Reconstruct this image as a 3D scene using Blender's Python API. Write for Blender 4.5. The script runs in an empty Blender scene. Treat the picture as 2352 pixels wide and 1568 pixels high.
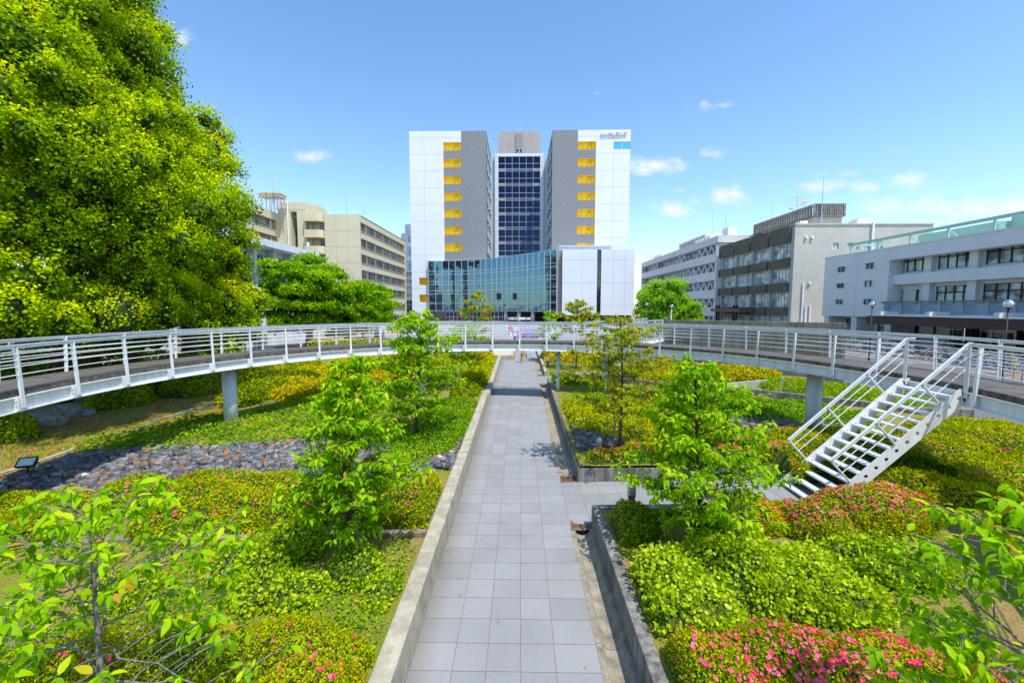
import bpy, math, random
import numpy as np
from math import sin, cos, pi, radians, sqrt, atan2
from mathutils import Vector, Matrix

SC = bpy.context.scene
COL = SC.collection
random.seed(7)
rng = np.random.default_rng(7)

# ------------------------------------------------------------------ camera model (metres; used to survey positions)
CAMZ = 5.0
YAW, PIT = radians(1.05), radians(4.6)
FPX, CXP, CYP = 980.0, 1176.0, 784.0
_fw = np.array([-sin(YAW) * cos(PIT), cos(YAW) * cos(PIT), -sin(PIT)])
_rt = np.array([cos(YAW), sin(YAW), 0.0])
_up = np.cross(_rt, _fw)

def _ray(x, y):
    return _fw + _rt * (x - CXP) / FPX - _up * (y - CYP) / FPX

def G(x, y, z):
    r = _ray(x, y)
    t = (z - CAMZ) / r[2]
    return float(r[0] * t), float(r[1] * t)

def D(x, y, Y):
    r = _ray(x, y)
    t = Y / r[1]
    return float(r[0] * t), float(CAMZ + r[2] * t)

def DX(x, y, X):
    """point on the vertical plane X = const seen in direction (x, y): returns Y, z"""
    r = _ray(x, y)
    t = X / r[0]
    return float(r[1] * t), float(CAMZ + r[2] * t)

# ------------------------------------------------------------------ materials
MATS = {}

def _nt(name):
    m = bpy.data.materials.new(name)
    m.use_nodes = True
    nt = m.node_tree
    nt.nodes.clear()
    out = nt.nodes.new('ShaderNodeOutputMaterial')
    return m, nt, out

def _mixrgb(nt, a, b, fac, blend='MIX'):
    n = nt.nodes.new('ShaderNodeMix')
    n.data_type = 'RGBA'
    n.blend_type = blend
    n.clamp_factor = True
    for sock, v in ((n.inputs[0], fac), (n.inputs[6], a), (n.inputs[7], b)):
        if isinstance(v, (int, float)):
            sock.default_value = v
        elif isinstance(v, tuple):
            sock.default_value = v if len(v) == 4 else (*v, 1)
        else:
            nt.links.new(v, sock)
    return n.outputs[2]

def _noise(nt, vec, scale, detail=4, rough=.55):
    n = nt.nodes.new('ShaderNodeTexNoise')
    n.inputs['Scale'].default_value = scale
    n.inputs['Detail'].default_value = detail
    n.inputs['Roughness'].default_value = rough
    if vec is not None:
        nt.links.new(vec, n.inputs['Vector'])
    return n.outputs['Fac']

def _ramp(nt, fac, stops):
    n = nt.nodes.new('ShaderNodeValToRGB')
    e = n.color_ramp.elements
    while len(e) < len(stops):
        e.new(.5)
    for i, (p, c) in enumerate(stops):
        e[i].position = p
        e[i].color = c if len(c) == 4 else (*c, 1)
    nt.links.new(fac, n.inputs[0])
    return n.outputs[0]

def _pos(nt, scale=(1, 1, 1)):
    g = nt.nodes.new('ShaderNodeNewGeometry')
    if scale == (1, 1, 1):
        return g.outputs['Position']
    m = nt.nodes.new('ShaderNodeVectorMath')
    m.operation = 'MULTIPLY'
    m.inputs[1].default_value = scale
    nt.links.new(g.outputs['Position'], m.inputs[0])
    return m.outputs[0]

def mat(name, col, rough=.7, metal=0., var=.12, scale=3., streak=0., bump=0., dirt=None, fine=0., spec=.5, coat=0.):
    """plain surface with large-scale variation, optional vertical streaks, dirt colour and fine grain"""
    if name in MATS:
        return MATS[name]
    m, nt, out = _nt(name)
    b = nt.nodes.new('ShaderNodeBsdfPrincipled')
    pos = _pos(nt)
    c = (*col, 1)
    lo = tuple(max(0, v * (1 - var)) for v in col)
    hi = tuple(min(1, v * (1 + var)) for v in col)
    f = _noise(nt, pos, scale)
    f = _ramp(nt, f, [(.3, (0, 0, 0)), (.7, (1, 1, 1))])
    o = _mixrgb(nt, lo, hi, f)
    if fine:
        g = _noise(nt, pos, 90., 2)
        g = _ramp(nt, g, [(.35, (1 - fine,) * 3), (.65, (1 + fine,) * 3)])
        o = _mixrgb(nt, o, g, 1., 'MULTIPLY')
    if streak:
        sv = _pos(nt, (5., 5., .35))
        s = _noise(nt, sv, 1.6, 5, .7)
        s = _ramp(nt, s, [(.42, (1, 1, 1)), (.68, (0, 0, 0))])
        d = dirt or tuple(v * .35 for v in col)
        inv = nt.nodes.new('ShaderNodeMath')
        inv.operation = 'SUBTRACT'
        inv.inputs[0].default_value = 1.
        nt.links.new(s, inv.inputs[1])
        mul = nt.nodes.new('ShaderNodeMath')
        mul.operation = 'MULTIPLY'
        mul.inputs[1].default_value = streak
        nt.links.new(inv.outputs[0], mul.inputs[0])
        o = _mixrgb(nt, o, d, mul.outputs[0])
    nt.links.new(o, b.inputs['Base Color'])
    b.inputs['Roughness'].default_value = rough
    b.inputs['Metallic'].default_value = metal
    b.inputs['Specular IOR Level'].default_value = spec
    b.inputs['Coat Weight'].default_value = coat
    if bump:
        bn = nt.nodes.new('ShaderNodeBump')
        bn.inputs['Strength'].default_value = bump
        bn.inputs['Distance'].default_value = .02
        nt.links.new(_noise(nt, pos, 40., 5, .7), bn.inputs['Height'])
        nt.links.new(bn.outputs[0], b.inputs['Normal'])
    nt.links.new(b.outputs[0], out.inputs[0])
    MATS[name] = m
    return m

def foliage(name, stops, transl=.35, gloss=.06, rough=.4):
    """leaf surface: colour by the mesh attribute 'tint'"""
    if name in MATS:
        return MATS[name]
    m, nt, out = _nt(name)
    a = nt.nodes.new('ShaderNodeAttribute')
    a.attribute_name = 'tint'
    c = _ramp(nt, a.outputs['Fac'], stops)
    d = nt.nodes.new('ShaderNodeBsdfDiffuse')
    t = nt.nodes.new('ShaderNodeBsdfTranslucent')
    g = nt.nodes.new('ShaderNodeBsdfGlossy')
    g.inputs['Roughness'].default_value = rough
    g.inputs['Color'].default_value = (.9, 1, .8, 1)
    nt.links.new(c, d.inputs[0])
    tc = _mixrgb(nt, c, (.95, 1., .25), 1., 'MULTIPLY')
    tc2 = _mixrgb(nt, tc, (1.5, 1.5, 1.2), 1., 'MULTIPLY')
    nt.links.new(tc2, t.inputs[0])
    m1 = nt.nodes.new('ShaderNodeMixShader')
    m1.inputs[0].default_value = transl
    nt.links.new(d.outputs[0], m1.inputs[1])
    nt.links.new(t.outputs[0], m1.inputs[2])
    m2 = nt.nodes.new('ShaderNodeMixShader')
    m2.inputs[0].default_value = gloss
    nt.links.new(m1.outputs[0], m2.inputs[1])
    nt.links.new(g.outputs[0], m2.inputs[2])
    nt.links.new(m2.outputs[0], out.inputs[0])
    MATS[name] = m
    return m

# ------------------------------------------------------------------ object helpers
ORG = {}

def tag(o, label=None, cat=None, group=None, kind=None):
    if label: o['label'] = label
    if cat: o['category'] = cat
    if group: o['group'] = group
    if kind: o['kind'] = kind
    return o

def thing(name, label, cat, loc=(0, 0, 0), rz=0., group=None):
    o = bpy.data.objects.new(name, None)
    o.empty_display_size = .2
    COL.objects.link(o)
    o.location = loc
    o.rotation_euler = (0, 0, rz)
    ORG[o.name] = Vector(loc)
    return tag(o, label, cat, group)

def org(parent):
    return ORG.get(parent.name, Vector((0, 0, 0))) if parent is not None else Vector((0, 0, 0))

def link(name, me, parent=None):
    o = bpy.data.objects.new(name, me)
    COL.objects.link(o)
    if parent is not None:
        o.parent = parent
        ORG[o.name] = org(parent)
    return o

def copy_tree(o, parent=None):
    c = o.copy()
    COL.objects.link(c)
    c.parent = parent
    for ch in list(o.children):
        copy_tree(ch, c)
    return c

class MB:
    """collects shapes and links them as ONE mesh object"""
    def __init__(s):
        s.v = []; s.f = []; s.m = []
    def add(s, vs, fs, m=0):
        n = len(s.v)
        s.v.extend([tuple(v) for v in vs])
        s.f.extend([tuple(i + n for i in f) for f in fs])
        s.m.extend([m] * len(fs))
        return s
    def quad(s, a, b, c, d, m=0):
        return s.add([a, b, c, d], [(0, 1, 2, 3)], m)
    def box(s, x0, x1, y0, y1, z0, z1, m=0):
        v = [(x0, y0, z0), (x1, y0, z0), (x1, y1, z0), (x0, y1, z0), (x0, y0, z1), (x1, y0, z1), (x1, y1, z1), (x0, y1, z1)]
        return s.add(v, [(0, 3, 2, 1), (4, 5, 6, 7), (0, 1, 5, 4), (1, 2, 6, 5), (2, 3, 7, 6), (3, 0, 4, 7)], m)
    def fbox(s, F, u0, u1, v0, v1, n0, n1, m=0):
        """box in a frame F = (origin, u, v, n)"""
        o, u, v, n = F
        P = [o + u * a + v * b + n * c for c in (n0, n1) for b in (v0, v1) for a in (u0, u1)]
        return s.add(P, [(0, 2, 3, 1), (4, 5, 7, 6), (0, 1, 5, 4), (1, 3, 7, 5), (3, 2, 6, 7), (2, 0, 4, 6)], m)
    def bar(s, p, q, w, h, m=0, up=(0, 0, 1)):
        p, q = Vector(p), Vector(q)
        d = (q - p).normalized()
        sd = d.cross(Vector(up))
        if sd.length < 1e-4:
            sd = d.cross(Vector((0, 1, 0)))
        sd.normalize()
        u = sd.cross(d)
        P = []
        for e in (p, q):
            for a, b in ((-1, -1), (1, -1), (1, 1), (-1, 1)):
                P.append(e + sd * a * w / 2 + u * b * h / 2)
        return s.add(P, [(0, 1, 2, 3), (7, 6, 5, 4), (0, 4, 5, 1), (1, 5, 6, 2), (2, 6, 7, 3), (3, 7, 4, 0)], m)
    def tube(s, pts, r, n=6, m=0, cap=True):
        pts = [Vector(p) for p in pts]
        k = len(pts)
        rs = r if isinstance(r, (list, tuple)) else [r] * k
        P = []
        prev = None
        for i, p in enumerate(pts):
            d = (pts[min(i + 1, k - 1)] - pts[max(i - 1, 0)])
            if d.length < 1e-9: d = Vector((0, 0, 1))
            d.normalize()
            if prev is None:
                a = d.cross(Vector((0, 0, 1)))
                if a.length < .05: a = d.cross(Vector((1, 0, 0)))
            else:
                a = prev - d * prev.dot(d)
                if a.length < 1e-5: a = d.cross(Vector((1, 0, 0)))
            a.normalize(); prev = a
            b = d.cross(a)
            for j in range(n):
                t = 2 * pi * j / n
                P.append(p + (a * cos(t) + b * sin(t)) * rs[i])
        F = []
        for i in range(k - 1):
            for j in range(n):
                F.append((i * n + j, i * n + (j + 1) % n, (i + 1) * n + (j + 1) % n, (i + 1) * n + j))
        if cap:
            F.append(tuple(range(n - 1, -1, -1)))
            F.append(tuple((k - 1) * n + j for j in range(n)))
        return s.add(P, F, m)
    def lathe(s, prof, c=(0, 0, 0), n=16, m=0):
        P = []; F = []
        for r, z in prof:
            for j in range(n):
                t = 2 * pi * j / n
                P.append((c[0] + r * cos(t), c[1] + r * sin(t), c[2] + z))
        for i in range(len(prof) - 1):
            for j in range(n):
                F.append((i * n + j, i * n + (j + 1) % n, (i + 1) * n + (j + 1) % n, (i + 1) * n + j))
        F.append(tuple(range(n - 1, -1, -1)))
        F.append(tuple((len(prof) - 1) * n + j for j in range(n)))
        return s.add(P, F, m)
    def prism(s, poly, z0, z1, m=0):
        n = len(poly)
        P = [(x, y, z0) for x, y in poly] + [(x, y, z1) for x, y in poly]
        F = [tuple(range(n - 1, -1, -1)), tuple(range(n, 2 * n))]
        F += [(i, (i + 1) % n, n + (i + 1) % n, n + i) for i in range(n)]
        return s.add(P, F, m)
    def fprism(s, F0, poly, n0, n1, m=0):
        """polygon (u, v) in the frame, extruded along n"""
        o, u, v, n = F0
        k = len(poly)
        P = [o + u * a + v * b + n * n0 for a, b in poly] + [o + u * a + v * b + n * n1 for a, b in poly]
        F = [tuple(range(k - 1, -1, -1)), tuple(range(k, 2 * k))]
        F += [(i, (i + 1) % k, k + (i + 1) % k, k + i) for i in range(k)]
        return s.add(P, F, m)
    def build(s, name, mats, parent=None, smooth=False, bevel=0.):
        me = bpy.data.meshes.new(name)
        o0 = org(parent)
        me.from_pydata([(v[0] - o0.x, v[1] - o0.y, v[2] - o0.z) for v in s.v], [], s.f)
        if not isinstance(mats, (list, tuple)): mats = [mats]
        for m in mats: me.materials.append(m)
        if len(mats) > 1:
            me.polygons.foreach_set('material_index', s.m)
        if smooth:
            me.polygons.foreach_set('use_smooth', [True] * len(me.polygons))
        me.update()
        ob = link(name, me, parent)
        if bevel:
            md = ob.modifiers.new('bevel', 'BEVEL')
            md.width = bevel; md.segments = 2; md.limit_method = 'ANGLE'
        return ob

def npmesh(name, V, F, mats, parent=None, tint=None, smooth=False, midx=None):
    """V (n,3), F (m,k) uniform polygons"""
    me = bpy.data.meshes.new(name)
    o0 = org(parent)
    V = np.asarray(V, dtype=np.float32) - np.array(o0, dtype=np.float32)
    F = np.asarray(F, dtype=np.int32)
    k = F.shape[1]
    me.vertices.add(len(V)); me.vertices.foreach_set('co', V.ravel())
    me.loops.add(F.size); me.loops.foreach_set('vertex_index', F.ravel())
    me.polygons.add(len(F))
    me.polygons.foreach_set('loop_start', np.arange(0, F.size, k, dtype=np.int32))
    me.polygons.foreach_set('loop_total', np.full(len(F), k, dtype=np.int32))
    if smooth:
        me.polygons.foreach_set('use_smooth', np.ones(len(F), dtype=bool))
    if not isinstance(mats, (list, tuple)): mats = [mats]
    for m in mats: me.materials.append(m)
    if midx is not None:
        me.polygons.foreach_set('material_index', np.asarray(midx, dtype=np.int32))
    me.update(calc_edges=True)
    me.validate()
    if tint is not None:
        a = me.attributes.new('tint', 'FLOAT', 'POINT')
        a.data.foreach_set('value', np.asarray(tint, dtype=np.float32))
    return link(name, me, parent)

def unit(a):
    return a / np.maximum(np.linalg.norm(a, axis=1, keepdims=True), 1e-9)

# leaf templates: (side, along, normal) in leaf lengths; triangles
T_SMALL = (np.array([[0, 0, 0], [.36, .5, .06], [0, 1, 0], [-.36, .5, .06]]), np.array([[0, 1, 2, 3]]))
T_ROUND = (np.array([[0, 0, 0], [.34, .3, .05], [.3, .72, .04], [0, 1, -.05], [-.3, .72, .04], [-.34, .3, .05]]),
           np.array([[0, 1, 2, 3], [0, 3, 4, 5]]))
T_LEAF = (np.array([[0, 0, 0], [.17, .2, .05], [0, .25, 0], [-.17, .2, .05], [.23, .48, .05], [0, .55, -.01], [-.23, .48, .05],
                    [.13, .8, -.03], [0, .82, -.08], [-.13, .8, -.03], [0, 1.02, -.18]]),
          np.array([[0, 1, 2, 2], [0, 2, 3, 3], [1, 4, 5, 2], [2, 5, 6, 3], [4, 7, 8, 5], [5, 8, 9, 6], [7, 10, 8, 8], [8, 10, 9, 9]]))
T_FLOWER = None

def leaves(name, P, Nn, Dr, size, tint, mt, parent, tmpl=T_SMALL, smooth=False):
    tv, tf = tmpl
    n = len(P)
    Dr = unit(Dr)
    Nn = unit(Nn - Dr * (Nn * Dr).sum(1, keepdims=True))
    S = np.cross(Dr, Nn)
    size = np.broadcast_to(np.asarray(size), (n,))
    V = P[:, None, :] + size[:, None, None] * (tv[None, :, 0:1] * S[:, None, :] + tv[None, :, 1:2] * Dr[:, None, :] + tv[None, :, 2:3] * Nn[:, None, :])
    k = len(tv)
    if (tf[:, -1] == tf[:, -2]).any():     # template with triangles: split all to triangles
        tris = []
        for q in tf:
            tris.append(q[:3])
            if q[3] != q[2]: tris.append([q[0], q[2], q[3]])
        tf = np.array(tris)
    F = (np.arange(n)[:, None, None] * k + tf[None]).reshape(-1, tf.shape[1])
    T = np.repeat(np.broadcast_to(tint, (n,)), k)
    return npmesh(name, V.reshape(-1, 3), F, mt, parent, tint=T, smooth=smooth)

def rand_dirs(n, zmin=-1.):
    z = rng.uniform(zmin, 1, n)
    a = rng.uniform(0, 2 * pi, n)
    r = np.sqrt(1 - z * z)
    return np.c_[r * np.cos(a), r * np.sin(a), z]

def text_obj(body, size, F, m, name, parent, depth=.02, bold=0., mirror=False, align='CENTER'):
    """lettering as a mesh in the frame F (origin, u, v, n)"""
    cu = bpy.data.curves.new(name, 'FONT')
    cu.body = body; cu.size = size; cu.extrude = depth; cu.offset = bold
    cu.align_x = align; cu.align_y = 'CENTER'
    tmp = bpy.data.objects.new('tmp_text', cu)
    COL.objects.link(tmp)
    dg = bpy.context.evaluated_depsgraph_get()
    dg.update()
    me = bpy.data.meshes.new_from_object(tmp.evaluated_get(dg))
    bpy.data.objects.remove(tmp)
    o, u, v, n = F
    o0 = org(parent)
    for vt in me.vertices:
        c = vt.co
        x = -c.x if mirror else c.x
        vt.co = o + u * x + v * c.y + n * c.z - o0
    me.name = name
    me.materials.clear(); me.materials.append(m)
    return link(name, me, parent)

def frame(o, u, n):
    u = Vector(u).normalized(); n = Vector(n).normalized()
    return (Vector(o), u, Vector((0, 0, 1)), n)
# ------------------------------------------------------------------ shared materials
M = {}
M['white_paint'] = mat('white painted steel', (.82, .83, .84), .38, var=.05, scale=2., streak=.30, dirt=(.46, .36, .25), fine=.05)
M['deck'] = mat('deck asphalt', (.105, .095, .082), .9, var=.35, scale=2.2, bump=.6, fine=.35)
M['slab_edge'] = mat('weathered slab edge', (.13, .115, .09), .95, var=.5, scale=6., streak=.6, dirt=(.02, .018, .015), bump=.8)
M['column'] = mat('pale column paint', (.62, .68, .70), .5, var=.05, scale=1.5, streak=.12, dirt=(.4, .4, .36))
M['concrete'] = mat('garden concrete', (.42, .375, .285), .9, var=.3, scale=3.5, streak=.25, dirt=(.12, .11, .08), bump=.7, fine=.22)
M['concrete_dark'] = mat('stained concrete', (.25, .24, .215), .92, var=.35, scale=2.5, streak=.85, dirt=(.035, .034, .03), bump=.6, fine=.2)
M['concrete_tall'] = mat('board concrete', (.24, .215, .165), .9, var=.22, scale=1.2, streak=.7, dirt=(.06, .055, .045), bump=.5, fine=.15)
M['concrete_low'] = mat('pale concrete', (.36, .38, .37), .9, var=.2, scale=1.5, streak=.3, dirt=(.15, .15, .13), bump=.4)
M['gutter'] = mat('gutter concrete', (.30, .265, .20), .92, var=.35, scale=5., streak=0., bump=.9, fine=.35)
M['dark_steel'] = mat('dark steel', (.03, .03, .033), .45, .6, var=.2)
M['rust_grate'] = mat('rusty grate', (.16, .085, .05), .8, .3, var=.4, scale=20.)
M['timber'] = mat('weathered timber', (.26, .21, .15), .9, var=.4, scale=8., bump=.8)
M['bark'] = mat('brown bark', (.075, .05, .035), .95, var=.5, scale=14., bump=1.)
M['bark_grey'] = mat('grey bark', (.24, .215, .19), .9, var=.35, scale=18., bump=.8)
M['yellow'] = mat('yellow wall', (.95, .66, .008), .6, var=.05)
M['black_glass'] = mat('dark glass', (.012, .016, .026), .05, 0, var=.3, spec=.8)
M['mullion'] = mat('aluminium', (.50, .53, .56), .4, .5, var=.08)
M['frame_dark'] = mat('dark window frame', (.02, .018, .018), .4, .3, var=.2)
M['chrome'] = mat('mirror globe', (.85, .87, .9), .06, 1., var=.02)
M['brown_canopy'] = mat('brown canopy', (.045, .028, .022), .5, .1, var=.15)
M['rubber'] = mat('black rubber', (.015, .015, .016), .7, var=.2)
M['rock'] = mat('garden boulder', (.24, .22, .19), .95, var=.5, scale=5., bump=1.2)

def window_glass(name, tint, rough=.04, curtain=.0):
    if name in MATS: return MATS[name]
    m, nt, out = _nt(name)
    b = nt.nodes.new('ShaderNodeBsdfPrincipled')
    pos = _pos(nt, (.6, .6, .9))
    n = nt.nodes.new('ShaderNodeTexNoise'); n.inputs['Scale'].default_value = .9; n.inputs['Detail'].default_value = 3
    nt.links.new(pos, n.inputs['Vector'])
    c = _ramp(nt, n.outputs['Fac'], [(.42, tuple(v * .5 for v in tint)), (.58, tuple(min(1, v * (1.2 + curtain * 4)) for v in tint))])
    nt.links.new(c, b.inputs['Base Color'])
    b.inputs['Roughness'].default_value = rough
    b.inputs['Specular IOR Level'].default_value = .9
    nt.links.new(b.outputs[0], out.inputs[0])
    MATS[name] = m
    return m
M['glass'] = window_glass('office glass', (.05, .06, .065), .06, .6)
M['glass_green'] = window_glass('curtained glass', (.30, .37, .35), .05, .2)

def coated_glass(name, col, metal=.75, wob=.02):
    m, nt, out = _nt(name)
    b = nt.nodes.new('ShaderNodeBsdfPrincipled')
    b.inputs['Base Color'].default_value = (*col, 1)
    b.inputs['Metallic'].default_value = metal
    b.inputs['Roughness'].default_value = .02
    bn = nt.nodes.new('ShaderNodeBump')
    bn.inputs['Strength'].default_value = 1.
    bn.inputs['Distance'].default_value = wob
    nt.links.new(_noise(nt, _pos(nt, (.5, .5, .35)), 1., 2), bn.inputs['Height'])
    nt.links.new(bn.outputs[0], b.inputs['Normal'])
    nt.links.new(b.outputs[0], out.inputs[0])
    MATS[name] = m
    return m
M['hall_glass'] = coated_glass('blue coated glass', (.08, .17, .235), .93, .03)
M['sky_glass'] = coated_glass('cyan mirror glass', (.22, .62, .80), .9, .01)
M['tower_glass'] = coated_glass('dark curtain glass', (.014, .026, .06), .93, .02)

# leaves
M['azalea'] = foliage('azalea leaves', [(0, (.05, .10, .003)), (.3, (.20, .30, .003)), (.65, (.46, .52, .003)), (.93, (.66, .56, .006)), (1, (.66, .26, .02))], .28, .003, .5)
M['azalea_gold'] = foliage('golden azalea leaves', [(0, (.05, .09, .004)), (.3, (.34, .38, .003)), (.65, (.66, .56, .005)), (.88, (.62, .42, .012)), (1, (.62, .18, .02))], .28, .003, .5)
M['privet'] = foliage('privet leaves', [(0, (.04, .10, .004)), (.35, (.24, .40, .004)), (.7, (.52, .64, .008)), (1, (.70, .72, .08))], .32, .010, .4)
M['cover'] = foliage('ground cover leaves', [(0, (.04, .10, .004)), (.4, (.15, .34, .006)), (.75, (.32, .50, .01)), (.95, (.52, .50, .02)), (1, (.45, .20, .03))], .3, .003)
M['grass'] = foliage('lawn blades', [(0, (.08, .15, .006)), (.5, (.24, .36, .006)), (1, (.50, .52, .012))], .3, .003)
M['dogwood'] = foliage('dogwood leaves', [(0, (.06, .17, .003)), (.4, (.20, .42, .003)), (.8, (.42, .64, .003)), (.96, (.62, .70, .006)), (1, (.50, .30, .03))], .42, .006, .5)
M['dogwood_bronze'] = foliage('bronze dogwood leaves', [(0, (.06, .14, .004)), (.35, (.22, .38, .006)), (.65, (.42, .46, .01)), (.85, (.55, .36, .015)), (1, (.52, .14, .015))], .4, .006, .5)
M['camphor'] = foliage('camphor leaves', [(0, (.03, .07, .003)), (.3, (.12, .24, .003)), (.6, (.42, .58, .003)), (.85, (.70, .76, .004)), (1, (.78, .70, .01))], .33, .003)
M['cherry'] = foliage('cherry leaves', [(0, (.02, .08, .004)), (.4, (.13, .30, .003)), (.8, (.30, .52, .004)), (1, (.40, .56, .012))], .38, .003)
M['ginkgo'] = foliage('ginkgo leaves', [(0, (.05, .14, .004)), (.5, (.20, .44, .006)), (1, (.42, .62, .012))], .45, .03)
M['petal'] = foliage('pink petals', [(0, (.85, .03, .08)), (.5, (.97, .07, .22)), (1, (1., .24, .42))], .35, .02)
M['twigs'] = mat('hedge twigs', (.055, .085, .006), .95, var=.85, scale=34., fine=.5)
# ------------------------------------------------------------------ terrain
def zp(Y):
    return min(-.3 + .0225 * Y, .456)
PLZ = .45
def soil(x, y):
    b = np.clip(.2 + .0225 * np.asarray(y, dtype=float), .1, .56)
    x = np.asarray(x, dtype=float)
    out = np.clip((np.abs(x) - 19.) / 8., 0, 1)
    return b + .06 * np.sin(x * .9 + y * .4) * np.sin(y * .7 - x * .3) * np.clip((np.abs(x) - 2.2) / 2., 0, 1) + .25 * out * (x < 0)

def soil_mat():
    m, nt, out = _nt('garden soil')
    b = nt.nodes.new('ShaderNodeBsdfPrincipled')
    pos = _pos(nt)
    a = _noise(nt, pos, 1.1, 4)
    c1 = _ramp(nt, a, [(.38, (.34, .23, .09)), (.48, (.27, .25, .03)), (.62, (.19, .26, .008))])
    g = _noise(nt, pos, 38., 3, .7)
    g = _ramp(nt, g, [(.35, (.45, .45, .45)), (.65, (1.35, 1.3, 1.2))])
    o = _mixrgb(nt, c1, g, 1., 'MULTIPLY')
    l = nt.nodes.new('ShaderNodeTexVoronoi'); l.inputs['Scale'].default_value = 16.
    nt.links.new(pos, l.inputs['Vector'])
    lf = _ramp(nt, l.outputs['Distance'], [(.10, (1, 1, 1)), (.2, (0, 0, 0))])
    o = _mixrgb(nt, o, (.36, .15, .04), lf)
    nt.links.new(o, b.inputs['Base Color'])
    b.inputs['Roughness'].default_value = .95
    bn = nt.nodes.new('ShaderNodeBump'); bn.inputs['Strength'].default_value = .8; bn.inputs['Distance'].default_value = .04
    nt.links.new(_noise(nt, pos, 25., 6, .7), bn.inputs['Height'])
    nt.links.new(bn.outputs[0], b.inputs['Normal'])
    nt.links.new(b.outputs[0], out.inputs[0])
    return m
M['soil'] = soil_mat()

def grid_mat(name, col, line, bw, bh, mortar=.02, var=.12, rot=0.):
    m, nt, out = _nt(name)
    b = nt.nodes.new('ShaderNodeBsdfPrincipled')
    pos = _pos(nt)
    mp = nt.nodes.new('ShaderNodeMapping'); mp.inputs['Rotation'].default_value = (0, 0, rot)
    nt.links.new(pos, mp.inputs['Vector'])
    br = nt.nodes.new('ShaderNodeTexBrick')
    br.offset = 0.
    br.inputs['Scale'].default_value = 1.
    br.inputs['Brick Width'].default_value = bw
    br.inputs['Row Height'].default_value = bh
    br.inputs['Mortar Size'].default_value = mortar
    br.inputs['Color1'].default_value = (*[v * (1 - var) for v in col], 1)
    br.inputs['Color2'].default_value = (*[v * (1 + var) for v in col], 1)
    br.inputs['Mortar'].default_value = (*line, 1)
    nt.links.new(mp.outputs[0], br.inputs['Vector'])
    n = _ramp(nt, _noise(nt, pos, .35, 5), [(.3, (.85, .85, .85)), (.7, (1.12, 1.12, 1.12))])
    o = _mixrgb(nt, br.outputs['Color'], n, 1., 'MULTIPLY')
    nt.links.new(o, b.inputs['Base Color'])
    b.inputs['Roughness'].default_value = .85
    nt.links.new(b.outputs[0], out.inputs[0])
    MATS[name] = m
    return m
M['plaza'] = grid_mat('plaza paving', (.30, .305, .32), (.17, .17, .17), 1.5, 1.5, .05, .06, .6)
M['brick_walk'] = grid_mat('brick paving', (.42, .22, .12), (.3, .25, .2), .6, .3, .03, .25)
M['asphalt'] = mat('asphalt', (.145, .143, .14), .92, var=.14, scale=.8, bump=.4, fine=.15)
M['road_paint'] = mat('road paint', (.7, .7, .68), .8, var=.25, scale=6.)

def tile_mat():
    m, nt, out = _nt('granite paver')
    b = nt.nodes.new('ShaderNodeBsdfPrincipled')
    a = nt.nodes.new('ShaderNodeAttribute'); a.attribute_name = 'tint'
    c = _ramp(nt, a.outputs['Fac'], [(0, (.262, .264, .270)), (1, (.300, .302, .307))])
    pos = _pos(nt)
    g = _ramp(nt, _noise(nt, pos, 120., 2, .8), [(.35, (.82, .82, .82)), (.65, (1.16, 1.16, 1.16))])
    c = _mixrgb(nt, c, g, 1., 'MULTIPLY')
    s = _ramp(nt, _noise(nt, pos, .9, 5, .6), [(.35, (.93, .925, .915)), (.65, (1.04, 1.04, 1.04))])
    c = _mixrgb(nt, c, s, 1., 'MULTIPLY')
    s2 = _ramp(nt, _noise(nt, pos, 4.5, 9, .75), [(.30, (.72, .70, .66)), (.40, (1, 1, 1))])
    c = _mixrgb(nt, c, s2, 1., 'MULTIPLY')
    # darker and browner toward the left kerb
    sx = nt.nodes.new('ShaderNodeSeparateXYZ'); nt.links.new(pos, sx.inputs[0])
    mm = nt.nodes.new('ShaderNodeMapRange')
    mm.inputs['From Min'].default_value = -1.58; mm.inputs['From Max'].default_value = -1.2
    nt.links.new(sx.outputs['X'], mm.inputs['Value'])
    e = _ramp(nt, mm.outputs[0], [(0, (.72, .69, .63)), (1, (1, 1, 1))])
    c = _mixrgb(nt, c, e, 1., 'MULTIPLY')
    nt.links.new(c, b.inputs['Base Color'])
    b.inputs['Roughness'].default_value = .8
    bn = nt.nodes.new('ShaderNodeBump'); bn.inputs['Strength'].default_value = .25; bn.inputs['Distance'].default_value = .01
    nt.links.new(_noise(nt, pos, 150., 2), bn.inputs['Height']); nt.links.new(bn.outputs[0], b.inputs['Normal'])
    nt.links.new(b.outputs[0], out.inputs[0])
    return m
M['paver'] = tile_mat()
M['grout'] = mat('grout', (.17, .13, .075), .95, var=.35, scale=4.)

def struct(name, mb, m, smooth=False):
    o = mb.build(name, m, None, smooth)
    o['kind'] = 'structure'
    return o

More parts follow.
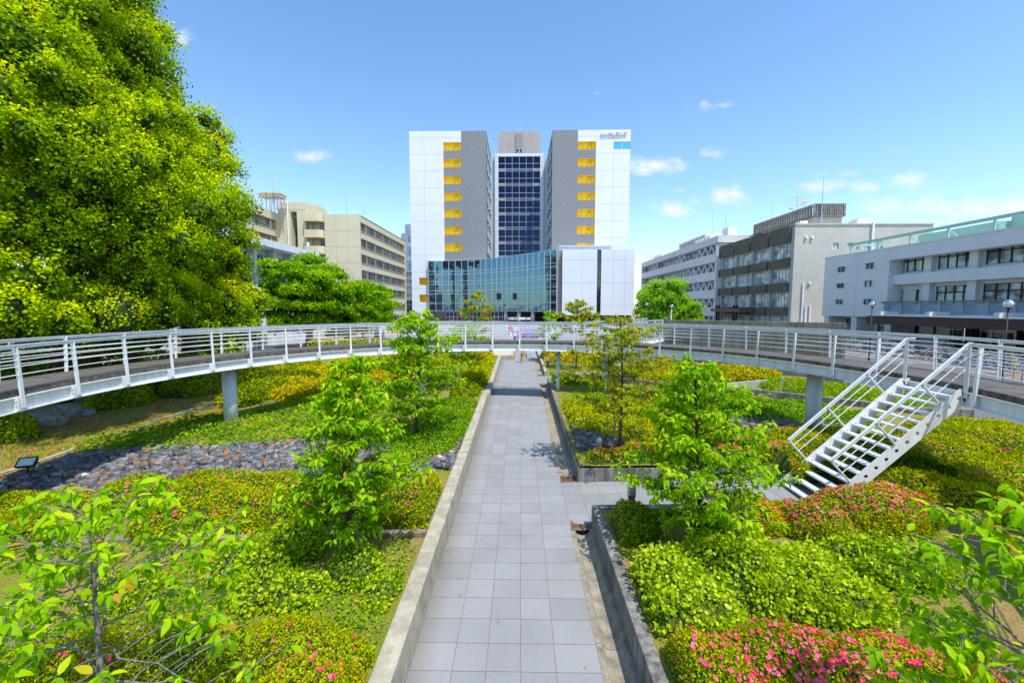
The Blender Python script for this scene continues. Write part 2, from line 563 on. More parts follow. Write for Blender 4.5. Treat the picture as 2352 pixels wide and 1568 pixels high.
# one sheet to the horizon, with the sunken garden left open
mb = MB()
hx0, hx1, hy0, hy1 = -30., 18., -26., 38.
B = 2500.
mb.quad((-B, -B, PLZ), (B, -B, PLZ), (B, hy0, PLZ), (-B, hy0, PLZ))
mb.quad((-B, hy1, PLZ), (B, hy1, PLZ), (B, B, PLZ), (-B, B, PLZ))
mb.quad((-B, hy0, PLZ), (hx0, hy0, PLZ), (hx0, hy1, PLZ), (-B, hy1, PLZ))
mb.quad((hx1, hy0, PLZ), (B, hy0, PLZ), (B, hy1, PLZ), (hx1, hy1, PLZ))
struct('plaza_ground', mb, M['plaza'])
mb = MB()
mb.quad((17.9, -20, PLZ + .004), (60, -20, PLZ + .004), (60, 62, PLZ + .004), (17.9, 62, PLZ + .004))
struct('asphalt_yard', mb, M['asphalt'])
mb = MB()
mb.quad((-58, 60, PLZ + .004), (-20, 60, PLZ + .004), (-20, 74, PLZ + .004), (-58, 74, PLZ + .004))
struct('brick_walk', mb, M['brick_walk'])
mb = MB()
zz = PLZ + .008
mb.quad((33.6, 27, zz), (33.75, 27, zz), (33.75, 49, zz), (33.6, 49, zz))
for k in range(9):
    y0 = 28 + k * 2.4
    mb.quad((31.6, y0, zz), (33.6, y0, zz), (33.6, y0 + .1, zz), (31.6, y0 + .1, zz))
mb.quad((21.8, 10, zz), (21.95, 10, zz), (21.95, 23, zz), (21.8, 23, zz))
for k in range(4):
    for j in range(5):
        x0 = 25.5 + j * .55 + k * .2; y0 = 33.5 + k * .8
        mb.quad((x0, y0, zz), (x0 + .32, y0, zz), (x0 + .3, y0 + .12, zz), (x0, y0 + .14, zz))
struct('road_markings', mb, M['road_paint'])

def soil_sheet(name, x0, x1, y0, y1, step=.5):
    nx = int((x1 - x0) / step) + 1; ny = int((y1 - y0) / step) + 1
    xs = np.linspace(x0, x1, nx); ys = np.linspace(y0, y1, ny)
    X, Y = np.meshgrid(xs, ys)
    Z = soil(X, Y)
    V = np.c_[X.ravel(), Y.ravel(), Z.ravel()]
    i = np.arange(nx * ny).reshape(ny, nx)
    F = np.stack([i[:-1, :-1], i[:-1, 1:], i[1:, 1:], i[1:, :-1]], -1).reshape(-1, 4)
    o = npmesh(name, V, F, M['soil'], smooth=True)
    o['kind'] = 'structure'
soil_sheet('garden_ground', -30.4, -1.86, -26, 38.4)
soil_sheet('garden_ground', 1.87, 18.4, -26, 9.6)
soil_sheet('garden_ground', 8.6, 18.4, 9.6, 11.94)
soil_sheet('garden_ground', 1.72, 18.4, 11.94, 25.9)
soil_sheet('garden_ground', 6.2, 18.4, 25.9, 28.8)
soil_sheet('garden_ground', 1.72, 18.4, 28.8, 38.4)

# paved path of separate stone slabs over a grout bed
TX = [-1.58, -.965, -.477, .018, .528, 1.177]
TV = []; TF = []; TT = []
def tile(x0, x1, y0, y1, zf):
    g = .004
    n = len(TV)
    for x, y in ((x0 + g, y0 + g), (x1 - g, y0 + g), (x1 - g, y1 - g), (x0 + g, y1 - g)):
        TV.append((x, y, zf(x, y)))
    TF.append((n, n + 1, n + 2, n + 3)); TT.extend([rng.uniform()] * 4)
zpf = lambda x, y: zp(y)
zbr = lambda x, y: zp(y) + max(0, .035 * (x - 1.177))
k = -21
while True:
    y0 = 6.18 + .5 * k; k += 1
    if y0 > 47: break
    for i in range(5):
        if y0 > 36.6 and i < 2: continue
        tile(TX[i], TX[i + 1], y0, y0 + .5, zpf)
    if 9.6 < y0 < 11.7:
        for j in range(15):
            tile(1.177 + .5 * j, 1.677 + .5 * j, y0, min(y0 + .5, 11.93), zbr)
    if 25.8 < y0 < 28.6:
        for j in range(10):
            tile(1.177 + .5 * j, 1.677 + .5 * j, y0, y0 + .5, zpf)
o = npmesh('paved_path', TV, TF, M['paver'], tint=TT); o['kind'] = 'structure'
mb = MB()
ys = [-5, 31, 33.6, 37, 47.2]
for a, b in zip(ys[:-1], ys[1:]):
    x0 = -1.58 if b <= 37 else -.6
    mb.quad((x0, a, zp(a) - .004), (1.177, a, zp(a) - .004), (1.177, b, zp(b) - .004), (x0, b, zp(b) - .004))
mb.quad((1.177, 9.4, zbr(1.2, 9.4) - .004), (8.7, 9.4, zbr(8.7, 9.4) - .004), (8.7, 12, zbr(8.7, 12) - .004), (1.177, 12, zbr(1.2, 12) - .004))
mb.quad((1.177, 25.6, zp(25.6) - .004), (6.3, 25.6, zp(25.6) - .004), (6.3, 29.2, zp(29.2) - .004), (1.177, 29.2, zp(29.2) - .004))
struct('path_bed', mb, M['grout'])

# half-pipe gutter
mb = MB()
prof = [(1.177, .0), (1.27, .0)] + [(1.27 + .165 * (1 - cos(pi * i / 8)), -.11 * sin(pi * i / 8)) for i in range(1, 8)] + [(1.60, .0), (1.605, .03), (1.676, .03)]
for a, b in ((-5, 9.42), (12.42, 25.45), (29.2, 47)):
    n = max(2, int((b - a) / 1.5))
    for i in range(n):
        y0 = a + (b - a) * i / n; y1 = a + (b - a) * (i + 1) / n - .008
        for (xa, za), (xb, zb) in zip(prof[:-1], prof[1:]):
            mb.quad((xa, y0, zp(y0) + za), (xb, y0, zp(y0) + zb), (xb, y1, zp(y1) + zb), (xa, y1, zp(y1) + za))
    for yy in (a, b):
        mb.add([(x, yy, zp(yy) + z) for x, z in prof] + [(1.676, yy, zp(yy) - .3), (1.177, yy, zp(yy) - .3)], [tuple(range(len(prof) + 2))])
struct('gutter', mb, M['gutter'], smooth=False)

def grate(y0, y1, label):
    t = thing('drain_grate', label, 'drain grate', (1.4, (y0 + y1) / 2, zp((y0 + y1) / 2)), group='iron drain grates beside the path')
    mb = MB()
    x0, x1 = 1.19, 1.66
    zf = zp((y0 + y1) / 2) + .006
    nx, ny = 10, 7
    for i in range(nx + 1):
        x = x0 + (x1 - x0) * i / nx
        mb.box(x - .013, x + .013, y0, y1, zf - .025, zf)
    for i in range(ny + 1):
        y = y0 + (y1 - y0) * i / ny
        mb.box(x0, x1, y - .016, y + .016, zf - .026, zf - .001)
    mb.build('grating', M['rust_grate'], t)
    MB().box(x0 - .012, x1 + .012, y0 - .012, y1 + .012, zf - .4, zf - .06).build('sump', M['rubber'], t)
    f = MB()
    f.add([(x0 - .014, y0 - .014, zf + .003), (x1 + .014, y0 - .014, zf + .003), (x1 + .014, y1 + .014, zf + .003), (x0 - .014, y1 + .014, zf + .003), (x0 + .004, y0 + .004, zf + .003), (x1 - .004, y0 + .004, zf + .003), (x1 - .004, y1 - .004, zf + .003), (x0 + .004, y1 - .004, zf + .003)], [(0, 1, 5, 4), (1, 2, 6, 5), (2, 3, 7, 6), (3, 0, 4, 7)])
    f.build('rim', M['concrete'], t)
grate(9.46, 9.93, 'rusty drain grate closing the near gutter, before the side path to the stairs')
grate(11.96, 12.40, 'rusty drain grate at the bed corner just past the side path to the stairs')
grate(25.5, 25.9, 'drain grate in the shadow of the footbridge')
grate(28.85, 29.2, 'drain grate farthest up the path beyond the footbridge shadow')

# ------------------------------------------------------------------ garden walls
def wall(name, label, pts, th, zbot, m, bevel=.012, group=None):
    """pts (x, y, ztop): inner line; the thickness grows to the left of the direction of travel"""
    mb = MB()
    n = len(pts)
    P = [Vector((p[0], p[1])) for p in pts]
    off = []
    for i in range(n):
        d1 = (P[i] - P[i - 1]).normalized() if i else None
        d2 = (P[i + 1] - P[i]).normalized() if i < n - 1 else None
        d1 = d1 or d2; d2 = d2 or d1
        n1 = Vector((-d1.y, d1.x)); n2 = Vector((-d2.y, d2.x))
        b = (n1 + n2).normalized()
        off.append(P[i] + b * th / max(.3, b.dot(n1)))
    vs = []
    for i in range(n):
        zb = zbot(pts[i][1]) if callable(zbot) else zbot
        vs += [(P[i].x, P[i].y, zb), (P[i].x, P[i].y, pts[i][2]), (off[i].x, off[i].y, pts[i][2]), (off[i].x, off[i].y, zb)]
    fs = []
    for i in range(n - 1):
        a = 4 * i; b = a + 4
        fs += [(a, b, b + 1, a + 1), (a + 1, b + 1, b + 2, a + 2), (a + 2, b + 2, b + 3, a + 3)]
    fs += [(0, 1, 2, 3), (4 * n - 1, 4 * n - 2, 4 * n - 3, 4 * n - 4)]
    mb.add(vs, fs)
    o = mb.build(name, m, None, bevel=bevel)
    bm_fix(o)
    return tag(o, label, 'wall', group)

def bm_fix(o):
    import bmesh
    bm = bmesh.new(); bm.from_mesh(o.data)
    bmesh.ops.recalc_face_normals(bm, faces=bm.faces)
    bm.to_mesh(o.data); bm.free()

def seg(x, ya, yb, h, n=8):
    return [(x, ya + (yb - ya) * i / n, zp(ya + (yb - ya) * i / n) + h) for i in range(n + 1)]
low = lambda y: zp(y) - .5
wall('garden_wall', 'long concrete kerb wall along the left edge of the path, in front of the footbridge', seg(-1.58, -5, 21.3, .60), .285, low, M['concrete'])
wall('garden_wall', 'lower concrete kerb wall on the left of the path beyond the footbridge shadow', seg(-1.58, 21.31, 36.9, .36), .27, low, M['concrete'])
wall('garden_wall', 'short stub wall turning across the left of the path far beyond the footbridge', [(-.53, 45, .80), (-.53, 36.9, .80), (-2.3, 36.9, .80)][::-1], .22, low, M['concrete'])
r1 = [(8.5, 9.61, .55)] + [(1.675, 9.61, zp(9.6) + .52)] + seg(1.675, 9.6, -5, .52)[1:]
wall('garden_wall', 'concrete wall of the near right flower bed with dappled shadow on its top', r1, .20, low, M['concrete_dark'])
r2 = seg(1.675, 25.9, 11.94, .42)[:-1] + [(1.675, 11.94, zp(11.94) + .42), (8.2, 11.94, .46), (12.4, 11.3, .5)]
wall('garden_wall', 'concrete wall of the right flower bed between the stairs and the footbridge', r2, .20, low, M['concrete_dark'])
wall('garden_wall', 'concrete edge wall on the right of the path beyond the footbridge', [(7, 28.8, .50), (1.675, 28.8, .52)][::1] + [], .2, low, M['concrete'])
wall('garden_wall', 'concrete kerb on the right side of the path leading away toward the plaza', seg(1.675, 46, 29.01, .28), .2, low, M['concrete'])

def gpts(pix, z):
    r = []
    for x, y in pix:
        a = G(x, y, z); r.append((a[0], a[1], z))
    return r
wall('garden_wall', 'low curved dark wall under the trees left of the footbridge column', gpts([(300, 990), (359, 963), (440, 937), (527, 911)], .62)[::-1], .15, .1, M['concrete_dark'])
wall('garden_wall', 'low curved timber-faced edge behind the left footbridge column', gpts([(527, 911), (600, 906), (660, 907), (735, 912)], .66)[::-1], .14, .1, M['timber'])
wall('garden_wall', 'pale flat kerb at far left between leaf litter and grey stones', gpts([(-60, 1104), (0, 1083), (90, 1055), (170, 1027)], .52)[::-1], .14, .2, M['concrete'], .006)
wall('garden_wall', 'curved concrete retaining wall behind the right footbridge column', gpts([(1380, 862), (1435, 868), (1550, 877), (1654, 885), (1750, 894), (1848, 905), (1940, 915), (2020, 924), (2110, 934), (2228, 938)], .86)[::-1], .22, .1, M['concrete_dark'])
wall('garden_wall', 'thin pale edging in front of the clipped orange hedge on the right', gpts([(1640, 884), (1700, 876), (1760, 871)], .9)[::-1], .12, .3, M['concrete_low'])
for px, lb in (([(60, 1245), (190, 1236), (320, 1226)], 'weathered timber edging log in front of the left azalea mounds'),
               ([(500, 1226), (640, 1222), (800, 1216), (980, 1213)], 'weathered timber edging log behind the pale privet beside the path')):
    o = wall('timber_edging', lb, gpts(px, .50)[::-1], .14, .1, M['timber'], .02)
    o['category'] = 'edging'

# the tall board-marked wall with the number
TW = []
xa, ya, xb, yb = 10.3, 32.2, 19.5, 25.8
uw = Vector((xb - xa, yb - ya, 0)).normalized(); nw = Vector((uw.y, -uw.x, 0))
if nw.y > 0: nw = -nw
Lw = sqrt((xb - xa) ** 2 + (yb - ya) ** 2)
t = thing('concrete_wall', 'tall board-marked concrete wall behind the footbridge, with a number on it', 'wall', (xa, ya, .3))
Fw = (Vector((xa, ya, 0)), uw, Vector((0, 0, 1)), nw)
mb = MB()
pos_ = 0.
for w_ in (3.1, 3.6, 4.4):
    w1 = min(w_, Lw - pos_)
    mb.fbox(Fw, pos_ + .012, pos_ + w1 - .012, -.3, 4.06, -.28, 0)
    pos_ += w_
mb.build('panel', M['concrete_tall'], t, bevel=.015)
mb = MB()
mb.fbox(Fw, 0, Lw, -.3, 4.03, -.25, -.03)
mb.build('joint', M['concrete_dark'], t)
mb = MB()
for i in range(14):
    for j in range(4):
        u = .5 + i * .78
        if u < Lw - .2:
            c = Fw[0] + uw * u + nw * .002 + Vector((0, 0, .75 + j * .9))
            mb.add([c + uw * .03 * cos(a * pi / 4) + Vector((0, 0, .03 * sin(a * pi / 4))) for a in range(8)], [tuple(range(8))])
mb.build('tie_hole', M['rubber'], t)
x0n, z0n = None, None
M['inscription'] = mat('dark metal figures', (.03, .028, .03), .5, var=.1)
text_obj('15961450', .46, (Fw[0] + uw * 1.55 + Vector((0, 0, 2.62)), uw, Vector((0, 0, 1)), nw), M['inscription'], 'number', t, .02, .0)
wl = thing('concrete_wall', 'pale lower concrete retaining wall seen under the footbridge at the foot of the tall wall', 'wall', (8, 33.4, .3))
Fl = (Vector((xa, ya, 0)) - uw * 3.2 , uw, Vector((0, 0, 1)), nw)
MB().fbox(Fl, 0, 3.18, -.3, 2.2, -.28, -.02).build('panel', M['concrete_low'], wl, bevel=.01)
MB().fbox(Fl, 0, 3.18, 2.2, 2.28, -.32, .02).build('coping', M['concrete_dark'], wl)

# stone stumps at the far left of the garden
for i, (px, py, w_, h_) in enumerate([(844, 830, .45, .5), (868, 828, .18, .75), (910, 835, .5, .4), (920, 828, .4, .45), (930, 822, .45, .42)]):
    x, y = G(px, py + 8, .55)
    o = MB().box(x - w_ / 2, x + w_ / 2, y - .2, y + .2, .3, .55 + h_).build('stone_block', M['concrete'], None, bevel=.03)
    tag(o, ['square concrete block farthest left among the far hedges left of the path', 'narrow upright stone post among the far hedges', 'wide low concrete block right of the upright post', 'concrete block just behind the wide low block', 'concrete block nearest the path, beside the tall dogwood'][i], 'stone block', 'stone blocks among the far left hedges')
# ------------------------------------------------------------------ vegetation helpers
def inpoly(px, py, poly):
    inside = np.zeros(len(px), bool)
    n = len(poly)
    j = n - 1
    for i in range(n):
        xi, yi = poly[i]; xj, yj = poly[j]
        c = ((yi > py) != (yj > py)) & (px < (xj - xi) * (py - yi) / (yj - yi + 1e-12) + xi)
        inside ^= c
        j = i
    return inside

def gpoly(pix, z):
    return [G(x, y, z) for x, y in pix]

def lump(x0, x1, y0, y1, h, rot=0.):
    """mound seen in the given bounding box: returns x, y, rx, ry, h"""
    xc, yc = (x0 + x1) / 2, (y0 + y1) / 2
    z = .4 + .5 * h
    for _ in range(3):
        X, Y = G(xc, yc, z)
        z = float(soil(X, Y)) + .5 * h
    rx = (x1 - x0) / 2 * Y / FPX
    td = (CAMZ - z) / Y
    ry = max(.35, ((y1 - y0) * Y / FPX - .75 * h) / (2 * td))
    return (X, Y, rx * 1.14, ry * 1.2, h, rot)

def hedge_field(lumps, seed, rough=.05, flat=2.4):
    ph = np.random.default_rng(seed).uniform(0, 6.28, 8)
    def H(x, y):
        z = np.zeros_like(x)
        for (cx, cy, rx, ry, h, rot) in lumps:
            dx, dy = x - cx, y - cy
            c, s = cos(rot), sin(rot)
            u = (dx * c + dy * s) / rx; v = (-dx * s + dy * c) / ry
            w = 1 + .10 * np.sin(3 * np.arctan2(v, u) + ph[0]) + .06 * np.sin(5 * np.arctan2(v, u) + ph[1])
            d = (np.abs(u) ** 2.2 + np.abs(v) ** 2.2) ** (1 / 2.2) / w
            k = np.clip(1 - d ** flat, 0, 1) ** .5
            z = np.maximum(z, h * k)
        b = rough * (np.sin(x * 5.1 + ph[2]) * np.sin(y * 4.7 + ph[3]) + .6 * np.sin(x * 11 + y * 7 + ph[4]) * np.sin(y * 12 - x * 5 + ph[5]) + .8 * np.sin(x * 2.1 + ph[6]) * np.sin(y * 2.4 + ph[7]))
        # keep to the planted side of the kerb walls and paths
        m = np.clip((np.abs(x) - 1.97) / .10, 0, 1)
        m = m * (1 - np.clip((y - 9.33) / .12, 0, 1) * np.clip((12.17 - y) / .10, 0, 1) * (x > 0) * (x < 7.35))
        m = m * (1 - np.clip((y - 25.6) / .1, 0, 1) * np.clip((29.2 - y) / .1, 0, 1) * (x > 0) * (x < 6.3))
        z = z * np.sqrt(m)
        return np.where(z > .02, np.maximum(z + b * np.minimum(1, z * 3), .02), 0)
    return H

def hedge(name, label, cat, lumps, mt, seed=1, group=None, leaf=None, flowers=0, fl_zone=None, dens=2.4, rough=.05, flat=2.4, tmpl=T_SMALL, tint_shift=0., up=.5, fsize=.034, loose=0.):
    xs0 = min(l[0] - max(l[2], l[3]) * 1.2 for l in lumps); xs1 = max(l[0] + max(l[2], l[3]) * 1.2 for l in lumps)
    ys0 = min(l[1] - max(l[2], l[3]) * 1.2 for l in lumps); ys1 = max(l[1] + max(l[2], l[3]) * 1.2 for l in lumps)
    dist = max(3., min(l[1] for l in lumps))
    step = max(.06, dist * .009)
    flat = flat * 1.25
    H = hedge_field(lumps, seed, rough, flat)
    cx = sum(l[0] for l in lumps) / len(lumps); cy = sum(l[1] for l in lumps) / len(lumps)
    t = thing(name, label, cat, (cx, cy, float(soil(cx, cy))), group=group)
    nx = int((xs1 - xs0) / step) + 2; ny = int((ys1 - ys0) / step) + 2
    X, Y = np.meshgrid(np.linspace(xs0, xs1, nx), np.linspace(ys0, ys1, ny))
    Hh = H(X, Y)
    Z = soil(X, Y) - .06 + np.where(Hh > 0, Hh * .80, 0)
    idx = np.arange(nx * ny).reshape(ny, nx)
    F = np.stack([idx[:-1, :-1], idx[:-1, 1:], idx[1:, 1:], idx[1:, :-1]], -1).reshape(-1, 4)
    keep = (Hh.ravel()[F] > 0).any(1)
    F = F[keep]
    used = np.unique(F); rm = -np.ones(nx * ny, int); rm[used] = np.arange(len(used))
    npmesh('twig_mass', np.c_[X.ravel(), Y.ravel(), Z.ravel()][used], rm[F], M['twigs'], t, smooth=True)
    sz = leaf or max(.031, dist * .0054)
    area = (xs1 - xs0) * (ys1 - ys0)
    n = int(area * dens / sz ** 2 * 6.)
    n = min(n, 1500000)
    x = rng.uniform(xs0, xs1, n); y = rng.uniform(ys0, ys1, n)
    h = H(x, y)
    e = .02
    gx = (H(x + e, y) - h) / e; gy = (H(x, y + e) - h) / e
    gx = np.clip(gx, -5, 5); gy = np.clip(gy, -5, 5)
    g = np.sqrt(1 + gx * gx + gy * gy)
    ok = (h > .03) & (rng.uniform(0, 1, n) < np.minimum(1, g / 4.5))
    x, y, h, gx, gy, g = x[ok], y[ok], h[ok], gx[ok], gy[ok], g[ok]
    N = np.c_[-gx, -gy, np.ones(len(x))] / g[:, None]
    P = np.c_[x, y, soil(x, y) + h - .03] + N * rng.uniform(-.06 - loose, .03 + loose, len(x))[:, None]
    # leaves down the flanks
    for (lx, ly, rx, ry, lh, rot) in lumps:
        m = int(2 * pi * max(rx, ry) * lh * dens * 2.2 / sz ** 2)
        a = rng.uniform(0, 2 * pi, m); k = rng.uniform(.86, 1.0, m)
        e_ = (np.abs(np.cos(a)) ** 2.2 + np.abs(np.sin(a)) ** 2.2) ** (-1 / 2.2)
        qx = lx + rx * k * e_ * np.cos(a); qy = ly + ry * k * e_ * np.sin(a)
        ox = lx + rx * 1.2 * e_ * np.cos(a); oy = ly + ry * 1.2 * e_ * np.sin(a)
        hq = H(qx, qy); g2 = (hq > .05) & (H(ox, oy) < .35 * lh)
        qx, qy, hq, a = qx[g2], qy[g2], hq[g2], a[g2]
        N2 = np.c_[np.cos(a), np.sin(a), np.full(len(a), .35)]
        P2 = np.c_[qx, qy, soil(qx, qy) + rng.uniform(0, 1, len(a)) * hq] + N2 * rng.uniform(-.02, .06, len(a))[:, None]
        P = np.concatenate([P, P2]); N = np.concatenate([N, unit(N2)])
    n = len(P); x = P[:, 0]; y = P[:, 1]
    Dr = unit(N * up + rng.normal(0, .6, (n, 3)))
    Nn = unit(N + rng.normal(0, .45, (n, 3)))
    patch = .5 + .5 * np.sin(x * 2.3 + seed) * np.sin(y * 2.7 + seed * 2)
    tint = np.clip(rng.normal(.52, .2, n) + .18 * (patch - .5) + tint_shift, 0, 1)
    s = sz * rng.uniform(.7, 1.35, n)
    leaves('foliage', P, Nn, Dr, s, tint, mt, t, tmpl)
    if flowers:
        m = int(flowers)
        # blossoms in clusters
        kc = max(6, m // 5)
        ci = rng.integers(0, n, kc * 6)
        if fl_zone is not None:
            w = fl_zone(x[ci], y[ci]) ; ci = ci[rng.uniform(0, 1, len(ci)) < w]
        ci = ci[:kc]
        if len(ci):
            who = rng.integers(0, len(ci), m)
            q = P[ci[who]][:, :2] + rng.normal(0, .21, (m, 2))
            hq = H(q[:, 0], q[:, 1]); good = hq > .05
            q, hq = q[good], hq[good]
            gx = np.clip((H(q[:, 0] + e, q[:, 1]) - hq) / e, -3, 3); gy = np.clip((H(q[:, 0], q[:, 1] + e) - hq) / e, -3, 3)
            NN = unit(np.c_[-gx, -gy, np.ones(len(q))]) 
            PP = np.c_[q[:, 0], q[:, 1], soil(q[:, 0], q[:, 1]) + hq + .005] + NN * .01
            m = len(PP)
            V = []
            fs = max(fsize, dist * .0040) * rng.uniform(.6, 1.15, m)
            A = unit(np.cross(NN, rng.normal(0, 1, (m, 3)))); Bv = np.cross(NN, A)
            allP = np.repeat(PP, 5, 0); ang = np.tile(np.arange(5) * 2 * pi / 5, m)
            Dv = np.repeat(A, 5, 0) * np.cos(ang)[:, None] + np.repeat(Bv, 5, 0) * np.sin(ang)[:, None] + .45 * np.repeat(NN, 5, 0)
            NR = unit(np.repeat(NN, 5, 0) - Dv * .3)
            tf = (np.array([[0, 0, 0], [.36, .55, .05], [0, 1, 0], [-.36, .55, .05]]), np.array([[0, 1, 2, 3]]))
            leaves('blossoms', allP, NR, Dv, np.repeat(fs, 5), np.repeat(rng.uniform(0, 1, m), 5), M['petal'], t, tf)
    return t

def scatter(name, label, cat, polys, mt, sz, dens, hgt, tilt=.6, tmpl=T_SMALL, up=.5, shift=0., clumpy=1.):
    """leaves over the ground inside world polygons; one object of kind stuff"""
    PP = []
    for poly in polys:
        a = np.array(poly)
        x0, y0 = a.min(0); x1, y1 = a.max(0)
        n = int((x1 - x0) * (y1 - y0) * dens / sz ** 2)
        x = rng.uniform(x0, x1, n); y = rng.uniform(y0, y1, n)
        k = inpoly(x + rng.normal(0, .12, n), y + rng.normal(0, .12, n), poly)
        x, y = x[k], y[k]
        PP.append(np.c_[x, y])
    xy = np.concatenate(PP)
    x, y = xy[:, 0], xy[:, 1]
    n = len(x)
    hh = hgt * (.45 + .55 * np.abs(np.sin(x * 3.1 + np.sin(y * 2)) * np.sin(y * 3.3 + np.sin(x * 2.2)))) 
    if clumpy < 1:
        k = (np.sin(x * 2.7 + 1.3 * np.sin(y * 1.9)) * np.sin(y * 2.3 + x) + rng.normal(0, .3, n)) > (1 - 2 * clumpy)
        x, y, hh = x[k], y[k], hh[k]; n = len(x)
    z = soil(x, y) + hh * rng.uniform(.35, 1., n)
    Dr = unit(np.c_[rng.normal(0, 1, (n, 2)), np.abs(rng.normal(up, .3, n))])
    Nn = unit(np.c_[rng.normal(0, tilt, (n, 2)), np.ones(n)])
    tint = np.clip(rng.normal(.5, .2, n) + .25 * (np.sin(x * 1.7) * np.sin(y * 2.1)) + shift, 0, 1)
    o = leaves(name, np.c_[x, y, z], Nn, Dr, sz * rng.uniform(.7, 1.4, n), tint, mt, None, tmpl)
    return tag(o, label, cat, kind='stuff')

# ------------------------------------------------------------------ trees
def crown_leaves(cen, rad, per, sz, seed, flat=1., base=.42, span=.34, shell=(.62, 1.1), zmin=-.55):
    """clumps cen (k,3), rad (k,), per leaves for a unit-radius clump -> arrays"""
    r = np.random.default_rng(seed)
    P = []; N = []; T = []
    for c, R in zip(cen, rad):
        n = int(per * R * R)
        z = r.uniform(zmin, 1, n); a = r.uniform(0, 2 * pi, n); q = np.sqrt(1 - z * z)
        d = np.c_[q * np.cos(a), q * np.sin(a), z]
        lob = 1 + .18 * np.sin(4 * a + r.uniform(0, 6)) * q + .12 * np.sin(7 * a + 5 * z + r.uniform(0, 6))
        p = d * (r.uniform(shell[0], shell[1], n) * lob)[:, None] * R
        p = p + r.normal(0, .07, (n, 3)) * R
        p[:, 2] *= flat
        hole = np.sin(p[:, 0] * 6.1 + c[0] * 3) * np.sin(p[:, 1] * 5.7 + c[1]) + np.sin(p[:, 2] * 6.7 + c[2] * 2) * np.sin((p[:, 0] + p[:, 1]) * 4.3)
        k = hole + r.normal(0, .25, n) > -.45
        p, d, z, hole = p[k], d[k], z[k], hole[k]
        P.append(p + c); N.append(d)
        T.append(np.clip(base + span * z + .10 * hole + r.normal(0, .12, len(p)) + r.uniform(-.12, .12), 0, 1))  # tops yellower as new growth; shaded undersides and gaps put into tint too
    return np.concatenate(P), np.concatenate(N), np.concatenate(T)

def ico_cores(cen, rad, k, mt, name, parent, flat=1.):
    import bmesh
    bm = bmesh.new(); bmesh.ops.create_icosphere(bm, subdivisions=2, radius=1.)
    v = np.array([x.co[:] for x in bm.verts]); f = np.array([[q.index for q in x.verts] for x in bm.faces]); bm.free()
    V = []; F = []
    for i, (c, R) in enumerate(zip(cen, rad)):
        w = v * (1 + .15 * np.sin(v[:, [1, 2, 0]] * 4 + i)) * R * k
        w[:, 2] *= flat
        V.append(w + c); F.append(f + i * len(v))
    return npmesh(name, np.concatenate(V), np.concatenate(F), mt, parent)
M['dark_core'] = mat('inner foliage shade', (.02, .045, .003), 1., var=.5, scale=6.)  # shade between the leaf clumps put into a dark colour

def big_tree(name, label, cat, x, y, ztrunk, trunk_h, cz, rx, ry, rz, nclump, crad, per, sz, mt, seed, trunk_r=.45, group=None, flat=1., base=.42, inner=.25, bark='bark', cut=None, ymax=1., core=.7, lean=(0, 0), zlow=-1., span=.34):
    r = np.random.default_rng(seed)
    t = thing(name, label, cat, (x, y, ztrunk), group=group)
    C = []; R = []
    tries = 0
    while len(C) < nclump and tries < 60000:
        tries += 1
        z = r.uniform(max(zlow, -.98), 1); a = r.uniform(0, 2 * pi); q = sqrt(1 - z * z)
        q = q ** .62
        d = np.array([q * cos(a), q * sin(a), z])
        if d[1] > ymax: continue
        rr = r.uniform(.85, 1.) if r.uniform() > inner else r.uniform(.4, .8)
        k = 1 + .13 * sin(2.3 * a + seed) + .10 * sin(3.7 * z * 2 + seed + a)
        p = np.array([x + lean[0], y + lean[1], cz]) + d * rr * k * np.array([rx, ry, rz])
        R0 = crad * r.choice([.55, .7, .85, 1., 1.15, 1.3])
        if any(np.linalg.norm(p - c) < (R0 + q_) * .62 for c, q_ in zip(C, R)): continue
        C.append(p); R.append(R0)
    C = np.array(C); R = np.array(R)
    mb = MB()
    top = Vector((x + lean[0], y + lean[1], cz + rz * .35))
    b0 = Vector((x, y, ztrunk - .3)); mid = Vector((x + .1, y, ztrunk + trunk_h))
    mb.tube([b0, b0 + Vector((0, 0, .5)), mid, (mid + top) / 2, top], [trunk_r * 1.5, trunk_r * 1.1, trunk_r * .85, trunk_r * .55, trunk_r * .15], 9)
    for i in r.choice(len(C), min(len(C), 34), replace=False):
        c = Vector(C[i]); s = mid.lerp(top, r.uniform(0, .8))
        m1 = s.lerp(c, .5) + Vector((r.normal(0, .3), r.normal(0, .3), r.uniform(-.5, .1)))
        mb.tube([s, m1, c], [trunk_r * .32, trunk_r * .18, .03], 5)
    mb.build('trunk', M[bark], t, smooth=True)
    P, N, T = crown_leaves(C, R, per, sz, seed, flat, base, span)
    n = len(P)
    Nn = unit(N + rng.normal(0, .6, (n, 3))); Dr = unit(N * .3 + rng.normal(0, .8, (n, 3)) + np.array([0, 0, -.15]))
    cr = leaves('crown', P, Nn, Dr, sz * rng.uniform(.7, 1.35, n), T, mt, t)
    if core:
        ico_cores(C, R, core, M['dark_core'], 'foliage_shade_core', cr, flat)  # dark balls added inside the clumps to block light
    return t

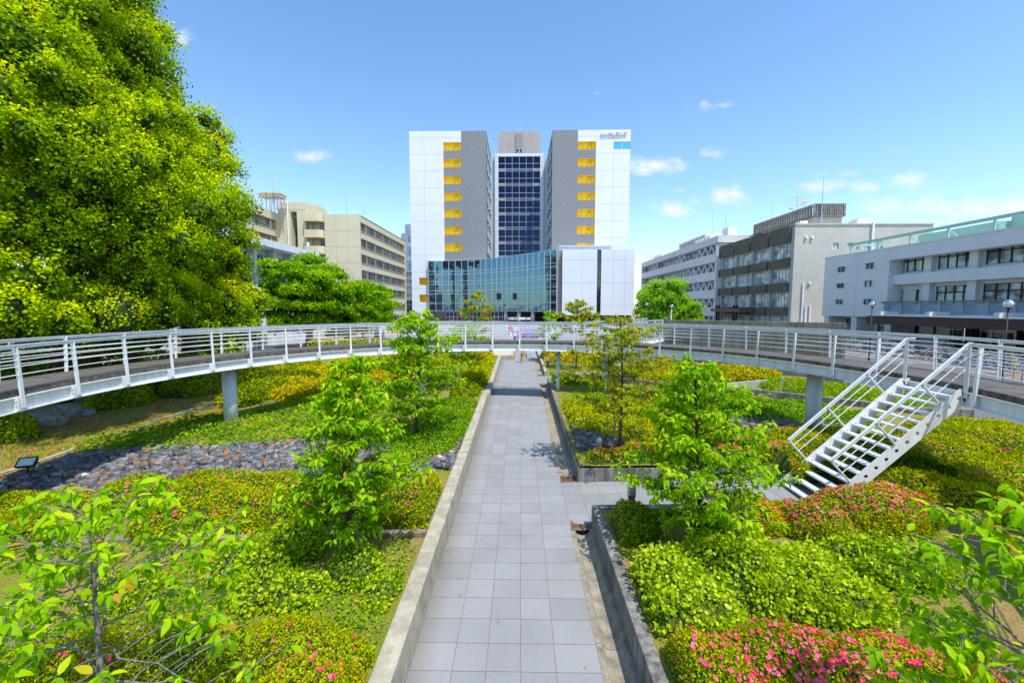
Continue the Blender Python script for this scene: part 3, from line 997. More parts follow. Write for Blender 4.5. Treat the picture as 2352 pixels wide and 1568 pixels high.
def dogwood(label, x, y, z0, H, W, mt, seed, nb=24, leafsz=.15, clear=.22, ros=7, stake=False, group='young dogwood trees in the garden', prof=None, bark='bark', per=6, trunk_r=.045, name='dogwood_tree', tmpl=T_LEAF, spread=1.):
    r = np.random.default_rng(seed)
    t = thing(name, label, 'tree', (x, y, z0), group=group)
    tr = MB()
    n = 9
    tp = []
    for i in range(n):
        f = i / (n - 1)
        tp.append(Vector((x + .06 * sin(3 * f + seed) * H / 3, y + .05 * sin(4 * f + seed * 2) * H / 3, z0 - .1 + f * (H * .96 + .1))))
    tr.tube(tp, [trunk_r * (1.15 - i / (n - 1)) + .006 for i in range(n)], 8)
    def at(f):
        f = min(.999, max(0, f)) * (n - 1); i = int(f)
        return tp[i].lerp(tp[min(i + 1, n - 1)], f - i)
    RP = []; RD = []
    prof = prof or (lambda s: (min(1, (s + .12) * 3.2)) * (1 - s) ** .62 + .06)
    for b in range(nb):
        s = (b + r.uniform(0, .8)) / nb
        f = clear + (1 - clear) * s
        L = W / 2 * prof(s) * r.uniform(.7, 1.15)
        a = b * 2.399 + r.uniform(-.5, .5)
        p0 = at(f)
        dirh = Vector((cos(a), sin(a), 0))
        rise = r.uniform(.10, .42) + .5 * s
        pts = [p0]
        m = 5
        for i in range(1, m + 1):
            u = i / m
            pts.append(p0 + dirh * (L * u) + Vector((0, 0, L * rise * u * (1.15 - .45 * u))) + Vector((r.normal(0, .025), r.normal(0, .025), r.normal(0, .02))) * (H / 3))
        tr.tube(pts, [max(.004, trunk_r * .38 * (1 - .8 * i / m) * (1 - .5 * s)) for i in range(m + 1)], 5)
        nr = max(3, int(ros * 2.3 * (L / (W / 2)) + 2))
        for k in range(nr):
            u = 1. - .85 * (k / max(1, nr))
            q = u * m; i = min(m - 1, int(q))
            c = pts[i].lerp(pts[i + 1], q - i)
            if k:
                sa = a + (1 if k % 2 else -1) * r.uniform(.6, 1.3)
                l2 = L * r.uniform(.12, .32) * spread
                e = c + Vector((cos(sa) * l2, sin(sa) * l2, l2 * r.uniform(.1, .5)))
                tr.tube([c, c.lerp(e, .5) + Vector((0, 0, .02)), e], [.006, .005, .003], 4)
                c = e
            RP.append(c); RD.append(dirh)
            if r.uniform() < .65:
                RP.append(c + Vector((r.normal(0, .10), r.normal(0, .10), r.normal(0, .07)))); RD.append(dirh)
    RP.append(tp[-1]); RD.append(Vector((1, 0, 0)))
    tr.build('trunk', M[bark], t, smooth=True)
    P = []; Dr = []; Nn = []; S = []; T = []
    for c, dh in zip(RP, RD):
        a0 = r.uniform(0, 6.28)
        k = per + r.integers(-1, 2)
        tone = r.normal(0, .12)
        for j in range(k):
            a = a0 + j * 2 * pi / k + r.normal(0, .25)
            dr = r.uniform(.15, 1.25)
            if j >= k - 1: dr = r.uniform(-.7, .2)
            d = np.array([cos(a) * cos(dr), sin(a) * cos(dr), -sin(dr)])
            nn = np.array([cos(a) * sin(dr), sin(a) * sin(dr), cos(dr)]) + r.normal(0, .22, 3)
            P.append(np.array(c) + d * .02 + r.normal(0, .012, 3)); Dr.append(d); Nn.append(nn)
            S.append(leafsz * r.uniform(.5, 1.2)); 
            hz = (c.z - z0) / H
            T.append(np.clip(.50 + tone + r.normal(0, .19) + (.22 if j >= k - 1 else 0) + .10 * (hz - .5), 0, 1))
    leaves('crown', np.array(P), np.array(Nn), np.array(Dr), np.array(S), np.array(T), mt, t, tmpl, smooth=True)
    if stake:
        sx = x - .14
        st = MB().tube([(sx, y - .05, z0 - .1), (sx, y - .05, z0 + 1.05)], .028, 7).build('support_stake', M['timber'], None)
        tag(st, 'brown wooden stake beside ' + stake, 'stake', 'wooden stakes beside the young trees')
    return t
# ------------------------------------------------------------------ hedges of the left garden
AZ, AG = M['azalea'], M['azalea_gold']
GL = 'clipped azalea mounds of the left garden'
GR = 'azalea and privet mounds of the right garden'
hedge('azalea_hedge', 'sprawling azalea hedge in the bottom left foreground beside the path wall, few pink blossoms', 'hedge',
      [lump(450, 860, 1385, 1600, .62), lump(210, 580, 1390, 1620, .62), lump(-60, 330, 1420, 1640, .58), lump(560, 800, 1500, 1680, .6)], AZ, 1, GL, flowers=170, dens=2.6, tint_shift=.05)
hedge('azalea_hedge', 'big rounded azalea mound behind the timber edging, scattered pink blossoms, left of staked dogwood', 'hedge',
      [lump(320, 520, 1130, 1245, .75), lump(430, 720, 1110, 1222, .8), lump(380, 600, 1090, 1190, .75)], AZ, 2, GL, flowers=330)
hedge('azalea_hedge', 'azalea mound directly in front of the grey stones with pink blossoms along its top', 'hedge',
      [lump(220, 420, 1090, 1170, .7), lump(400, 640, 1078, 1150, .7), lump(560, 720, 1080, 1150, .65)], AZ, 3, GL, flowers=160)
hedge('azalea_hedge', 'small round azalea mound at far left, half in shadow', 'hedge', [lump(45, 218, 1118, 1215, .65), lump(20, 120, 1150, 1235, .55)], AZ, 4, GL, flowers=26)
hedge('azalea_hedge', 'shadowed azalea mound at the left picture edge below the floodlight', 'hedge', [lump(-160, 140, 1112, 1225, .6), lump(-100, 60, 1170, 1300, .5)], AZ, 5, GL, flowers=4)
hedge('azalea_hedge', 'azalea block against the left path wall, right of the stake-supported dogwood', 'hedge',
      [lump(905, 1030, 1075, 1200, .62), lump(850, 960, 1090, 1195, .55)], AZ, 6, GL, flowers=45)
PV = M['privet']
hedge('privet_shrub', 'pale yellow-green privet cluster in front of the stake-supported dogwood', 'shrub',
      [lump(495, 665, 1215, 1340, .52), lump(585, 740, 1188, 1285, .52), lump(545, 745, 1290, 1388, .45)], PV, 7, leaf=.062, dens=1.9, rough=.12, tmpl=T_ROUND, loose=.06, up=.8, flat=1.8)
hedge('privet_shrub', 'low privet shrub seen through the branches of the lower left dogwood', 'shrub', [lump(225, 355, 1300, 1380, .45)], PV, 8, leaf=.062, dens=1.8, rough=.1, tmpl=T_ROUND, loose=.06, up=.8, flat=1.8)
hedge('privet_shrub', 'small round privet beside the foot of the stake-supported dogwood', 'shrub', [lump(768, 862, 1250, 1340, .42)], PV, 9, leaf=.055, dens=1.6, rough=.1, tmpl=T_ROUND, loose=.06, up=.8, flat=1.6, tint_shift=-.12)
hedge('privet_shrub', 'smallest privet tuft next to the left path wall', 'shrub', [lump(842, 910, 1318, 1368, .28)], PV, 10, leaf=.05, dens=1.5, rough=.1, tmpl=T_ROUND, loose=.06, up=.8, flat=1.6)
# ground-hugging shrubs between the slate bed and the footbridge, left of the path
hedge('low_shrub_bed', 'bright green shrub strip along the left path wall in front of the footbridge shadow', 'shrub bed',
      [lump(930, 1085, 930, 1030, .42), lump(985, 1100, 905, 965, .45), lump(900, 1040, 960, 1060, .4), lump(1010, 1092, 925, 985, .4)], M['cover'], 11, dens=2.2, tint_shift=.02)
hedge('azalea_hedge', 'large golden azalea hedge behind the left footbridge column', 'hedge',
      [lump(600, 760, 838, 912, .6), lump(720, 915, 835, 905, .62), lump(640, 860, 836, 880, .6)], AG, 12, GL, dens=2.2, tint_shift=.05)
hedge('azalea_hedge', 'dark shaded shrub right behind the left footbridge column', 'hedge', [lump(555, 640, 862, 925, .75)], AZ, 13, GL, tint_shift=-.2)  # lower tint puts the shade into its leaves
hedge('azalea_hedge', 'green hedge under the footbridge above the golden azaleas', 'hedge', [lump(585, 700, 815, 858, .7)], AZ, 14, GL, tint_shift=-.05)
hedge('azalea_hedge', 'far bronze azalea hedge seen under the middle of the footbridge, left of the path', 'hedge',
      [lump(790, 900, 802, 838, .55), lump(880, 960, 800, 835, .5)], AG, 15, GL, tint_shift=.1)
hedge('azalea_hedge', 'small round green azalea beside the concrete blocks', 'hedge', [lump(888, 935, 828, 852, .5)], AG, 16, GL, tint_shift=-.05)
hedge('azalea_hedge', 'bronze azaleas behind the tall dogwood left of the path', 'hedge', [lump(960, 1040, 808, 850, .5), lump(1060, 1130, 805, 835, .45)], AG, 17, GL, tint_shift=.1)
hedge('azalea_hedge', 'clipped boxy azalea mound beside the far left path wall', 'hedge', [lump(1066, 1118, 838, 882, .75)], AZ, 18, GL, flat=5, tint_shift=.08)
hedge('azalea_hedge', 'clipped azalea just beyond the boxy mound by the far left path wall', 'hedge', [lump(1105, 1136, 822, 856, .65)], AZ, 19, GL, flat=4, tint_shift=.1)
hedge('azalea_hedge', 'shaded shrub in front of the boxy azalea mound', 'hedge', [lump(1045, 1095, 870, 912, .5)], AZ, 20, GL, tint_shift=-.2)  # its shade is carried by the darker leaf tint
# shrubs under the camphor trees, shade put into their lower leaf tint
for i, (b, h_, lb) in enumerate([((-90, 58, 940, 1015, .9), 0, 'dark shaded shrub at the left edge in front of the boulders'),
                            ((395, 470, 852, 905, 1.0), 0, 'dark shaded shrub under the footbridge, left one of the shaded pair beside the column'),
                            ((470, 548, 838, 900, 1.1), 0, 'dark shaded shrub under the footbridge touching the column'),
                            ((230, 330, 880, 935, .9), 0, 'low dark shrub under the footbridge beyond the boulders')]):
    hedge('shade_tinted_shrub', lb, 'shrub', [lump(*b)], M['azalea'], 30 + i, 'shaded shrubs under the camphor trees', tint_shift=-.12, rough=.12, leaf=.09, dens=2)
hedge('ivy_hedge', 'low green hedge beyond the footbridge in front of the parked bicycles on the left', 'hedge', [(-14.5, 23.8, 3.2, .8, 1.0, 0), (-9.6, 26.2, 2.4, .8, 1.0, -.3), (-19.8, 22.4, 3.0, 1, 2.0, .2), (-24.6, 21.4, 3.4, 1, 2.3, .1)], M['azalea'], 36, rough=.16, leaf=.11, dens=2.2, tint_shift=-.25)  # leaf tint lowered to paint in the shade under the trees
x_, y_ = G(760, 792, 1.2)
hedge('clipped_hedge', 'clipped hedge beyond the footbridge left of the white banner figures', 'hedge', [(-16.5, 42., 4.2, .9, 1.15, 0)], M['azalea'], 37, flat=6, dens=2, tint_shift=.05)

# ------------------------------------------------------------------ hedges of the right garden
hedge('azalea_hedge', 'azalea hedge in the bottom right foreground thick with pink blossoms', 'hedge',
      [lump(1500, 1740, 1408, 1640, .60), lump(1640, 1960, 1402, 1620, .62), lump(1840, 2140, 1425, 1640, .60), lump(2030, 2320, 1470, 1680, .55)], AZ, 41, GR, flowers=1300, dens=2.8, tint_shift=.02,
      fl_zone=lambda x, y: np.clip(.5 + .5 * np.sin(x * 2.2 + .4) * np.sin(y * 3.1), .15, 1))
hedge('privet_hedge', 'wide glossy yellow-green privet hedge filling the near right bed', 'hedge',
      [lump(1450, 1640, 1235, 1420, .62), lump(1600, 1830, 1190, 1400, .66), lump(1700, 1960, 1230, 1410, .6), lump(1480, 1700, 1330, 1440, .6), lump(1840, 2020, 1300, 1430, .45)], PV, 42, GR, leaf=.060, dens=2.3, rough=.11, tmpl=T_ROUND, loose=.06, up=.8, tint_shift=.08)
hedge('privet_hedge', 'second privet clump right of the dark gap, below the pink azaleas', 'hedge',
      [lump(1905, 2060, 1215, 1300, .5), lump(1990, 2160, 1250, 1350, .5)], PV, 43, GR, leaf=.06, dens=2.0, rough=.11, tmpl=T_ROUND, loose=.06, up=.8)
hedge('azalea_hedge', 'azalea mound at the foot of the stairs covered in coral pink blossoms', 'hedge',
      [lump(1790, 1960, 1128, 1232, .6), lump(1895, 2135, 1104, 1218, .75)], AZ, 44, GR, flowers=1100, tint_shift=-.02)
hedge('azalea_hedge', 'small dark azalea at the corner of the near right bed with magenta blossoms on top', 'hedge',
      [lump(1388, 1500, 1142, 1240, .7)], AZ, 45, GR, flowers=110, tint_shift=-.18, fl_zone=lambda x, y: (y > np.median(y)).astype(float))
hedge('azalea_hedge', 'reddish azalea patch between the privet and the coral pink mound', 'hedge', [lump(1640, 1800, 1140, 1215, .6)], AG, 46, GR, flowers=25)
hedge('azalea_hedge', 'plain bright green azalea mound right of the lower stairs', 'hedge', [lump(2010, 2180, 1072, 1150, .75), lump(2130, 2300, 1095, 1190, .7)], AZ, 47, GR, tint_shift=.12)
hedge('azalea_hedge', 'broad azalea slope under the right end of the footbridge with a diagonal of pink blossoms', 'hedge',
      [lump(2120, 2330, 952, 1060, .85), lump(2220, 2480, 945, 1090, .9), lump(2080, 2260, 985, 1080, .8), lump(2200, 2450, 1040, 1150, .75)], AZ, 48, GR, flowers=320, tint_shift=.03)
hedge('azalea_hedge', 'azalea mound behind the stairs with a patch of pink blossoms', 'hedge',
      [lump(1735, 1850, 985, 1080, .6), lump(1810, 1935, 975, 1070, .6), (10.2, 13.6, 1.7, 1.2, .5, 0), (11.6, 12.6, 1.4, 1.3, .5, 0)], AZ, 49, GR, flowers=300)
hedge('shade_tinted_shrub', 'added dark shrub standing in for the shadow beneath the steel stairs', 'shrub', [(9.1, 10.7, .95, .95, .34, 0), (9.5, 12.2, .9, .8, .5, 0), (10.6, 11.2, 1., 1.3, .5, 0)], AZ, 57, tint_shift=-.5)  # shrub added here; the stairs' shadow is put into its leaf tint
hedge('azalea_hedge', 'azalea row along the bed wall with pink blossoms behind, beside the corner grate', 'hedge',
      [lump(1336, 1440, 1020, 1096, .5), lump(1400, 1560, 1010, 1092, .5), lump(1540, 1745, 1010, 1090, .48)], AZ, 50, GR, flowers=900, tint_shift=-.02)
hedge('low_shrub_bed', 'mixed green and bronze shrubs along the right path wall in front of the slate stones', 'shrub bed',
      [lump(1295, 1400, 925, 985, .42), lump(1370, 1520, 935, 1010, .42), lump(1480, 1660, 930, 1000, .4), lump(1300, 1500, 905, 950, .35)], M['azalea'], 51, dens=2.2, tint_shift=.12)
hedge('low_shrub_bed', 'green shrub bed between the two curved right walls and the slate stones', 'shrub bed',
      [lump(1620, 1800, 905, 965, .32), lump(1760, 1960, 915, 975, .32), lump(1500, 1660, 895, 950, .3)], M['cover'], 52, dens=2.1, tint_shift=-.04)
hedge('low_shrub_bed', 'yellow-green shrub bed on the terrace behind the right footbridge column', 'shrub bed',
      [lump(1770, 1900, 862, 908, .35), lump(1860, 2030, 872, 922, .35), lump(1980, 2110, 890, 935, .3)], M['cover'], 53, dens=2.1, tint_shift=.12)
hedge('azalea_hedge', 'long clipped orange-tipped azalea hedge in front of the pale retaining wall', 'hedge',
      [lump(1470, 1600, 838, 880, .7), lump(1570, 1700, 836, 872, .72), lump(1660, 1770, 838, 876, .75)], AG, 54, GR, flowers=20, flat=4)
hedge('azalea_hedge', 'bronze azaleas beyond the lawn behind the slim footbridge column', 'hedge',
      [lump(1215, 1290, 806, 828, .6), lump(1280, 1380, 806, 830, .6)], AG, 55, GR, tint_shift=.08)
hedge('azalea_hedge', 'shaded shrubs around the dark bollard lamp beside the slim column', 'hedge', [lump(1268, 1330, 850, 880, .5), lump(1320, 1390, 855, 878, .45)], AZ, 56, GR, tint_shift=-.15)  # shade painted into the leaves by the lowered tint

# ------------------------------------------------------------------ ground cover, grass
scatter('ground_cover', 'leafy ground cover strip above the grey stones, left of the path', 'ground cover',
        [gpoly([(165, 1040), (205, 1004), (315, 990), (430, 960), (531, 960), (620, 935), (722, 905), (900, 905), (960, 1010), (719, 1018), (586, 1022), (437, 1028), (324, 1033)], .6)], M['cover'], .085, 1.6, .30, tmpl=T_ROUND)
scatter('ground_cover', 'reddish green ground cover around the orange-tipped dogwood, right of the path', 'ground cover',
        [gpoly([(1290, 915), (1330, 905), (1500, 890), (1640, 900), (1700, 950), (1660, 985), (1310, 1000)], .5)], M['cover'], .09, 1.1, .2, tmpl=T_ROUND, shift=.05)
TG = (np.array([[-.10, 0, 0], [.10, 0, 0], [.03, 1, .15], [-.03, 1, .15]]), np.array([[0, 1, 2, 3]]))
scatter('lawn', 'short yellow-green grass between the near shrubs, left of the path', 'grass',
        [[(-1.95, 3.5), (-1.95, 9.5), (-7, 9.5), (-7, 3.5)]], M['grass'], .07, 1.3, .05, tmpl=TG, up=1.6, shift=.06, clumpy=.72)
scatter('lawn', 'sunlit grass strip behind the left footbridge column', 'grass',
        [gpoly([(560, 960), (600, 920), (760, 915), (740, 940), (620, 955)], .6), gpoly([(590, 865), (660, 850), (680, 880), (600, 900)], .6), gpoly([(0, 1075), (0, 1010), (120, 1005), (160, 1020)], .55)], M['grass'], .11, .6, .05, tmpl=TG, up=1.6, shift=.1, clumpy=.8)
scatter('lawn', 'bright green lawn around the slim footbridge column, right of the path', 'grass',
        [[(1.9, 28.9), (6.5, 28.9), (6.5, 34), (1.9, 34)], [(1.9, 23), (4.5, 21.5), (5, 25), (1.9, 25.8)]], M['grass'], .14, .9, .08, tmpl=TG, up=1.6, shift=-.1)
scatter('lawn', 'grass verge inside the far left path wall', 'grass',
        [[(-1.87, 21.5), (-2.6, 21.5), (-3.1, 30), (-1.87, 33)]], M['grass'], .12, .9, .08, tmpl=TG, up=1.6)
scatter('lawn', 'grass tufts between the curved right walls', 'grass',
        [gpoly([(1560, 890), (1700, 885), (1770, 900), (1640, 905)], .6)], M['grass'], .12, .8, .06, tmpl=TG, up=1.6, shift=.15)

scatter('ground_cover', 'low leafy weeds and clover between the near shrubs on both sides of the path', 'ground cover',
        [[(-1.97, 4.0), (-1.97, 9.0), (-6.8, 9.0), (-6.8, 4.0)], [(1.95, 3.5), (1.95, 9.3), (7.5, 9.3), (6.5, 3.5)]], M['cover'], .05, .9, .10, tmpl=T_ROUND, clumpy=.55)
# fallen leaves
M['litter'] = foliage('fallen leaves', [(0, (.20, .06, .015)), (.5, (.42, .17, .03)), (1, (.55, .33, .10))], .1, .02)
scatter('leaf_litter', 'brown fallen leaves under the camphor trees', 'fallen leaves',
        [gpoly([(0, 1000), (180, 960), (400, 900), (520, 900), (540, 960), (330, 990), (190, 1010), (90, 1060), (0, 1080)], .55), gpoly([(0, 1090), (165, 1032), (260, 1030), (180, 1090), (60, 1130), (0, 1130)], .5)], M['litter'], .07, .42, .02, up=.1, tilt=.25)
LP = []
for i in range(60):
    y = rng.uniform(4, 27); side = rng.uniform()
    x = rng.uniform(1.25, 1.6) if side < .45 else (rng.uniform(-1.56, -1.45) if side < .9 else rng.uniform(-1.4, 1.1))
    LP.append((x, y, zp(y) + (-.07 if 1.3 < x < 1.56 and not (9.4 < y < 12.4) else .006)))
LP = np.array(LP)
o = leaves('leaf_litter', LP, np.c_[rng.normal(0, .2, (60, 2)), np.ones(60)], np.c_[rng.normal(0, 1, (60, 2)), np.zeros(60)], rng.uniform(.03, .06, 60), rng.uniform(.3, 1, 60), M['litter'], None, T_ROUND)
tag(o, 'orange dry leaves scattered along the path and gutter', 'fallen leaves', kind='stuff')

# ------------------------------------------------------------------ slate stones
def stones(label, polys, n, s0, s1, m, name='slate_stones', zoff=0.):
    import bmesh
    bm = bmesh.new(); bmesh.ops.create_cube(bm, size=1.)
    v0 = np.array([x.co[:] for x in bm.verts]); f0 = np.array([[q.index for q in x.verts] for x in bm.faces]); bm.free()
    V = []; F = []; T = []
    c = 0
    for poly in polys:
        a = np.array(poly); lo = a.min(0); hi = a.max(0)
        area = (hi - lo).prod()
        k = int(n * area)
        x = rng.uniform(lo[0], hi[0], k); y = rng.uniform(lo[1], hi[1], k)
        ok = inpoly(x, y, poly); x, y = x[ok], y[ok]
        for xx, yy in zip(x, y):
            s = rng.uniform(s0, s1)
            w = v0 * np.array([s, s * rng.uniform(.55, .9), s * rng.uniform(.35, .65)]) + rng.normal(0, .10 * s, v0.shape)
            A = rng.uniform(0, 6.28, 3) * np.array([.1, .1, 1])
            R = np.array(Matrix.Rotation(A[2], 3, 'Z') @ Matrix.Rotation(A[0] * 1.2 - .4, 3, 'X') @ Matrix.Rotation(A[1] * 1.2 - .4, 3, 'Y'))
            w = w @ R.T + np.array([xx, yy, float(soil(xx, yy)) + zoff + rng.uniform(-.02, .11)])
            V.append(w); F.append(f0 + c * 8); T.append(np.full(8, rng.uniform())); c += 1
    o = npmesh(name, np.concatenate(V), np.concatenate(F), m, tint=np.concatenate(T))
    return tag(o, label, 'stones', kind='stuff')
def stone_mat():
    m, nt, out = _nt('slate')
    b = nt.nodes.new('ShaderNodeBsdfPrincipled')
    a = nt.nodes.new('ShaderNodeAttribute'); a.attribute_name = 'tint'
    c = _ramp(nt, a.outputs['Fac'], [(0, (.06, .062, .066)), (.45, (.15, .153, .16)), (.8, (.25, .253, .26)), (.9, (.19, .12, .08)), (.97, (.36, .15, .05)), (1, (.5, .48, .42))])
    g = _ramp(nt, _noise(nt, _pos(nt), 22., 4), [(.35, (.7, .7, .7)), (.65, (1.25, 1.25, 1.25))])
    nt.links.new(_mixrgb(nt, c, g, 1., 'MULTIPLY'), b.inputs['Base Color'])
    b.inputs['Roughness'].default_value = .75
    nt.links.new(b.outputs[0], out.inputs[0])
    return m
M['slate'] = stone_mat()
M['gravel_light'] = mat('pale pebbles', (.5, .45, .34), .9, var=.3, scale=30.)
SP = gpoly([(-60, 1160), (0, 1112), (60, 1085), (170, 1045), (330, 1032), (440, 1028), (586, 1022), (719, 1014), (1062, 1012), (1036, 1075), (700, 1092), (430, 1092), (300, 1092), (215, 1130), (130, 1135)], .5)
stones('dark grey slate stones with rusty ones among them, in the band left of the path', [SP], 165, .10, .21, M['slate'])
stones('dark slate stones around the white bollard lamp right of the path', [gpoly([(1312, 985), (1330, 1040), (1420, 1030), (1480, 1010), (1470, 975), (1400, 965)], .45)], 190, .10, .18, M['slate'])
stones('dark slate stones at the foot of the right footbridge column', [gpoly([(1660, 965), (1740, 950), (1920, 960), (1930, 985), (1800, 990), (1680, 985)], .6)], 140, .11, .2, M['slate'])
mb = MB(); mb.quad((-2.6, 37.2, .74), (-.76, 37.2, .74), (-.76, 42.5, .74), (-2.6, 42.5, .74))
o = mb.build('pebble_bed', M['gravel_light'], None); tag(o, 'pale pebble bed behind the stub wall far up the path', 'pebbles', kind='stuff')

# boulders
def boulder(px, py, z, r_, label, sq=.75, seed=0):
    import bmesh
    x, y = G(px, py, z)
    bm = bmesh.new(); bmesh.ops.create_icosphere(bm, subdivisions=3, radius=1.)
    v = np.array([q.co[:] for q in bm.verts]); f = np.array([[q.index for q in w.verts] for w in bm.faces]); bm.free()
    rr = np.random.default_rng(seed)
    for _ in range(9):
        d = unit(rr.normal(0, 1, (1, 3)))[0]; c = rr.uniform(.62, .9)
        s = v @ d; v = v - np.outer(np.maximum(s - c, 0), d) * .85
    v = v * np.array([r_, r_ * .8, r_ * sq]) + np.array([x, y, z])
    o = npmesh('boulder', v, f, M['rock'], smooth=False)
    tag(o, label, 'boulder', 'boulders under the camphor trees')
boulder(112, 968, .66, .78, 'large pale speckled boulder lit by a patch of sun under the footbridge', .6, 1)
boulder(157, 950, .65, .62, 'angular brown boulder just behind the pale speckled one', .75, 2)
boulder(203, 948, .62, .36, 'smallest grey boulder, right of the angular brown one', .7, 3)
boulder(408, 880, .7, .4, 'bluish boulder in deep shade under the footbridge', .7, 4)

# ------------------------------------------------------------------ trees of the garden
DW, DB = M['dogwood'], M['dogwood_bronze']
def base_at(px, py, z=.5):
    x, y = G(px, py, z); return x, y, float(soil(x, y))
x, y, z = base_at(782, 1278, .37)
dogwood('bushy bright green dogwood with a wooden stake, left of the path in the near bed', x + .28, y, z, 3.85, 2.3, DW, 11, nb=46, leafsz=.125, ros=12, clear=.17, stake='the near left dogwood')
x, y, z = base_at(958, 1012, .5)
dogwood('tall dogwood left of the path whose top rises above the footbridge rail', x, y, z, 4.45, 3.7, DW, 12, nb=52, leafsz=.135, ros=13, clear=.2, stake='the tall dogwood by the slate stones')
x, y, z = base_at(1420, 1040, .5)
dogwood('bronze-tipped airy dogwood right of the path, in front of the footbridge', x, y, z, 4.3, 3.9, DB, 13, nb=36, leafsz=.12, ros=12, clear=.26, stake='the bronze-tipped dogwood', bark='bark')
x, y, z = base_at(1592, 1245, .38)
dogwood('broad green dogwood in the near right bed between the path and the stairs', x, y, z, 3.7, 3.0, DW, 14, nb=54, leafsz=.125, ros=12, clear=.09)
# foreground trees
x, z = D(165, 1560, 3.7)
dogwood('large-leaved dogwood in the lower left corner with pale grey branches', -4.0, 3.75, .25, 2.95, 2.9, DW, 15, nb=26, leafsz=.128, ros=4.6, clear=.42, bark='bark_grey', prof=lambda s: .95 - .62 * s ** 1.5, trunk_r=.034, spread=1.2)
dogwood('large-leaved dogwood in the lower right corner with round drooping leaves', 4.1, 3.25, .25, 3.2, 2.4, M['dogwood'], 26, nb=26, leafsz=.125, ros=4.6, clear=.38, bark='bark_grey', prof=lambda s: .95 - .6 * s ** 1.6, trunk_r=.04, spread=1.2)
# farther young trees
dogwood('young dogwood beyond the footbridge left of the path, gold at its tip', D(1092, 800, 33.)[0], 33., .45, 6.0, 4.4, DB, 17, nb=22, leafsz=.27, ros=6, clear=.1, per=6)
x, y, z = base_at(1060, 868, .5)
dogwood('young dogwood behind the tall one, under the footbridge', x, y, z, 3.3, 3.6, DW, 18, nb=18, leafsz=.22, ros=6, clear=.3)
x, y, z = base_at(1322, 850, .55)
dogwood('young dogwood beyond the footbridge right of the path, above the lawn', x, y, z, 5.1, 3.4, DB, 19, nb=20, leafsz=.24, ros=6, clear=.5, stake='the lawn dogwood')
dogwood('small round tree just right of the banner beyond the footbridge', D(1262, 800, 36.)[0], 36., .45, 4.3, 2.6, DW, 20, nb=16, leafsz=.25, ros=5, clear=.3)
x, y, z = base_at(1400, 885, .5)
dogwood('bright green dogwood behind the bronze-tipped one', x, y, z, 3.0, 2.4, DW, 22, nb=18, leafsz=.2, ros=6, clear=.25)

# camphors
CG = 'camphor trees at the left'
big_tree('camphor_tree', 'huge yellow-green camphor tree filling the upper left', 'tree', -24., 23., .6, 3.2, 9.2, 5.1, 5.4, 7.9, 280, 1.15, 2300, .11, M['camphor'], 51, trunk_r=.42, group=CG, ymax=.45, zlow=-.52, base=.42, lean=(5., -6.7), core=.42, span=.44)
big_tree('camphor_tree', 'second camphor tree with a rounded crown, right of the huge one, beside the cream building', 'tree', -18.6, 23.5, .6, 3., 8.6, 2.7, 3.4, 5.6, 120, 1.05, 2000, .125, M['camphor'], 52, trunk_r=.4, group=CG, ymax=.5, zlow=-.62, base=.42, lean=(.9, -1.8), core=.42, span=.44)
big_tree('camphor_tree', 'shaded camphor tree behind the other two at their lower right', 'tree', -23.8, 34., .5, 2.5, 4.6, 2.8, 3., 3.8, 40, 1.2, 520, .26, M['camphor'], 53, trunk_r=.35, group=CG, ymax=.6, base=.30)  # lower base tint puts this crown's shade into leaf colour
big_tree('camphor_tree', 'low leafy camphor boughs at the left picture edge', 'tree', -20.5, 20., .6, 2.6, 4.6, 2.4, 1.6, 1.2, 16, .75, 2400, .085, M['camphor'], 54, trunk_r=.25, group=CG, base=.5, lean=(4.6, -5.4))
big_tree('camphor_tree', 'camphor crown leaning toward the footbridge, in front of the huge camphor tree', 'tree', -21., 19., .6, 4., 8.4, 2.3, 1.9, 2.2, 22, .95, 2200, .10, M['camphor'], 56, trunk_r=.3, group=CG, base=.44, lean=(6.3, -3.5), core=.4)
big_tree('camphor_tree', 'low camphor bough hanging just behind the left footbridge rail', 'tree', -18.2, 19.6, .6, 2.2, 4.4, 2.3, 1.4, 1.3, 16, .8, 2300, .10, M['camphor'], 55, trunk_r=.28, group=CG, base=.52)
# cherries
CH = 'cherry trees in front of the cream building'
big_tree('cherry_tree', 'wide dark green cherry tree in front of the low white building', 'tree', -23.0, 46., .45, 1.6, 6.0, 4.4, 3.6, 3.6, 70, 1.35, 420, .26, M['cherry'], 61, trunk_r=.4, group=CH, flat=.5, ymax=.6, core=.55, base=.5, span=.3)
big_tree('cherry_tree', 'spreading cherry tree in the middle of the row, with bare twigs above it', 'tree', -20.5, 50., .45, 1.5, 4.8, 3.6, 3.4, 2.9, 60, 1.3, 420, .27, M['cherry'], 62, trunk_r=.35, group=CH, flat=.5, ymax=.6, core=.55, base=.5, span=.3)
big_tree('cherry_tree', 'smaller cherry tree nearest the white tower block, crooked trunk showing', 'tree', -20.4, 60., .45, 2.0, 5.2, 2.3, 2.6, 2.4, 34, 1.2, 420, .3, M['cherry'], 63, trunk_r=.25, group=CH, flat=.5, ymax=.7, core=.4, base=.55, span=.3)
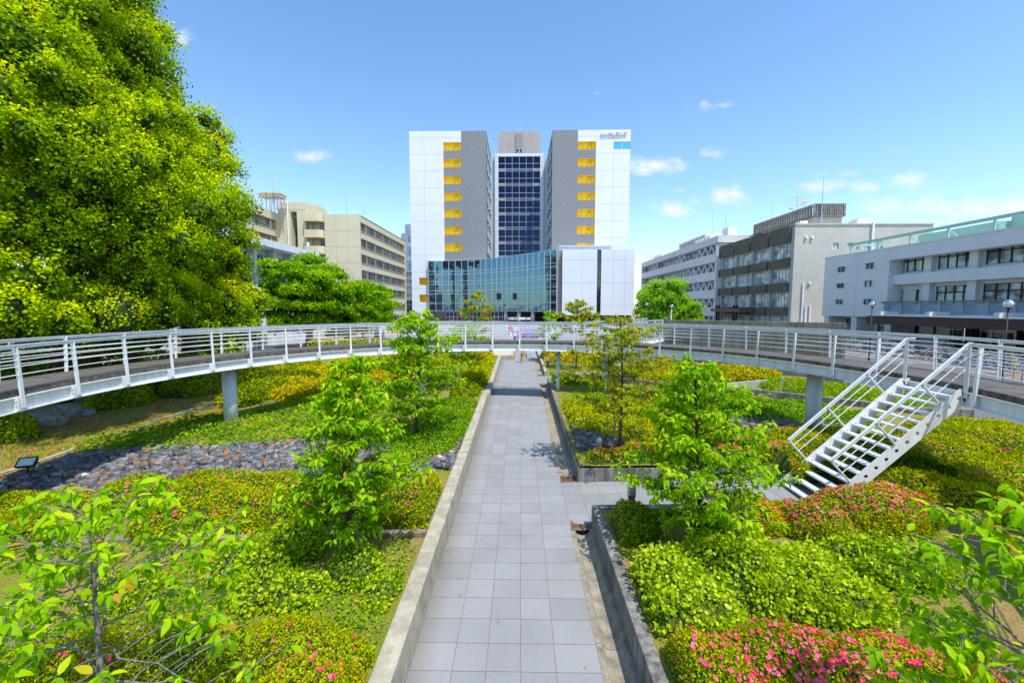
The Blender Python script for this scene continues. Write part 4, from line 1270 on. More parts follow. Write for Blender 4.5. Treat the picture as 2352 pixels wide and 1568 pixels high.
# bare twigs above the cherries
def bare(x, y, z0, H, seed, label):
    r = np.random.default_rng(seed)
    t = thing('bare_tree', label, 'tree', (x, y, z0))
    tr = MB()
    def grow(p, d, L, rad, lv):
        q = p + d * L
        mid_ = p.lerp(q, .5) + Vector(r.normal(0, .05 * L, 3))
        tr.tube([p, mid_, q], [rad, rad * .8, rad * .6], 4)
        if lv:
            for _ in range(3):
                nd = (d + Vector(r.normal(0, .5, 3))).normalized()
                grow(q if _ else mid_, nd, L * r.uniform(.55, .85), rad * .55, lv - 1)
    grow(Vector((x, y, z0)), Vector((.1, 0, 1)), H * .4, .09, 4)
    tr.build('branches', M['bark_grey'], t)
bare(-21.0, 52, 2.5, 7.0, 4, 'leafless grey twigs rising above the cherry trees')
# right side trees
RG = 'trees beside the truss building'
big_tree('ginkgo_tree', 'tall bright yellow-green tree between the main building and the truss building', 'tree', 26.0, 78., .45, 2.6, 5.6, 3.5, 2.8, 3.6, 60, 1.2, 420, .28, M['ginkgo'], 71, trunk_r=.3, group=RG, ymax=.7, core=.5, base=.5)
big_tree('ginkgo_tree', 'narrow bright tree hugging the right edge of the main building', 'tree', 24.6, 84., .45, 2.6, 5.2, 1.6, 1.6, 3.8, 24, .9, 420, .3, M['ginkgo'], 72, trunk_r=.2, group=RG, ymax=.7, core=.5, base=.6)
big_tree('broadleaf_tree', 'round dark green tree in front of the truss building', 'tree', 27.6, 70., .45, 1.4, 3.2, 2.1, 2., 2.0, 34, .9, 460, .24, M['cherry'], 73, trunk_r=.25, group=RG, ymax=.7, core=.6, base=.55)
hedge('clipped_hedge', 'low clipped hedge beyond the plaza at the foot of the bright trees', 'hedge', [(22.5, 60, 2.6, .8, 1.2, 0)], M['azalea'], 75, flat=5, tint_shift=.1)
hedge('clipped_hedge', 'low clipped hedge beyond the footbridge with red blossoms, left of the banner', 'hedge', [(-1.7, 44, 1.9, .7, .8, 0), (-6, 44, 2.4, .6, .7, 0)], M['azalea'], 76, flat=4, tint_shift=.12, flowers=14)
# ------------------------------------------------------------------ ring-shaped footbridge
RC = Vector((-.42, 11.3, 0)); RI, RO = 10.72, 12.38
DZ = 3.195
def rp(a, r, z):
    a = radians(a)
    return Vector((RC.x + r * sin(a), RC.y + r * cos(a), z))
WP = M['white_paint']
fb = thing('footbridge', 'white steel ring footbridge with asphalt deck curving across the whole garden', 'footbridge', (RC.x, RC.y, 0))
A0, A1 = -141., 141.
ANG = [A0 + i * 1.25 for i in range(int((A1 - A0) / 1.25) + 1)]

def ring(mb, r0, r1, z0, z1, angs, m=0):
    n = len(angs); V = []; F = []
    for a in angs:
        V += [rp(a, r0, z0), rp(a, r1, z0), rp(a, r1, z1), rp(a, r0, z1)]
    for i in range(n - 1):
        p = 4 * i; q = p + 4
        for k in range(4):
            F.append((p + k, p + (k + 1) % 4, q + (k + 1) % 4, q + k))
    F += [(3, 2, 1, 0), (4 * n - 4, 4 * n - 3, 4 * n - 2, 4 * n - 1)]
    mb.add(V, F, m)

# deck in slabs of 15 degrees
mb = MB()
a = A0
while a < A1 - 1:
    b = min(A1, a + 15.)
    k = int((b - a) / 1.25) + 1
    aa = [a + .06 + (b - a - .12) * i / (k - 1) for i in range(k)]
    ring(mb, RI + .03, RO - .03, DZ - .125, DZ, aa)
    a = b
dk = mb.build('deck', M['slab_edge'], fb)
mb = MB()
n = len(ANG)
for a, b in zip(ANG[:-1], ANG[1:]):
    mb.quad(rp(a, RI + .07, DZ + .004), rp(b, RI + .07, DZ + .004), rp(b, RO - .07, DZ + .004), rp(a, RO - .07, DZ + .004))
mb.build('asphalt', M['deck'], dk)
for r0, side in ((RI, -1), (RO, 1)):
    mb = MB()
    s = side
    w0, w1 = (r0 + .035, r0 + .055) if s < 0 else (r0 - .055, r0 - .035)
    ring(mb, w0, w1, DZ - .43, DZ - .13, ANG)                       # web
    ring(mb, r0 - .035, r0 + .16 if s < 0 else r0 + .035, DZ - .147, DZ - .128, ANG) if s < 0 else ring(mb, r0 - .16, r0 + .035, DZ - .147, DZ - .128, ANG)
    ring(mb, *((r0 - .035, r0 + .16) if s < 0 else (r0 - .16, r0 + .035)), DZ - .452, DZ - .432, ANG)
    mb.build('beam', WP, fb)
mb = MB()
for k in range(int((A1 - A0) / 7.5)):
    a = A0 + 7.5 * k + 3.
    mb.bar(rp(a, RI + .06, DZ - .29), rp(a, RO - .06, DZ - .29), .1, .24)
mb.build('cross_beam', WP, fb)

ST_A = 90.3; ST_B = 98.2                                             # the opening for the stairs
def rail_runs(side):
    return [(A0, ST_A), (ST_B, A1)] if side < 0 else [(A0, 16.6), (26.6, A1)]
for side, R0 in ((-1, RI - .05), (1, RO + .05)):
    hr = MB(); rods = [MB() for _ in range(4)]
    for a0, a1 in rail_runs(side):
        k = max(2, int((a1 - a0) / 1.5))
        aa = [a0 + (a1 - a0) * i / k for i in range(k + 1)]
        ring(hr, R0 - .032, R0 + .032, DZ + .988, DZ + 1.0, aa)
        ring(hr, R0 - .006, R0 + .006, DZ + .915, DZ + .988, aa)
        for j, dz in enumerate((.80, .665, .525, .35)):
            rods[j].tube([rp(a, R0, DZ + dz) for a in aa], .0115, 6)
    hr.build('handrail', WP, fb)
    for q in rods:
        q.build('rail_bar', WP, fb, smooth=True)

def post(a, side, parent):
    R0 = RI - .05 if side < 0 else RO + .05
    mb = MB()
    u = Vector((sin(radians(a)), cos(radians(a)), 0)); t = Vector((cos(radians(a)), -sin(radians(a)), 0))
    s = side
    o = rp(a, R0, DZ)
    # tapering flange plate, wide at the foot
    def P(tt, rr, z): return o + t * tt + u * rr * s + Vector((0, 0, z))
    for (w0, w1, r_0, r_1, z0, z1) in ((.052, .018, .035, .012, -.37, .985),):
        vs = [P(-w0, r_0, z0), P(w0, r_0, z0), P(w0, r_0 + .012, z0), P(-w0, r_0 + .012, z0), P(-w1, r_1, z1), P(w1, r_1, z1), P(w1, r_1 + .012, z1), P(-w1, r_1 + .012, z1)]
        mb.add(vs, [(0, 1, 2, 3), (7, 6, 5, 4), (0, 4, 5, 1), (1, 5, 6, 2), (2, 6, 7, 3), (3, 7, 4, 0)])
    # web behind it, wide at the top
    vs = [P(-.006, -.075, .985), P(.006, -.075, .985), P(.006, .012, .985), P(-.006, .012, .985), P(-.006, -.005, -.30), P(.006, -.005, -.30), P(.006, .034, -.30), P(-.006, .034, -.30)]
    mb.add(vs, [(0, 1, 2, 3), (7, 6, 5, 4), (0, 4, 5, 1), (1, 5, 6, 2), (2, 6, 7, 3), (3, 7, 4, 0)])
    # stiffener and bolts on the beam
    c0 = o + t * -.085
    F = (c0, t, Vector((0, 0, 1)), u * s)
    mb.fbox(F, -.02, .05, -.43, -.13, -.085, .012)
    for z in (-.2, -.29):
        mb.fbox(F, -.045, -.02, z - .016, z + .016, -.02, .012)
    mb.build('post', WP, parent)
kk = -19
for k in range(-18, 19):
    a = 2.2 + 7.5 * k
    if not (ST_A - .5 < a < ST_B + .5) and a > A0 + 1 and a < A1 - 1:
        post(a, -1, fb)
    if a > A0 + 1 and a < A1 - 1 and not (16.6 < a < 26.6):
        post(a, 1, fb)
post(16.5, 1, fb); post(26.7, 1, fb)

for a, r_, rc, zb, m in ((-67.0, .235, 11.5, .3, 'column'), (70.8, .235, 11.45, .3, 'column'), (12.3, .105, 11.5, .2, 'column'), (24.5, .13, 11.5, .2, 'column'), (-24, .13, 11.5, .2, 'column'), (-115, .235, 11.5, .2, 'column'), (115, .235, 11.5, .2, 'column')):
    p = rp(a, rc, 0)
    MB().lathe([(r_, zb), (r_, DZ - .44)], (p.x, p.y, 0), 28).build('column', M['column'], fb, smooth=True)

# radial branch of the footbridge leading to the plaza
br = thing('footbridge_branch', 'short straight white footbridge branch leaving the ring toward the plaza on the right', 'footbridge', (3.6, 22.8, 0))
d1 = Vector((.60, .80, 0)).normalized(); nn = Vector((d1.y, -d1.x, 0))
S0 = rp(21.6, RO - .06, 0)
Lb = 7.6; hw = .92
Fb = (S0, d1, Vector((0, 0, 1)), nn)
mb = MB(); mb.fbox(Fb, -.25, Lb, DZ - .125, DZ - .004, -hw, hw); mb.build('deck', M['slab_edge'], br)
mb = MB(); mb.fbox(Fb, -.2, Lb - .02, DZ - .002, DZ + .002, -hw + .05, hw - .05); mb.build('asphalt', M['deck'], br)
for sgn in (-1, 1):
    e = hw * sgn
    mb = MB()
    mb.fbox(Fb, .1, Lb + .2, DZ - .43, DZ - .13, e - .01, e + .01); mb.fbox(Fb, .1, Lb + .2, DZ - .15, DZ - .13, e - .09, e + .05); mb.fbox(Fb, .1, Lb + .2, DZ - .45, DZ - .43, e - .09, e + .05)
    mb.build('beam', WP, br)
    q = e + .05 * sgn
    L1 = Lb if sgn > 0 else Lb + 2.4
    mb = MB(); mb.fbox(Fb, .3, L1, DZ + .988, DZ + 1., q - .032, q + .032); mb.fbox(Fb, .3, L1, DZ + .915, DZ + .988, q - .006, q + .006); mb.build('handrail', WP, br)
    for dz in (.80, .665, .525, .35):
        MB().tube([S0 + d1 * .3 + nn * q + Vector((0, 0, DZ + dz)), S0 + d1 * L1 + nn * q + Vector((0, 0, DZ + dz))], .0115, 6).build('rail_bar', WP, br)
    x = .35
    while x < L1:
        mb = MB(); mb.fbox(Fb, x - .03, x + .03, DZ - .35, DZ + .985, q - .008, q + .008); mb.fbox(Fb, x - .006, x + .006, DZ - .35, DZ + .985, q - .05 * sgn, q)
        mb.build('post', WP, br); x += 1.42
MB().lathe([(.13, .3), (.13, DZ - .2)], tuple(S0 + d1 * 6.2), 20).build('column', M['column'], br, smooth=True)

# ------------------------------------------------------------------ steel stairs
M['tread'] = mat('checker plate', (.72, .74, .76), .45, .15, var=.1, scale=30.)
st = thing('steel_stairs', 'white steel staircase with pierced side plates leading from the footbridge down to the side path', 'stairs', (7.2, 10.7, .1))
X0, X1 = 10.22, 7.12
ZT, ZB = 3.0, .12
YA, YB = 9.86, 11.36
NT = 14
nx = Vector((-1, 0, 0)); ez = Vector((0, 0, 1))
sl = (ZB - ZT) / (X1 - X0)
def strz(x): return ZB + (x - X1) * sl
for y, out in ((YA, -1), (YB, 1)):
    F = (Vector((0, y, 0)), Vector((1, 0, 0)), ez, Vector((0, out, 0)))
    # plate with round holes: cells around each hole
    depth = .33
    import bmesh
    N = NT - 1
    V = []; Fc = []
    d = Vector((X0 - X1, 0, ZT - ZB)).normalized(); nrm = Vector((-d.z, 0, d.x))
    Ls = sqrt((X0 - X1) ** 2 + (ZT - ZB) ** 2)
    step = Ls / (NT)
    base = Vector((X1, y, ZB))
    for side in (0, .012):
        for i in range(NT):
            c = base + d * (step * (i + .5)) + nrm * .02
            R = .045; K = 16
            off = Vector((0, out * side, 0))
            n0 = len(V)
            for j in range(K):
                t = 2 * pi * j / K + pi / 4
                V.append(c + (d * cos(t) + nrm * sin(t)) * R + off)
            hw_, hh = step / 2, depth / 2
            for j in range(K):
                t = 2 * pi * j / K + pi / 4
                cx, sy = cos(t), sin(t)
                k = min(hw_ / max(1e-6, abs(cx)), hh / max(1e-6, abs(sy)))
                # snap corners
                V.append(c + d * max(-hw_, min(hw_, cx * k)) + nrm * max(-hh, min(hh, sy * k)) + off)
            for j in range(K):
                j2 = (j + 1) % K
                Fc.append((n0 + j, n0 + j2, n0 + K + j2, n0 + K + j))
            # corner fill
            for sx, sy in ((1, 1), (-1, 1), (-1, -1), (1, -1)):
                V.append(c + d * hw_ * sx + nrm * hh * sy + off)
            for qi, (sx, sy) in enumerate(((1, 1), (-1, 1), (-1, -1), (1, -1))):
                ang = atan2(sy * hh, sx * hw_) % (2 * pi)
                best = sorted(range(K), key=lambda j: abs(((2 * pi * j / K + pi / 4 - ang + pi) % (2 * pi)) - pi))[:2]
                Fc.append((n0 + K + best[0], n0 + 2 * K + qi, n0 + K + best[1]))
    mb = MB(); mb.add(V, Fc)
    # rims of the plate
    p0 = base + nrm * (.02 + depth / 2); p1 = p0 + d * Ls
    q0 = base + nrm * (.02 - depth / 2); q1 = q0 + d * Ls
    off = Vector((0, out * .012, 0))
    mb.quad(p0, p1, p1 + off, p0 + off); mb.quad(q0, q0 + off, q1 + off, q1)
    # head and foot plates
    mb.fprism(F, [(X0 - .02, ZT - .18), (X0 + .10, ZT - .1), (X0 + .26, ZT - .08), (X0 + .26, ZT + .15), (X0 - .1, ZT + .12)], 0, .012)
    mb.fprism(F, [(X1 - .22, ZB - .13), (X1 + .25, ZB - .13), (X1 + .1, ZB + .06), (X1 - .05, ZB + .07)], 0, .012)
    mb.build('side_plate', WP, st)
    # rail: sloping top rail, two rods, posts square to the slope
    yr = y + out * .03
    hgt = .98
    off2 = Vector((0, yr, 0))
    def sp(x, up): return Vector((x, yr, strz(x))) + nrm * up + d * 0
    xa, xb = X1 + .60, X0 - .25
    topx = X0 - .02
    P_top = Vector((topx, yr, DZ + 1.0)); 
    s_dir = d
    Lr = (P_top.x - (X1 + .12)) / d.x
    P_bot = P_top - d * Lr
    mb = MB(); mb.bar(P_bot, P_top, .062, .014); mb.bar(P_bot - nrm * .04, P_top - nrm * .04, .012, .07)
    mb.bar(P_top, P_top + Vector((.22 if out > 0 else .05, 0, 0)), .062, .014)
    mb.build('handrail', WP, st)
    for dn in (.22, .42):
        q0 = P_bot - nrm * dn; MB().tube([q0, q0 + d * ((topx - q0.x) / d.x)], .0115, 6).build('rail_bar', WP, st)
    for f in (0., .33, .66):
        a = P_bot + d * (Lr * f)
        mb = MB(); mb.bar(a, a - nrm * .72, .05, .012, up=(0, 1, 0)); mb.bar(a, a - nrm * .72, .012, .045, up=(0, 1, 0)); mb.build('post', WP, st)
    mb = MB(); mb.bar(P_top, Vector((topx, yr, DZ - .28)), .085, .014, up=(0, 1, 0)); mb.bar(P_top, Vector((topx, yr, DZ - .28)), .014, .10, up=(0, 1, 0)); mb.build('post', WP, st)
for i in range(NT):
    x = X1 + (X0 - X1) * (i + .5) / NT; z = strz(x) + .035
    mb = MB(); g = (X0 - X1) / NT
    mb.box(x - g * .48, x + g * .40, YA + .003, YB - .003, z - .006, z)
    mb.box(x - g * .48, x - g * .48 + .008, YA + .003, YB - .003, z - .045, z - .007)
    mb.box(x + g * .40 - .008, x + g * .40, YA + .003, YB - .003, z - .03, z - .007)
    mb.build('tread', M['tread'], st)
# ------------------------------------------------------------------ building helpers
EX, EY, EZ = Vector((1, 0, 0)), Vector((0, 1, 0)), Vector((0, 0, 1))
def facade(mb, F, W0, W1, H0, H1, holes, depth, m=0, reveal=None, skip_back=True):
    """wall skin with rectangular holes (u0, u1, v0, v1); reveals of the given depth"""
    us = sorted(set([W0, W1] + [h[0] for h in holes] + [h[1] for h in holes]))
    vs = sorted(set([H0, H1] + [h[2] for h in holes] + [h[3] for h in holes]))
    us = [u for u in us if W0 - 1e-6 <= u <= W1 + 1e-6]; vs = [v for v in vs if H0 - 1e-6 <= v <= H1 + 1e-6]
    o, u, v, n = F
    P = lambda a, b, c: o + u * a + v * b + n * c
    for j in range(len(vs) - 1):
        i = 0
        while i < len(us) - 1:
            def solid(i):
                cu, cv = (us[i] + us[i + 1]) / 2, (vs[j] + vs[j + 1]) / 2
                return not any(h[0] < cu < h[1] and h[2] < cv < h[3] for h in holes)
            if solid(i):
                k = i
                while k < len(us) - 1 and solid(k): k += 1
                mb.quad(P(us[i], vs[j], 0), P(us[k], vs[j], 0), P(us[k], vs[j + 1], 0), P(us[i], vs[j + 1], 0), m)
                i = k
            else: i += 1
    r = m if reveal is None else reveal
    for a, b, c, d in holes:
        mb.quad(P(a, c, 0), P(a, d, 0), P(a, d, -depth), P(a, c, -depth), r)
        mb.quad(P(b, c, 0), P(b, c, -depth), P(b, d, -depth), P(b, d, 0), r)
        mb.quad(P(a, c, 0), P(a, c, -depth), P(b, c, -depth), P(b, c, 0), r)
        mb.quad(P(a, d, 0), P(b, d, 0), P(b, d, -depth), P(a, d, -depth), r)
    return mb

def window(parent, F, u0, u1, v0, v1, nx, ny, back, fr, gl, fw=.06, cols=None, name='window', dep=.08):
    mb = MB()
    o = back
    mb.fbox(F, u0 + .002, u1 - .002, v0 + .002, v1 - .002, -o - .04, -o, 1)
    for i in range(nx + 1):
        c = u0 + (u1 - u0) * i / nx
        a = max(u0, c - fw / 2) + (.003 if i == 0 else 0); b = min(u1, c + fw / 2) - (.003 if i == nx else 0)
        mb.fbox(F, a, b, v0 + .004, v1 - .004, -o + .002, -o + dep, 0)
    hs = cols if cols is not None else [k / ny for k in range(ny + 1)]
    for h in hs:
        c = v0 + (v1 - v0) * h
        a = max(v0, c - fw / 2) + .003; b = min(v1, c + fw / 2) - .003
        mb.fbox(F, u0 + .005, u1 - .005, a, b, -o + .004, -o + dep - .004, 0)
    return mb.build(name, [fr, gl], parent)

def rod(label, x, y, z0, z1, r=.05, name='lightning_rod', cat='mast', group='lightning rods and masts on the roofs'):
    t = MB().tube([(x, y, z0), (x, y, z0 + (z1 - z0) * .4), (x, y, z1)], [r, r * .6, r * .25], 6).build(name, M['mullion'])
    return tag(t, label, cat, group)

# ------------------------------------------------------------------ main twin-wing building
M['white_tile'] = mat('white tile cladding', (.72, .73, .745), .55, var=.03, scale=.15, streak=.14, dirt=(.5, .5, .48))
M['joint'] = mat('cladding joint', (.46, .47, .49), .9, var=.1)
M['grey_tile'] = mat('grey tile cladding', (.215, .215, .22), .7, var=.10, scale=1.4, fine=.12)
M['tan_tile'] = mat('taupe cladding', (.36, .315, .29), .7, var=.05, scale=.3)
M['silver'] = mat('silver cladding', (.55, .58, .62), .4, .2, var=.05, scale=.3)
Z1 = lambda xz: 861.3 + xz * .32954
ZY = lambda yz: 258.4 + yz * .32954
YF = 150.
def X_(xz, yz=500, Y=YF): return D(Z1(xz), ZY(yz), Y)[0]
def Z_(yz, xz=1000, Y=YF): return D(Z1(xz), ZY(yz), Y)[1]
mbd = thing('university_building', 'tall twin-winged white and grey building with yellow balconies and a curved glass hall', 'building', (0, YF, PLZ))
ztop = Z_(126)
rows = [(205, 262), (323, 380), (441, 497), (558, 614), (675, 731), (793, 850), (911, 967), (1028, 1085)]
zr = [(Z_(b), Z_(a)) for a, b in rows]
FF = frame((0, YF, 0), EX, -EY)
# wing extents in metres, true verticals
xl0, xl1, xl2, xl3 = X_(237, 126), X_(476, 205), X_(600, 205), X_(775, 126)
xr0, xr1, xr2, xr3 = X_(1237, 126), X_(1415, 205), X_(1541, 205), X_(1783, 126)
for side, (a, b, c, d) in (('l', (xl0, xl1, xl2, xl3)), ('r', (xr0, xr1, xr2, xr3))):
    wing = MB()
    D_ = 24.
    hb, hc = b, c
    holes = [(hb, hc, z0, z1) for z0, z1 in zr]
    low_holes = []
    if side == 'l':
        for ya, yb in ((1150, 1201), (1268, 1320)):
            low_holes.append((X_(308, 1150), X_(400, 1150), Z_(yb), Z_(ya)))
    # skins: 0 white, 1 grey, 2 yellow
    if side == 'l':
        facade(wing, FF, a, b, 0, ztop, low_holes, 2.2, 0, 2)
        facade(wing, FF, b, c, zr[0][1], ztop, [], 0, 0)
        facade(wing, FF, b, c, zr[7][0] - 2, zr[0][1], [(b, c, z0, z1) for z0, z1 in zr], 1.3, 1, 2)
        facade(wing, FF, b, c, 0, zr[7][0] - 2, [], 0, 0)
        facade(wing, FF, c, d, 0, ztop, [], 0, 1)
        for h in low_holes: wing.quad(Vector((h[0], YF + 2.2, h[2])), Vector((h[1], YF + 2.2, h[2])), Vector((h[1], YF + 2.2, h[3])), Vector((h[0], YF + 2.2, h[3])), 2)
    else:
        facade(wing, FF, a, b, 0, ztop, [], 0, 1)
        facade(wing, FF, b, c, zr[0][1], ztop, [], 0, 0)
        facade(wing, FF, b, c, 0, zr[0][1], holes, 1.3, 1, 2)
        wh = (X_(1662, 230), X_(1782, 230) - .05, Z_(258, 1700), Z_(203, 1700))
        facade(wing, FF, c, d, 0, ztop, [wh], .35, 0)
    P = lambda x, y, z: Vector((x, y, z))
    y1 = YF + D_
    wing.quad(P(a, YF, 0), P(a, y1, 0), P(a, y1, ztop), P(a, YF, ztop), 0 if side == 'l' else 1)
    wing.quad(P(d, YF, 0), P(d, YF, ztop), P(d, y1, ztop), P(d, y1, 0), 1 if side == 'l' else 0)
    wing.quad(P(a, y1, 0), P(d, y1, 0), P(d, y1, ztop), P(a, y1, ztop), 0)
    wing.quad(P(a, YF, ztop - .6), P(d, YF, ztop - .6), P(d, y1, ztop - .6), P(a, y1, ztop - .6), 0)
    # cladding joints on the face
    zs = [Z_(170)] + [Z_(288 + 117.4 * k) for k in range(10)]
    if side == 'l':
        for z in zs:
            wing.fbox(FF, a, (c if z > zr[0][1] else b) - .01, z - .05, z + .05, .002, .012, 3)
            wing.fbox(FF, c + .01, d, z - .04, z + .04, .002, .010, 1)
        wing.fbox(FF, X_(345) - .05, X_(345) + .05, .2, ztop, .002, .013, 3)
    else:
        for z in zs:
            wing.fbox(FF, (b if z > zr[0][1] else c) + .01, d, z - .05, z + .05, .002, .012, 3)
        for xz in (1660,):
            wing.fbox(FF, X_(xz) - .05, X_(xz) + .05, .2, wh[2] - .1, .002, .013, 3)
            wing.fbox(FF, X_(xz) - .05, X_(xz) + .05, wh[3] + .1, ztop, .002, .013, 3)
        wing.fbox(FF, c - .05, c + .05, zr[0][1] + .1, ztop, .002, .014, 3)
    wing.build('wing', [M['white_tile'], M['grey_tile'], M['yellow'], M['joint']], mbd)
    # yellow balconies with back wall, door and pipe
    for i, (z0, z1) in enumerate(zr):
        mb = MB()
        mb.fbox(FF, b + .01, c - .01, z0, z1, -1.6, -1.3, 0)
        mb.fbox(FF, b + (c - b) * .55, b + (c - b) * .80, z0 + .02, z0 + (z1 - z0) * .62, -1.29, -1.25, 1)
        mb.fbox(FF, b + (c - b) * .565, b + (c - b) * .785, z0 + .1, z0 + (z1 - z0) * .58, -1.25, -1.22, 0)
        mb.fbox(FF, b + (c - b) * .32, b + (c - b) * .5, z0, z1, -1.3, -1.0, 0)
        for q in (.36, .46):
            mb.fbox(FF, b + (c - b) * (q + .3), b + (c - b) * (q + .31), z0 + (z1 - z0) * .5, z1, -1.1, -1.03, 1)
        mb.fbox(FF, b + .01, c - .01, z0 + 1.1, z0 + 1.18, -.5, -.42, 0)
        mb.build('balcony', [M['yellow'], M['bark']], mbd)
    # office windows up the inner sides
    sx = d if side == 'l' else a
    Fs = (Vector((sx, YF, 0)), EY, EZ, EX if side == 'l' else -EX)
    for i in range(8):
        z0 = zr[i][0] - .3; z1 = z0 + 3.0
        for k in range(3):
            window(mbd, Fs, 2 + k * 7.2, 7.4 + k * 7.2, z0, z1, 4, 2, -.14, M['silver'], M['sky_glass'], .12, dep=.06)
            g = MB().lathe([(0.02, -.3), (.3, -.1), (.3, .1), (.02, .3)], (sx + (.6 if side == 'l' else -.6), YF + 1.2 + k * 7.2, z1 + .5), 8)
            if k < 2: g.build('vent_hood', M['silver'], mbd)
# blue windows at the top right
window(mbd, FF, wh[0], wh[1], wh[2], wh[3], 2, 1, .2, M['silver'], M['sky_glass'], .22, dep=.12)
# university name
tx = (X_(1580, 147) + X_(1750, 147)) / 2
M['letters'] = mat('white letters', (.86, .87, .88), .4, var=.01)
text_obj('名古屋工業大学', 1.28, (Vector((tx, YF - .35, Z_(147, 1660) - .1)), EX, EZ, -EY), M['letters'], 'lettering', mbd, .15, .02)

# recessed centre: back wall, glazed bay and taupe penthouse
YB_ = 172.
core = MB()
zc = D(Z1(1016), ZY(290), YB_)[1]
core.box(xl3 - .5, xr0 + .5, YB_ + 1.2, YB_ + 6, 0, zc - .2, 0)
core.build('core_wall', M['silver'], mbd)
FB = frame((0, YB_, 0), EX, -EY)
bx0, bx1 = D(Z1(835), ZY(400), YB_)[0], D(Z1(1176), ZY(400), YB_)[0]
gx0, gx1 = D(Z1(859), ZY(400), YB_)[0], D(Z1(1152), ZY(400), YB_)[0]
zg1 = D(Z1(1016), ZY(306), YB_)[1]; zb1 = D(Z1(1016), ZY(285), YB_)[1]
bay = MB()
facade(bay, FB, bx0, bx1, 0, zb1, [(gx0, gx1, 1, zg1)], .5)
bay.box(bx0 + .01, bx1 - .01, YB_ + .8, YB_ + 1.19, 0, zb1 - .02)
for k in range(16):
    z = zb1 - 1.2 - k * 4.1
    for a_, b_ in ((bx0, gx0), (gx1, bx1)):
        bay.fbox(FB, a_ + .02, b_ - .02, z - .06, z + .06, .003, .02, 1)
bay.quad(Vector((bx0, YB_, 0)), Vector((bx0, YB_, zb1)), Vector((bx0, YB_ + 1, zb1)), Vector((bx0, YB_ + 1, 0)))
bay.quad(Vector((bx1, YB_, 0)), Vector((bx1, YB_ + 1, 0)), Vector((bx1, YB_ + 1, zb1)), Vector((bx1, YB_, zb1)))
bay.build('bay_frame', [M['white_tile'], M['joint']], mbd)
cg = MB()
cg.fbox(FB, gx0, gx1, 1, zg1, -.35, -.3, 0)
for i in range(7):
    x = gx0 + (gx1 - gx0) * i / 6
    cg.fbox(FB, x - .045, x + .045, 1, zg1, -.29, -.12, 1)
zz_ = zg1
pat = [48, 35, 10, 55, 35, 8]
k = 0
tot = (gx1 - gx0)
unit_m = (D(Z1(1016), ZY(306), YB_)[1] - D(Z1(1016), ZY(406), YB_)[1]) / 100
while zz_ > 2:
    s_ = [49, 36, 9, 9][k % 4]
    cg.fbox(FB, gx0, gx1, zz_ - .045, zz_ + .045, -.285, -.10, 1)
    zz_ -= s_ * unit_m; k += 1
cg.build('curtain_wall', [M['tower_glass'], M['white_tile']], mbd)
for k in range(7):
    z = zg1 - 88 * unit_m - k * 103 * unit_m
    for u0, u1 in ((gx0, gx0 + tot / 6), (gx1 - tot / 6, gx1)):
        window(mbd, FB, u0, u1, z - .75, z, 1, 1, .08, M['white_tile'], M['tan_tile'], .2, name='vent_window', dep=.1)
pent = MB()
YP = 176.
px0, px1 = D(Z1(858), ZY(200), YP)[0], D(Z1(1156), ZY(200), YP)[0]
zp1 = D(Z1(1000), ZY(130), YP)[1]; zpb = D(Z1(1000), ZY(157), YP)[1]
pent.box(px0, px1, YP + .01, YP + 14, zc - 2, zpb)
pent.box(px0 + .3, px1 - .3, YP + .4, YP + 13.5, zpb + .01, zp1)
FP = frame((0, YP, 0), EX, -EY)
for i in range(1, 6):
    x = px0 + (px1 - px0) * i / 6
    pent.fbox(FP, x - .05, x + .05, zc, zpb - .05, .0, .02, 1)
for k in range(4):
    pent.fbox(FP, px0 + .02, px1 - .02, zpb - .3 - 4 * k, zpb - .2 - 4 * k, .0, .021, 1)
pent.fbox(FP, px0 + (px1 - px0) * .41, px0 + (px1 - px0) * .57, zc, zpb + .3, .0, .35, 2)
pent.build('penthouse', [M['tan_tile'], M['joint'], mat('taupe shaft', (.27, .235, .225), .7, var=.05)], mbd)
window(mbd, FP, px0 + (px1 - px0) * .41, px0 + (px1 - px0) * .57, D(Z1(1000), ZY(283), YP)[1], D(Z1(1000), ZY(255), YP)[1], 2, 1, -.45, M['silver'], M['black_glass'], .3, dep=.15)
for xz, lb, zt in ((541, 'thin mast on the left wing of the twin-winged building', 55), (1012, 'thin mast on the taupe penthouse between the wings', 58), (1433, 'thin mast on the right wing of the twin-winged building', 52)):
    Y = YP + 3 if xz == 1012 else YF + 8
    x, z1_ = D(Z1(xz), ZY(zt), Y)
    rod(lb, x, Y, (zp1 if xz == 1012 else ztop - .6), z1_, .11)

# ---- curved glass hall in front
hz0, hz1 = 3.75, 20.9
curve_px = [(378, 150.0), (470, 149.2), (560, 148.0), (650, 146.4), (740, 144.2), (820, 141.4), (900, 137.6), (980, 133.6), (1060, 129.4), (1130, 126.2), (1200, 122.9), (1267, 120.2)]
pts = []
for xz, Y in curve_px:
    pts.append((D(Z1(xz), ZY(1200), Y)[0], Y if xz > 378 else 148.9))
